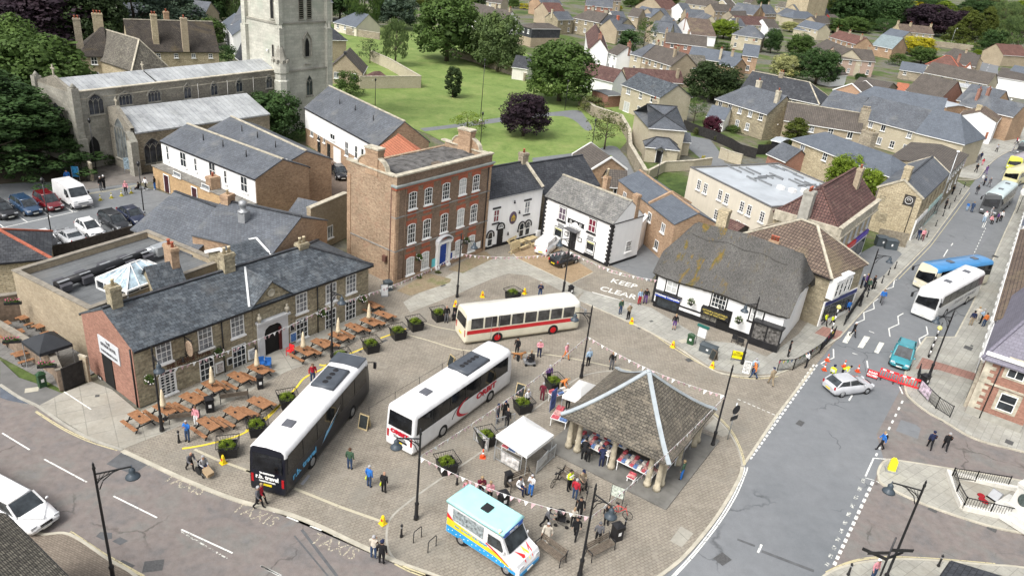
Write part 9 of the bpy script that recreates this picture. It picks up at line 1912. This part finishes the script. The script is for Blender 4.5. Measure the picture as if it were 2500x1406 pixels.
A,B=W(C2(835,335),.05),W((1130,880),.05)
e=em_('rope_barrier',A,0,'black rope barrier on posts along the left side of the orbit lettered coach','rope barrier');m=MB();k=B-A
for i in range(5):q=k*(i/4);m.tube((q.x,q.y,0),(q.x,q.y,.95),.025,.025,6)
m.bd('posts',BM,e)['kind']='stuff';m=MB();m.path([(k.x*i/4,k.y*i/4,.9)for i in range(5)],.015,4);m.bd('rope',BM,e)
panel('banner','blue poster board on the churchyard railings','banner',A1(500,1245),A1(552,1248),.6,1.9,pn('blue_poster',(.04,.25,.5),.5,.5,3),zb=0);panel('banner','white poster with blue writing by the aisle buttress','banner',A1(855,1190),A1(908,1185),.5,2.,pn('white_blue_poster',(.45,.58,.68),.5,.5,5),zb=0);panel('banner','white framed map board by the church aisle railings','banner',A1(957,1145),A1(1008,1140),.2,1.2,WT,zb=0);panel('banner','lilac banner on the shop front by the upper pavement','banner',A4(1545,1160),A4(1600,1050),.4,2.4,pn('lilac_banner',(.5,.4,.6),.5,.2,3),zb=0);panel('banner','white banner with coloured lettering on the railings','banner',C4(1225,155),C4(1290,225),.2,1.15,pn('colour_banner',(.6,.5,.58),.5,.6,3),zb=.1)
for i in range(14):
 t=i/14;q=((1897+t*140),(905-t*t*85));g_=W(q,.1);m=MB();m.ply([(-.14,0,0),(.14,0,0),(0,.02,-.35)]);tag(m.bd('pennant',pn('pennant_%d'%(i%4),[(.5,.05,.1),(.6,.5,.05),(.05,.3,.15),(.08,.2,.5)][i%4],.7,.2),None,(g_.x,g_.y-.05,1.15),(0,0,.6)),'%s coloured pennant along the shop corner railings'%(OR+['twelfth','thirteenth','fourteenth'])[i],'pennant','coloured pennants')
 # -- people (one continuous skinned body per pose; clothing is a layer over it)
def joints(p):
 st=dict(pel=(0,0,.95),sp=(0,0,1.18),ch=(.01,0,1.4),nk=(.02,0,1.52),hd=(.04,0,1.64),tp=(.03,0,1.76))
 for s,k in((1,'l'),(-1,'r')):st.update({'h'+k:(0,s*.1,.92),'k'+k:(.02,s*.11,.5),'a'+k:(0,s*.11,.09),'t'+k:(.15,s*.13,.04),'s'+k:(0,s*.19,1.42),'e'+k:(-.02,s*.25,1.16),'w'+k:(.05,s*.26,.92),'f'+k:(.08,s*.255,.82)})
 if p=='walk':st.update(kl=(.16,.1,.53),al=(.26,.1,.12),tl=(.4,.11,.09),kr=(-.06,-.1,.5),ar=(-.32,-.1,.16),tr=(-.2,-.11,.05),el=(-.12,.24,1.17),wl=(-.12,.25,.93),fl=(-.08,.24,.84),er=(.08,-.24,1.17),wr=(.22,-.24,1.),fr=(.29,-.23,.93))
 if p=='phone':[st.update({'e'+k:(.08,s*.23,1.15),'w'+k:(.27,s*.1,1.3),'f'+k:(.3,s*.05,1.38)})for s,k in((1,'l'),(-1,'r'))]
 if p=='fold':[st.update({'e'+k:(.03,s*.25,1.14),'w'+k:(.22,s*.06,1.1),'f'+k:(.24,-s*.02,1.12)})for s,k in((1,'l'),(-1,'r'))]
 if p=='sit':
  for q in('pel','sp','ch','nk','hd','tp','hl','hr','sl','sr','el','er'):st[q]=(st[q][0],st[q][1],st[q][2]-.44)
  [st.update({'k'+k:(.45,s*.13,.5),'a'+k:(.45,s*.13,.09),'t'+k:(.6,s*.14,.04),'w'+k:(.25,s*.16,.62),'f'+k:(.34,s*.13,.6)})for s,k in((1,'l'),(-1,'r'))]
 if p in('bend','push'):
  for q in('sp','ch','nk','hd','tp','sl','sr'):x,y,z=st[q];t=(z-.95)*(.85 if p=='bend' else.3);st[q]=(x+t,y,z-t*.35)
  [st.update({'e'+k:(.35 if p=='bend' else.2,s*.24,1.),'w'+k:(.55 if p=='bend' else.45,s*.2,.95 if p=='push' else.75),'f'+k:(.62 if p=='bend' else.52,s*.19,.95 if p=='push' else.68)})for s,k in((1,'l'),(-1,'r'))]
  if p=='push':st.update(kl=(.16,.1,.53),al=(.2,.1,.12),tl=(.34,.11,.06),kr=(-.1,-.1,.5),ar=(-.34,-.1,.14),tr=(-.22,-.11,.05))
 return st
RAD=dict(pel=.145,sp=.125,ch=.14,nk=.055,hd=.092,tp=.062,h=.1,k=.062,a=.042,t=.036,s=.065,e=.046,w=.03,f=.026)
EDG=[('pel','sp','T'),('sp','ch','T'),('ch','nk','T'),('nk','hd','H'),('hd','tp','H')]+[x for k in 'lr' for x in(('pel','h'+k,'L'),('h'+k,'k'+k,'L'),('k'+k,'a'+k,'L'),('a'+k,'t'+k,'S'),('ch','s'+k,'T'),('s'+k,'e'+k,'T'),('e'+k,'w'+k,'T'),('w'+k,'f'+k,'H'))]
_pc={}
def sub_mesh(me,sel,off,name,mat):
 m=MB();vs=me.vertices;mp={};V=[];F=[]
 for p in me.polygons:
  if not sel[p.index]:continue
  f=[]
  for i in p.vertices:
   if i not in mp:mp[i]=len(V);V.append(vs[i].co+vs[i].normal*off)
   f.append(mp[i])
  F.append(f)
 m.idx(V,F,0,True);return m.mesh(name,[mat])
def pose(p,shorts=False):
 if(p,shorts)in _pc:return _pc[(p,shorts)]
 J_=joints(p);ks=list(J_);me=bpy.data.meshes.new('sk');me.from_pydata([J_[k]for k in ks],[(ks.index(a),ks.index(b))for a,b,_ in EDG],[])
 o=bpy.data.objects.new('sk',me);COL.objects.link(o);md=o.modifiers.new('s','SKIN');md.use_smooth_shade=True;md.branch_smoothing=.4
 for i,k in enumerate(ks):r=RAD.get(k,RAD.get(k[0]));me.skin_vertices[0].data[i].radius=(r*(.8 if k in('ch','sp','pel')else 1),r*(1.18 if k in('ch','pel')else 1));me.skin_vertices[0].data[i].use_root=(k=='pel')
 if o.modifiers:o.modifiers.new('b','SUBSURF').levels=1
 dg=bpy.context.evaluated_depsgraph_get();b=bpy.data.meshes.new_from_object(o.evaluated_get(dg));bpy.data.objects.remove(o);b.name='body'
 S=[(Vc(J_[a]),Vc(J_[c]),r)for a,c,r in EDG];reg=[]
 for q in b.polygons:
  c=q.center;best=(9,'T')
  for A,B,r in S:t=max(0,min(1,(c-A).dot(B-A)/(B-A).length_squared));best=min(best,((c-(A+(B-A)*t)).length,r))
  reg.append(best[1])
 hd=Vc(J_['hd']);e=MB();v0=[v.co.copy()for v in b.vertices]
 e.idx(v0,[tuple(q.vertices)for q in b.polygons],0,True)
 for s in(-1,1):e.ball((hd.x+.088,hd.y+s*.033,hd.z+.015),.014,6,4,1);e.ball((hd.x,hd.y+s*.092,hd.z),.026,6,4,0,(.7,.5,1.2))
 e.ball((hd.x+.1,hd.y,hd.z-.02),.02,6,4,0,(1,.8,1.3));e.ball((hd.x+.088,hd.y,hd.z-.055),.024,6,3,2,(.4,1,.3))
 for k,s in(('l',1),('r',-1)):
  w,f=Vc(J_['w'+k]),Vc(J_['f'+k]);d=(f-w).normalized();u=Vc((1,0,0))if abs(d.x)<.7 else Vc((0,0,1));u=(u-d*u.dot(d)).normalized()
  for i,l in enumerate((.075,.085,.08,.062)):q=f+u*(.03-.02*i);e.tube(q,q+d*l*.5,.0095,.009,5);e.tube(q+d*l*.5,q+d*l+d.cross(u)*.015,.009,.007,5)
  e.tube(w+d*.03+u*.02,w+d*.075+u*.055,.012,.009,5)
 body=e.mesh('body',[SKIN,BK,pn('lips',(.35,.12,.1),.6)])
 lowz=.5 if p!='sit' else.3
 legs=[r=='L' and not(shorts and b.polygons[i].center.z<.5)for i,r in enumerate(reg)]
 cl=(sub_mesh(b,[r=='T' for r in reg],.018,'jacket',BK),sub_mesh(b,legs,.014,'trousers',BK),sub_mesh(b,[r=='S' for r in reg],.016,'shoes',BK))
 h=MB();h.ball((hd.x-.018,hd.y,hd.z+.035),.112,10,8,0,(1.02,.93,1.02));hm=MB();V,F=_ball((hd.x-.02,hd.y,hd.z+.03),.115,12,8,(1.02,.92,1.02));F=[f for f in F if not(sum(V[i][0]for i in f)/len(f)>hd.x+.035 and sum(V[i][2]for i in f)/len(f)<hd.z+.06)and sum(V[i][2]for i in f)/len(f)>hd.z-.07];hm.idx(V,F,0,True)
 _pc[(p,shorts)]=(body,)+cl+(hm.mesh('hair',[BK]),hd,J_);return _pc[(p,shorts)]
SKIN=pn('skin',(.48,.28,.19),.6,.08,4)
CC=dict(k=(.012,.012,.014),n=(.015,.022,.06),b=(.03,.16,.5),w=(.72,.72,.72),g=(.12,.12,.13),r=(.4,.02,.035),p=(.68,.3,.34),o=(.65,.2,.05),t=(.3,.24,.16),e=(.05,.1,.06),y=(.6,.7,.03),j=(.04,.07,.14),c=(.55,.5,.42),m=(.13,.015,.03),l=(.35,.35,.36),s=(.35,.48,.62),u=(.12,.06,.2),h=(.09,.05,.03),d=(.3,.22,.12),q=(.02,.35,.3))
def cm_(c):return pn('cloth_'+c,CC[c],.85,.18,5)
def psn(lab,p,ps='stand',az=-90,top='k',leg='k',hair='h',ex='',z=.05,sc=1.):
 bd,jk,tr,sh,hr,hd,J_=pose(ps,'S' in ex);g_=W(p,z);e=em_('person',(g_.x,g_.y,z),rads(az),lab,'person');s=sc*RU_(.95,1.03)*.97;e.scale=(s,s*RU_(.97,1.12),s)
 link('body',bd,e)
 for nm,me,c in(('jacket',jk,top),('trousers',tr,leg),('shoes',sh,'k' if 'W' not in ex else 'w'),('hair',hr,hair)):
  if nm=='hair' and 'B' in ex:continue
  ovr(link(nm,me,e),{0:cm_(c)})
 if 'C' in ex:m=MB();m.lt([(.125,0),(.12,.05),(.08,.1),(0,.12)],(hd.x-.01,hd.y,hd.z+.05),10);m.box(hd.x+.08,hd.x+.2,hd.y-.07,hd.y+.07,hd.z+.05,hd.z+.065);m.bd('cap',cm_('n'),e)
 if 'L' in ex:m=MB();m.ball((hd.x-.06,hd.y,hd.z-.08),.11,8,6,0,(.6,.95,1.5));m.bd('long_hair',cm_(hair),e)
 if 'P' in ex:m=MB();c=J_['ch'];m.ball((c[0]-.2,0,c[2]-.12),.18,8,6,0,(.6,.85,1.25));m.bd('backpack',cm_('o' if 'O' in ex else 'k'),e)
 if 'G' in ex:m=MB();f=J_['fl'];m.ball((f[0],f[1]+.02,f[2]-.25),.15,8,6,0,(.9,.4,1.2));m.bd('bag',cm_('w' if 'V' not in ex else 'y'),e)
 if 'V' in ex and 'G' not in ex:m=MB();c=J_['ch'];m.box(c[0]-.17,c[0]+.16,-.2,.2,c[2]-.16,c[2]-.1);m.box(c[0]-.17,c[0]+.16,-.2,.2,c[2]-.3,c[2]-.24);m.bd('reflective_stripe',cm_('w'),e)
 return e
random.seed(9)
PP=[('man in bright blue jacket holding a phone by the bollard',C1(1275,490),'phone',-100,'b','j','l'),('woman in pale pink jacket by the picnic table',C1(1335,388),'stand',-110,'p','w','h'),('bald man in grey pushing a wheelchair',C1(1292,690),'push',-30,'g','k','l','B'),('person in checked blanket seated in the wheelchair',C1(1385,700),'sit',-35,'l','n','l','W'),('man in grey jacket striding along the kerb',C1(1755,945),'walk',-10,'g','k','l'),('person in red behind the striding man',C1(1778,918),'walk',-10,'r','k','d'),('man in dark brown jacket standing between the coaches',C2(705,682),'stand',75,'e','j','h'),('man in bright blue coat carrying a yellow bag',C2(835,802),'stand',60,'b','j','l','GV'),('bald man in black coat beside the blue coat',C2(935,840),'stand',70,'k','k','l','BGV'),('woman in pale coat at the bottom kerb',C2(865,1285),'phone',80,'c','j','l','W'),('man in flat cap and black jacket at the kerb',C2(920,1322),'stand',80,'k','k','k','C'),('man in red fleece behind the planter',C2(455,92),'stand',-60,'r','j','h'),('woman with hot pink top behind the ice cream van',C2(1495,888),'stand',-80,'p','k','h'),('woman in maroon waistcoat behind the ice cream van',C2(1592,872),'phone',-80,'m','k','d'),('woman in pale pink coat behind the ice cream van',C2(1650,902),'fold',-80,'p','k','d'),('person bending in a royal blue jacket',C2(1568,905),'bend',-60,'b','k','h'),('woman in black with blue cap by the planters',C2(1752,342),'stand',-70,'k','k','k','C'),('man in grey flat cap by the white sheeted barrier',C2(1703,365),'stand',-20,'g','j','g','C'),('bald man in black leaning on the barrier',C2(1768,400),'stand',60,'k','k','l','B'),('person in white top beside the pavilion planter',C2(1905,262),'stand',-50,'w','k','l'),('man in maroon top near the chalkboard',C3(340,215),'stand',70,'m','m','l'),('woman in orange and pink at the small gazebo table',C3(462,158),'bend',-20,'o','t','d'),('man in grey browsing under the small gazebo',C3(512,278),'stand',60,'g','k','g'),('shopper in black at the front left stall',C3(620,622),'bend',80,'k','k','k'),('child with backpack at the front left stall',C3(650,632),'stand',80,'k','k','k','P',.18,.85),('shopper in navy at the front left stall column',C3(740,668),'bend',85,'n','n','h','C'),('man in green and blue jeans right of the pavilion',C3(1285,750),'stand',150,'e','b','d','',.18),('cyclist in fluorescent yellow jacket',C3(520,822),'fold',-40,'y','k','k','V'),('man in red jacket talking to the cyclist',C3(560,885),'stand',60,'r','j','l'),('person in brown seated on the cyclists bench',C3(610,790),'sit',-70,'t','k','u','C'),('man in white hoodie and jeans by the gazebo',C3(262,858),'phone',-120,'w','b','l'),('person in white seated on the bench by the speaker',C3(185,835),'sit',-40,'w','n','k','L'),('woman in grey pushing the pushchair',C3(362,1068),'push',-10,'g','k','k','L'),('man in black coat walking past the pushchair',C3(565,1150),'walk',-110,'k','k','k'),('woman in dark coat at the bunting',C3(590,1008),'stand',-100,'k','k','k'),('child in pale jacket beside the black coat',C3(548,1062),'stand',-90,'c','k','d','',.05,.8),('man in pale tracksuit walking with a backpack',C3(368,1192),'walk',-110,'c','c','l','PW'),('man in grey hoodie with his back to the camera',C3(716,1182),'stand',80,'g','k','g'),('blonde woman in black with a white bag',C3(775,1055),'stand',-90,'k','k','d','G'),('woman with orange top at the kerb by the shop',C3(1775,68),'walk',150,'o','j','l'),('man in tan jacket at the kerb by the shop',C3(1890,112),'walk',100,'t','t','l','C'),('man in navy holding a phone in front of the bus',B3(330,920),'phone',-95,'n','j','l'),('person in pale blue and red trousers near the keep clear lettering',B3(1010,965),'stand',-60,'s','r','d'),('person in black and purple shorts near the keep clear lettering',B3(1052,957),'stand',-100,'k','u','k'),('man in grey green jacket talking near the kerb',B3(880,1032),'stand',-60,'e','j','l'),('man in brown jacket talking near the kerb',B3(935,1070),'fold',120,'t','k','l'),('man in navy jacket and shorts outside the thatched shop',B3(1250,1137),'stand',-100,'k','u','d','S'),('woman in black holding the brown dog',B3(172,1308),'stand',-120,'k','k','k','L'),('man in pink shirt and navy waistcoat',B3(325,1322),'fold',-90,'p','n','l'),('man in dark clothes riding the mobility scooter',B3(270,1365),'sit',190,'k','k','d'),('woman in pink with tan trousers crossing the bunting',B3(508,1342),'walk',-40,'p','o','l'),('man in light blue shirt by the lamp post',B3(660,1388),'stand',120,'s','k','l'),('woman in black with a turquoise scarf',B3(820,1408),'stand',-90,'k','g','d',''),('person in purple coat by the lower planter',(1338,935),'stand',-60,'u','k','l'),('man in dark clothes walking down the lane',B3(1093,490),'walk',-90,'h','k','k'),('person in pale blue with an orange rucksack by the white sign',(1838,915),'stand',80,'s','n','l','PO'),('bald man in black beside the bare planter',B2(1375,1088),'stand',-80,'k','g','l','B'),('man in grey on a mobility scooter behind the bus',B2(1440,1050),'sit',-80,'g','g','l'),('boy in fluorescent vest walking behind the beacon',B4(595,1112),'walk',-60,'y','k','k','',.1,.85),('child in yellow top beside the beacon',B4(645,1112),'walk',-80,'y','k','k','',.1,.75),('man in blue jacket and shorts by the street railing',B4(750,1032),'walk',100,'b','n','h','S'),('man in blue jacket walking over the zigzag lines',B4(985,962),'walk',-120,'b','g','h'),('stooped man in black crossing at the zebra',B4(788,1186),'walk',-60,'k','k','w'),('woman in dark coat by the bay windows',B4(742,882),'stand',-60,'n','m','l'),('man in pale grey jacket by the bay windows',B4(785,892),'stand',-100,'l','g','h'),('white haired man in navy by the street lamp',B4(845,852),'fold',-40,'n','k','w'),('woman in purple coat behind the street lamp',B4(872,846),'stand',-40,'u','n','d'),('woman in green jacket by the street bollards',B4(888,877),'stand',-100,'e','k','d','L'),('man in black leaning by the street bollards',B4(925,860),'fold',180,'k','k','h'),('woman in black by the thatched building corner',B4(345,1322),'stand',-30,'k','k','k','L'),('woman in white top photographing by the railings',B4(470,1400),'phone',150,'w','k','k','L'),('person in navy waistcoat beside the white coach',B4(1598,1110),'stand',80,'n','t','k'),('woman in beige beside the white coach',B4(1632,1080),'stand',60,'c','c','d'),('person in mint coat pointing beside the white coach',B4(1665,1098),'phone',140,'s','k','l'),('woman in orange jacket beside the white coach',B4(1685,1118),'stand',90,'o','j','h'),('man in navy walking below the stone gable shop',B4(1235,522),'walk',-110,'n','j','l'),('woman in pink walking below the stone gable shop',B4(1265,528),'walk',-110,'p','m','d'),('man in black outside the teal shop front',B4(1422,312),'stand',-60,'k','k','k'),('child in blue by the dark coach front',B4(1572,322),'stand',30,'b','s','d','',.02,.85),('adult in blue grey by the dark coach front',B4(1605,332),'stand',30,'j','j','d'),('man in black standing in the road near the coach',B4(1638,212),'stand',60,'k','g','h'),('woman in black with a flower basket above her',B4(1472,212),'stand',-60,'k','k','k'),('person in white near the vintage bus',B4(1672,134),'stand',0,'w','l','l'),('man in navy near the vintage bus',B4(1690,150),'stand',180,'n','k','k'),('man in grey with a white bag near the vintage bus',B4(1722,160),'walk',-90,'g','g','l','G'),('woman in purple walking up the road',B4(1702,72),'walk',90,'u','u','h'),('man in black on the upper pavement',B4(1634,60),'walk',-100,'k','k','k'),('person in blue grey on the upper pavement',A4(1645,1118),'stand',90,'g','g','h'),('person in navy on the upper pavement',A4(1665,1100),'stand',90,'n','n','h'),('person in camouflage green by the lilac banner',A4(1635,1070),'walk',-100,'e','k','h'),('child in pink on the upper pavement',A4(1680,1135),'stand',90,'r','p','k','',.1,.8),('man in grey on the far pavement',A4(1775,1045),'walk',-100,'l','k','h'),('person in red top by the brick corner shop',A4(1912,990),'walk',-60,'r','n','h'),('person in white by the brick corner shop',A4(1920,1000),'walk',-60,'w','k','h'),('person in pale grey by the turquoise bus',A4(1885,1050),'walk',-60,'l','l','l'),('woman in white in front of the dark coach',Z4(1565,1110),'stand',60,'w','s','p'),('person in lilac seated by the cycle stands',Z4(1650,1120),'sit',-90,'p','k','l','',.02),('person in pale grey by the cycle stands',Z4(1645,1050),'stand',-60,'l','l','l'),('person in white and black by the cycle stands',Z4(1775,1095),'stand',-90,'w','k','k','L'),('person in purple by the cycle stands',Z4(1730,1110),'stand',-60,'u','k','l'),('police officer in fluorescent vest behind the silver car',C4(628,88),'stand',40,'y','k','k','VC',0),('officer in fluorescent jacket leaning over the silver car',C4(700,62),'bend',-20,'y','k','k','V',0),('man in blue jacket with a rucksack crossing the main road',C4(965,550),'walk',170,'b','k','d','P',0),('man in cap and navy jacket walking into the side road',C4(1297,543),'walk',70,'n','k','n','C',0),('man in black jacket with pale shoes walking into the side road',C4(1400,555),'walk',70,'k','k','l','W',0),('person in pink coat behind the finger post',C4(912,1425),'stand',-60,'p','j','w','',.09),('man in black by the churchyard gate',B1(695,182),'stand',-20,'k','g','l'),('woman in black by the churchyard gate',B1(720,176),'fold',180,'k','k','w','W'),('person in pink jacket beside the yellow cones',B1(867,210),'stand',-80,'p','k','p'),('person crouching beside the car park lamp',B1(955,192),'sit',180,'k','k','k','W',-.25),('woman in white hoodie in the car park',B1(1003,182),'walk',-120,'w','k','k','WL'),('woman in black jacket and jeans by the church path',B1(1066,177),'stand',180,'k','b','k','WL'),('person in blue by the churchyard railings',B1(467,138),'stand',-60,'b','n','k'),('man in black beside the yard car',A2(573,1215),'stand',-60,'k','k','k','SW'),('woman with long dark hair beside the yard car',A2(598,1200),'stand',-80,'k','k','h','L'),('person in white sitting on the park bench',A2(1608,860),'sit',-80,'w','k','l','',.02)]
for t in PP:
 t=list(t)+['']*0;kw=dict(zip(('ps','az','top','leg','hair','ex','z','sc'),t[2:]));psn(t[0],t[1],**kw)
def chairw(name,lab,cat,p,rz,kind,mat=None,seatm=None,z=.05):
 e=em_(name,W(p,z),rads(rz),lab,cat);S=seatm or BK
 for sy in(-.28,.28):
  for x,r in((-.18,.3),(.32,.1))if kind=='w' else((-.3,.12),(.4,.12)):m=MB();m.tube((x,sy-.02,r),(x,sy+.02,r),r,r,14);m.bd('wheel',RUBBER,e)
 m=MB();m.box(-.22,.25,-.24,.24,.42,.5);m.bd('seat',S,e);m=MB();m.box(-.28,-.22,-.24,.24,.5,1.);m.bd('backrest',S,e);m=MB()
 if kind=='s':m.box(-.4,.5,-.26,.26,.14,.3);m.bm_((.45,0,.3),(.35,0,.95),.06,.06);m.bm_((.35,-.25,.95),(.35,.25,.95),.04,.04);m.box(.4,.6,-.2,.2,.3,.5)
 else:m.path([(-.5,-.24,.95),(-.25,-.24,.9),(-.2,-.24,.3),(.3,-.24,.15)],.015,5);m.path([(-.5,.24,.95),(-.25,.24,.9),(-.2,.24,.3),(.3,.24,.15)],.015,5)
 if kind=='p':m.lt([(.3,.85),(.25,1.05),(.1,1.15)],(-.05,0,0),8)
 m.bd('chassis',mat or GM,e);return e
chairw('wheelchair','wheelchair with large wheels and a cardboard box at the front','wheelchair',C1(1385,712),-35,'w');chairw('mobility_scooter','silver and black mobility scooter in front of the bus','scooter',B3(265,1378),190,'s');chairw('mobility_scooter','small dark mobility scooter behind the bus','scooter',B2(1437,1062),-80,'s',BK);chairw('pushchair','dark pushchair with a blue bag','pushchair',C3(470,1055),-10,'p',BK)
m=MB();m.box(-.3,.3,-.22,.22,0,.3);o=m.bd('cardboard_box',pn('cardboard',(.38,.28,.17),.8,.15));v=W(C1(1412,735),.05);o.location=(v.x,v.y,.35);o.rotation_euler=(0,.3,-.6);tag(o,'open cardboard box carried at the front of the wheelchair','box')
dg_=em_('dog',W(B3(178,1340),.05),rads(5),'brown dog on a lead beside the woman in black','dog');DM=pn('brown_dog_fur',(.33,.15,.055),.85,.2,6);me=bpy.data.meshes.new('d');V=[(0,0,.5),(.3,0,.5),(-.3,0,.52),(.45,0,.66),(.6,0,.7),(.72,0,.66),(-.5,0,.6),(-.62,0,.7)]+[(x,s*.09,z)for s in(-1,1)for x,z in((.3,.3),(.3,.05),(-.26,.32),(-.36,.2),(-.3,.04))];E_=[(0,1),(0,2),(1,3),(3,4),(4,5),(2,6),(6,7)]+[x for k in(8,13)for x in((1,k),(k,k+1),(2,k+2),(k+2,k+3),(k+3,k+4))]
me.from_pydata(V,E_,[]);o=bpy.data.objects.new('d',me);COL.objects.link(o);o.modifiers.new('s','SKIN').use_smooth_shade=True;R_=[.13,.14,.11,.07,.08,.04,.025,.015]+[.05,.03,.06,.035,.03]*2
for i,r in enumerate(R_):me.skin_vertices[0].data[i].radius=(r,r)
o.modifiers.new('b','SUBSURF');b=bpy.data.meshes.new_from_object(o.evaluated_get(bpy.context.evaluated_depsgraph_get()));bpy.data.objects.remove(o);b.materials.append(DM);link('body',b,dg_);m=MB();[m.box(.55,.6,s*.07-.02,s*.07+.02,.72,.82)for s in(-1,1)];m.bd('ears',DM,dg_);m=MB();m.bm_((.4,0,.68),(-.2,.5,1.),.012,.012);m.bd('lead',BK,dg_)
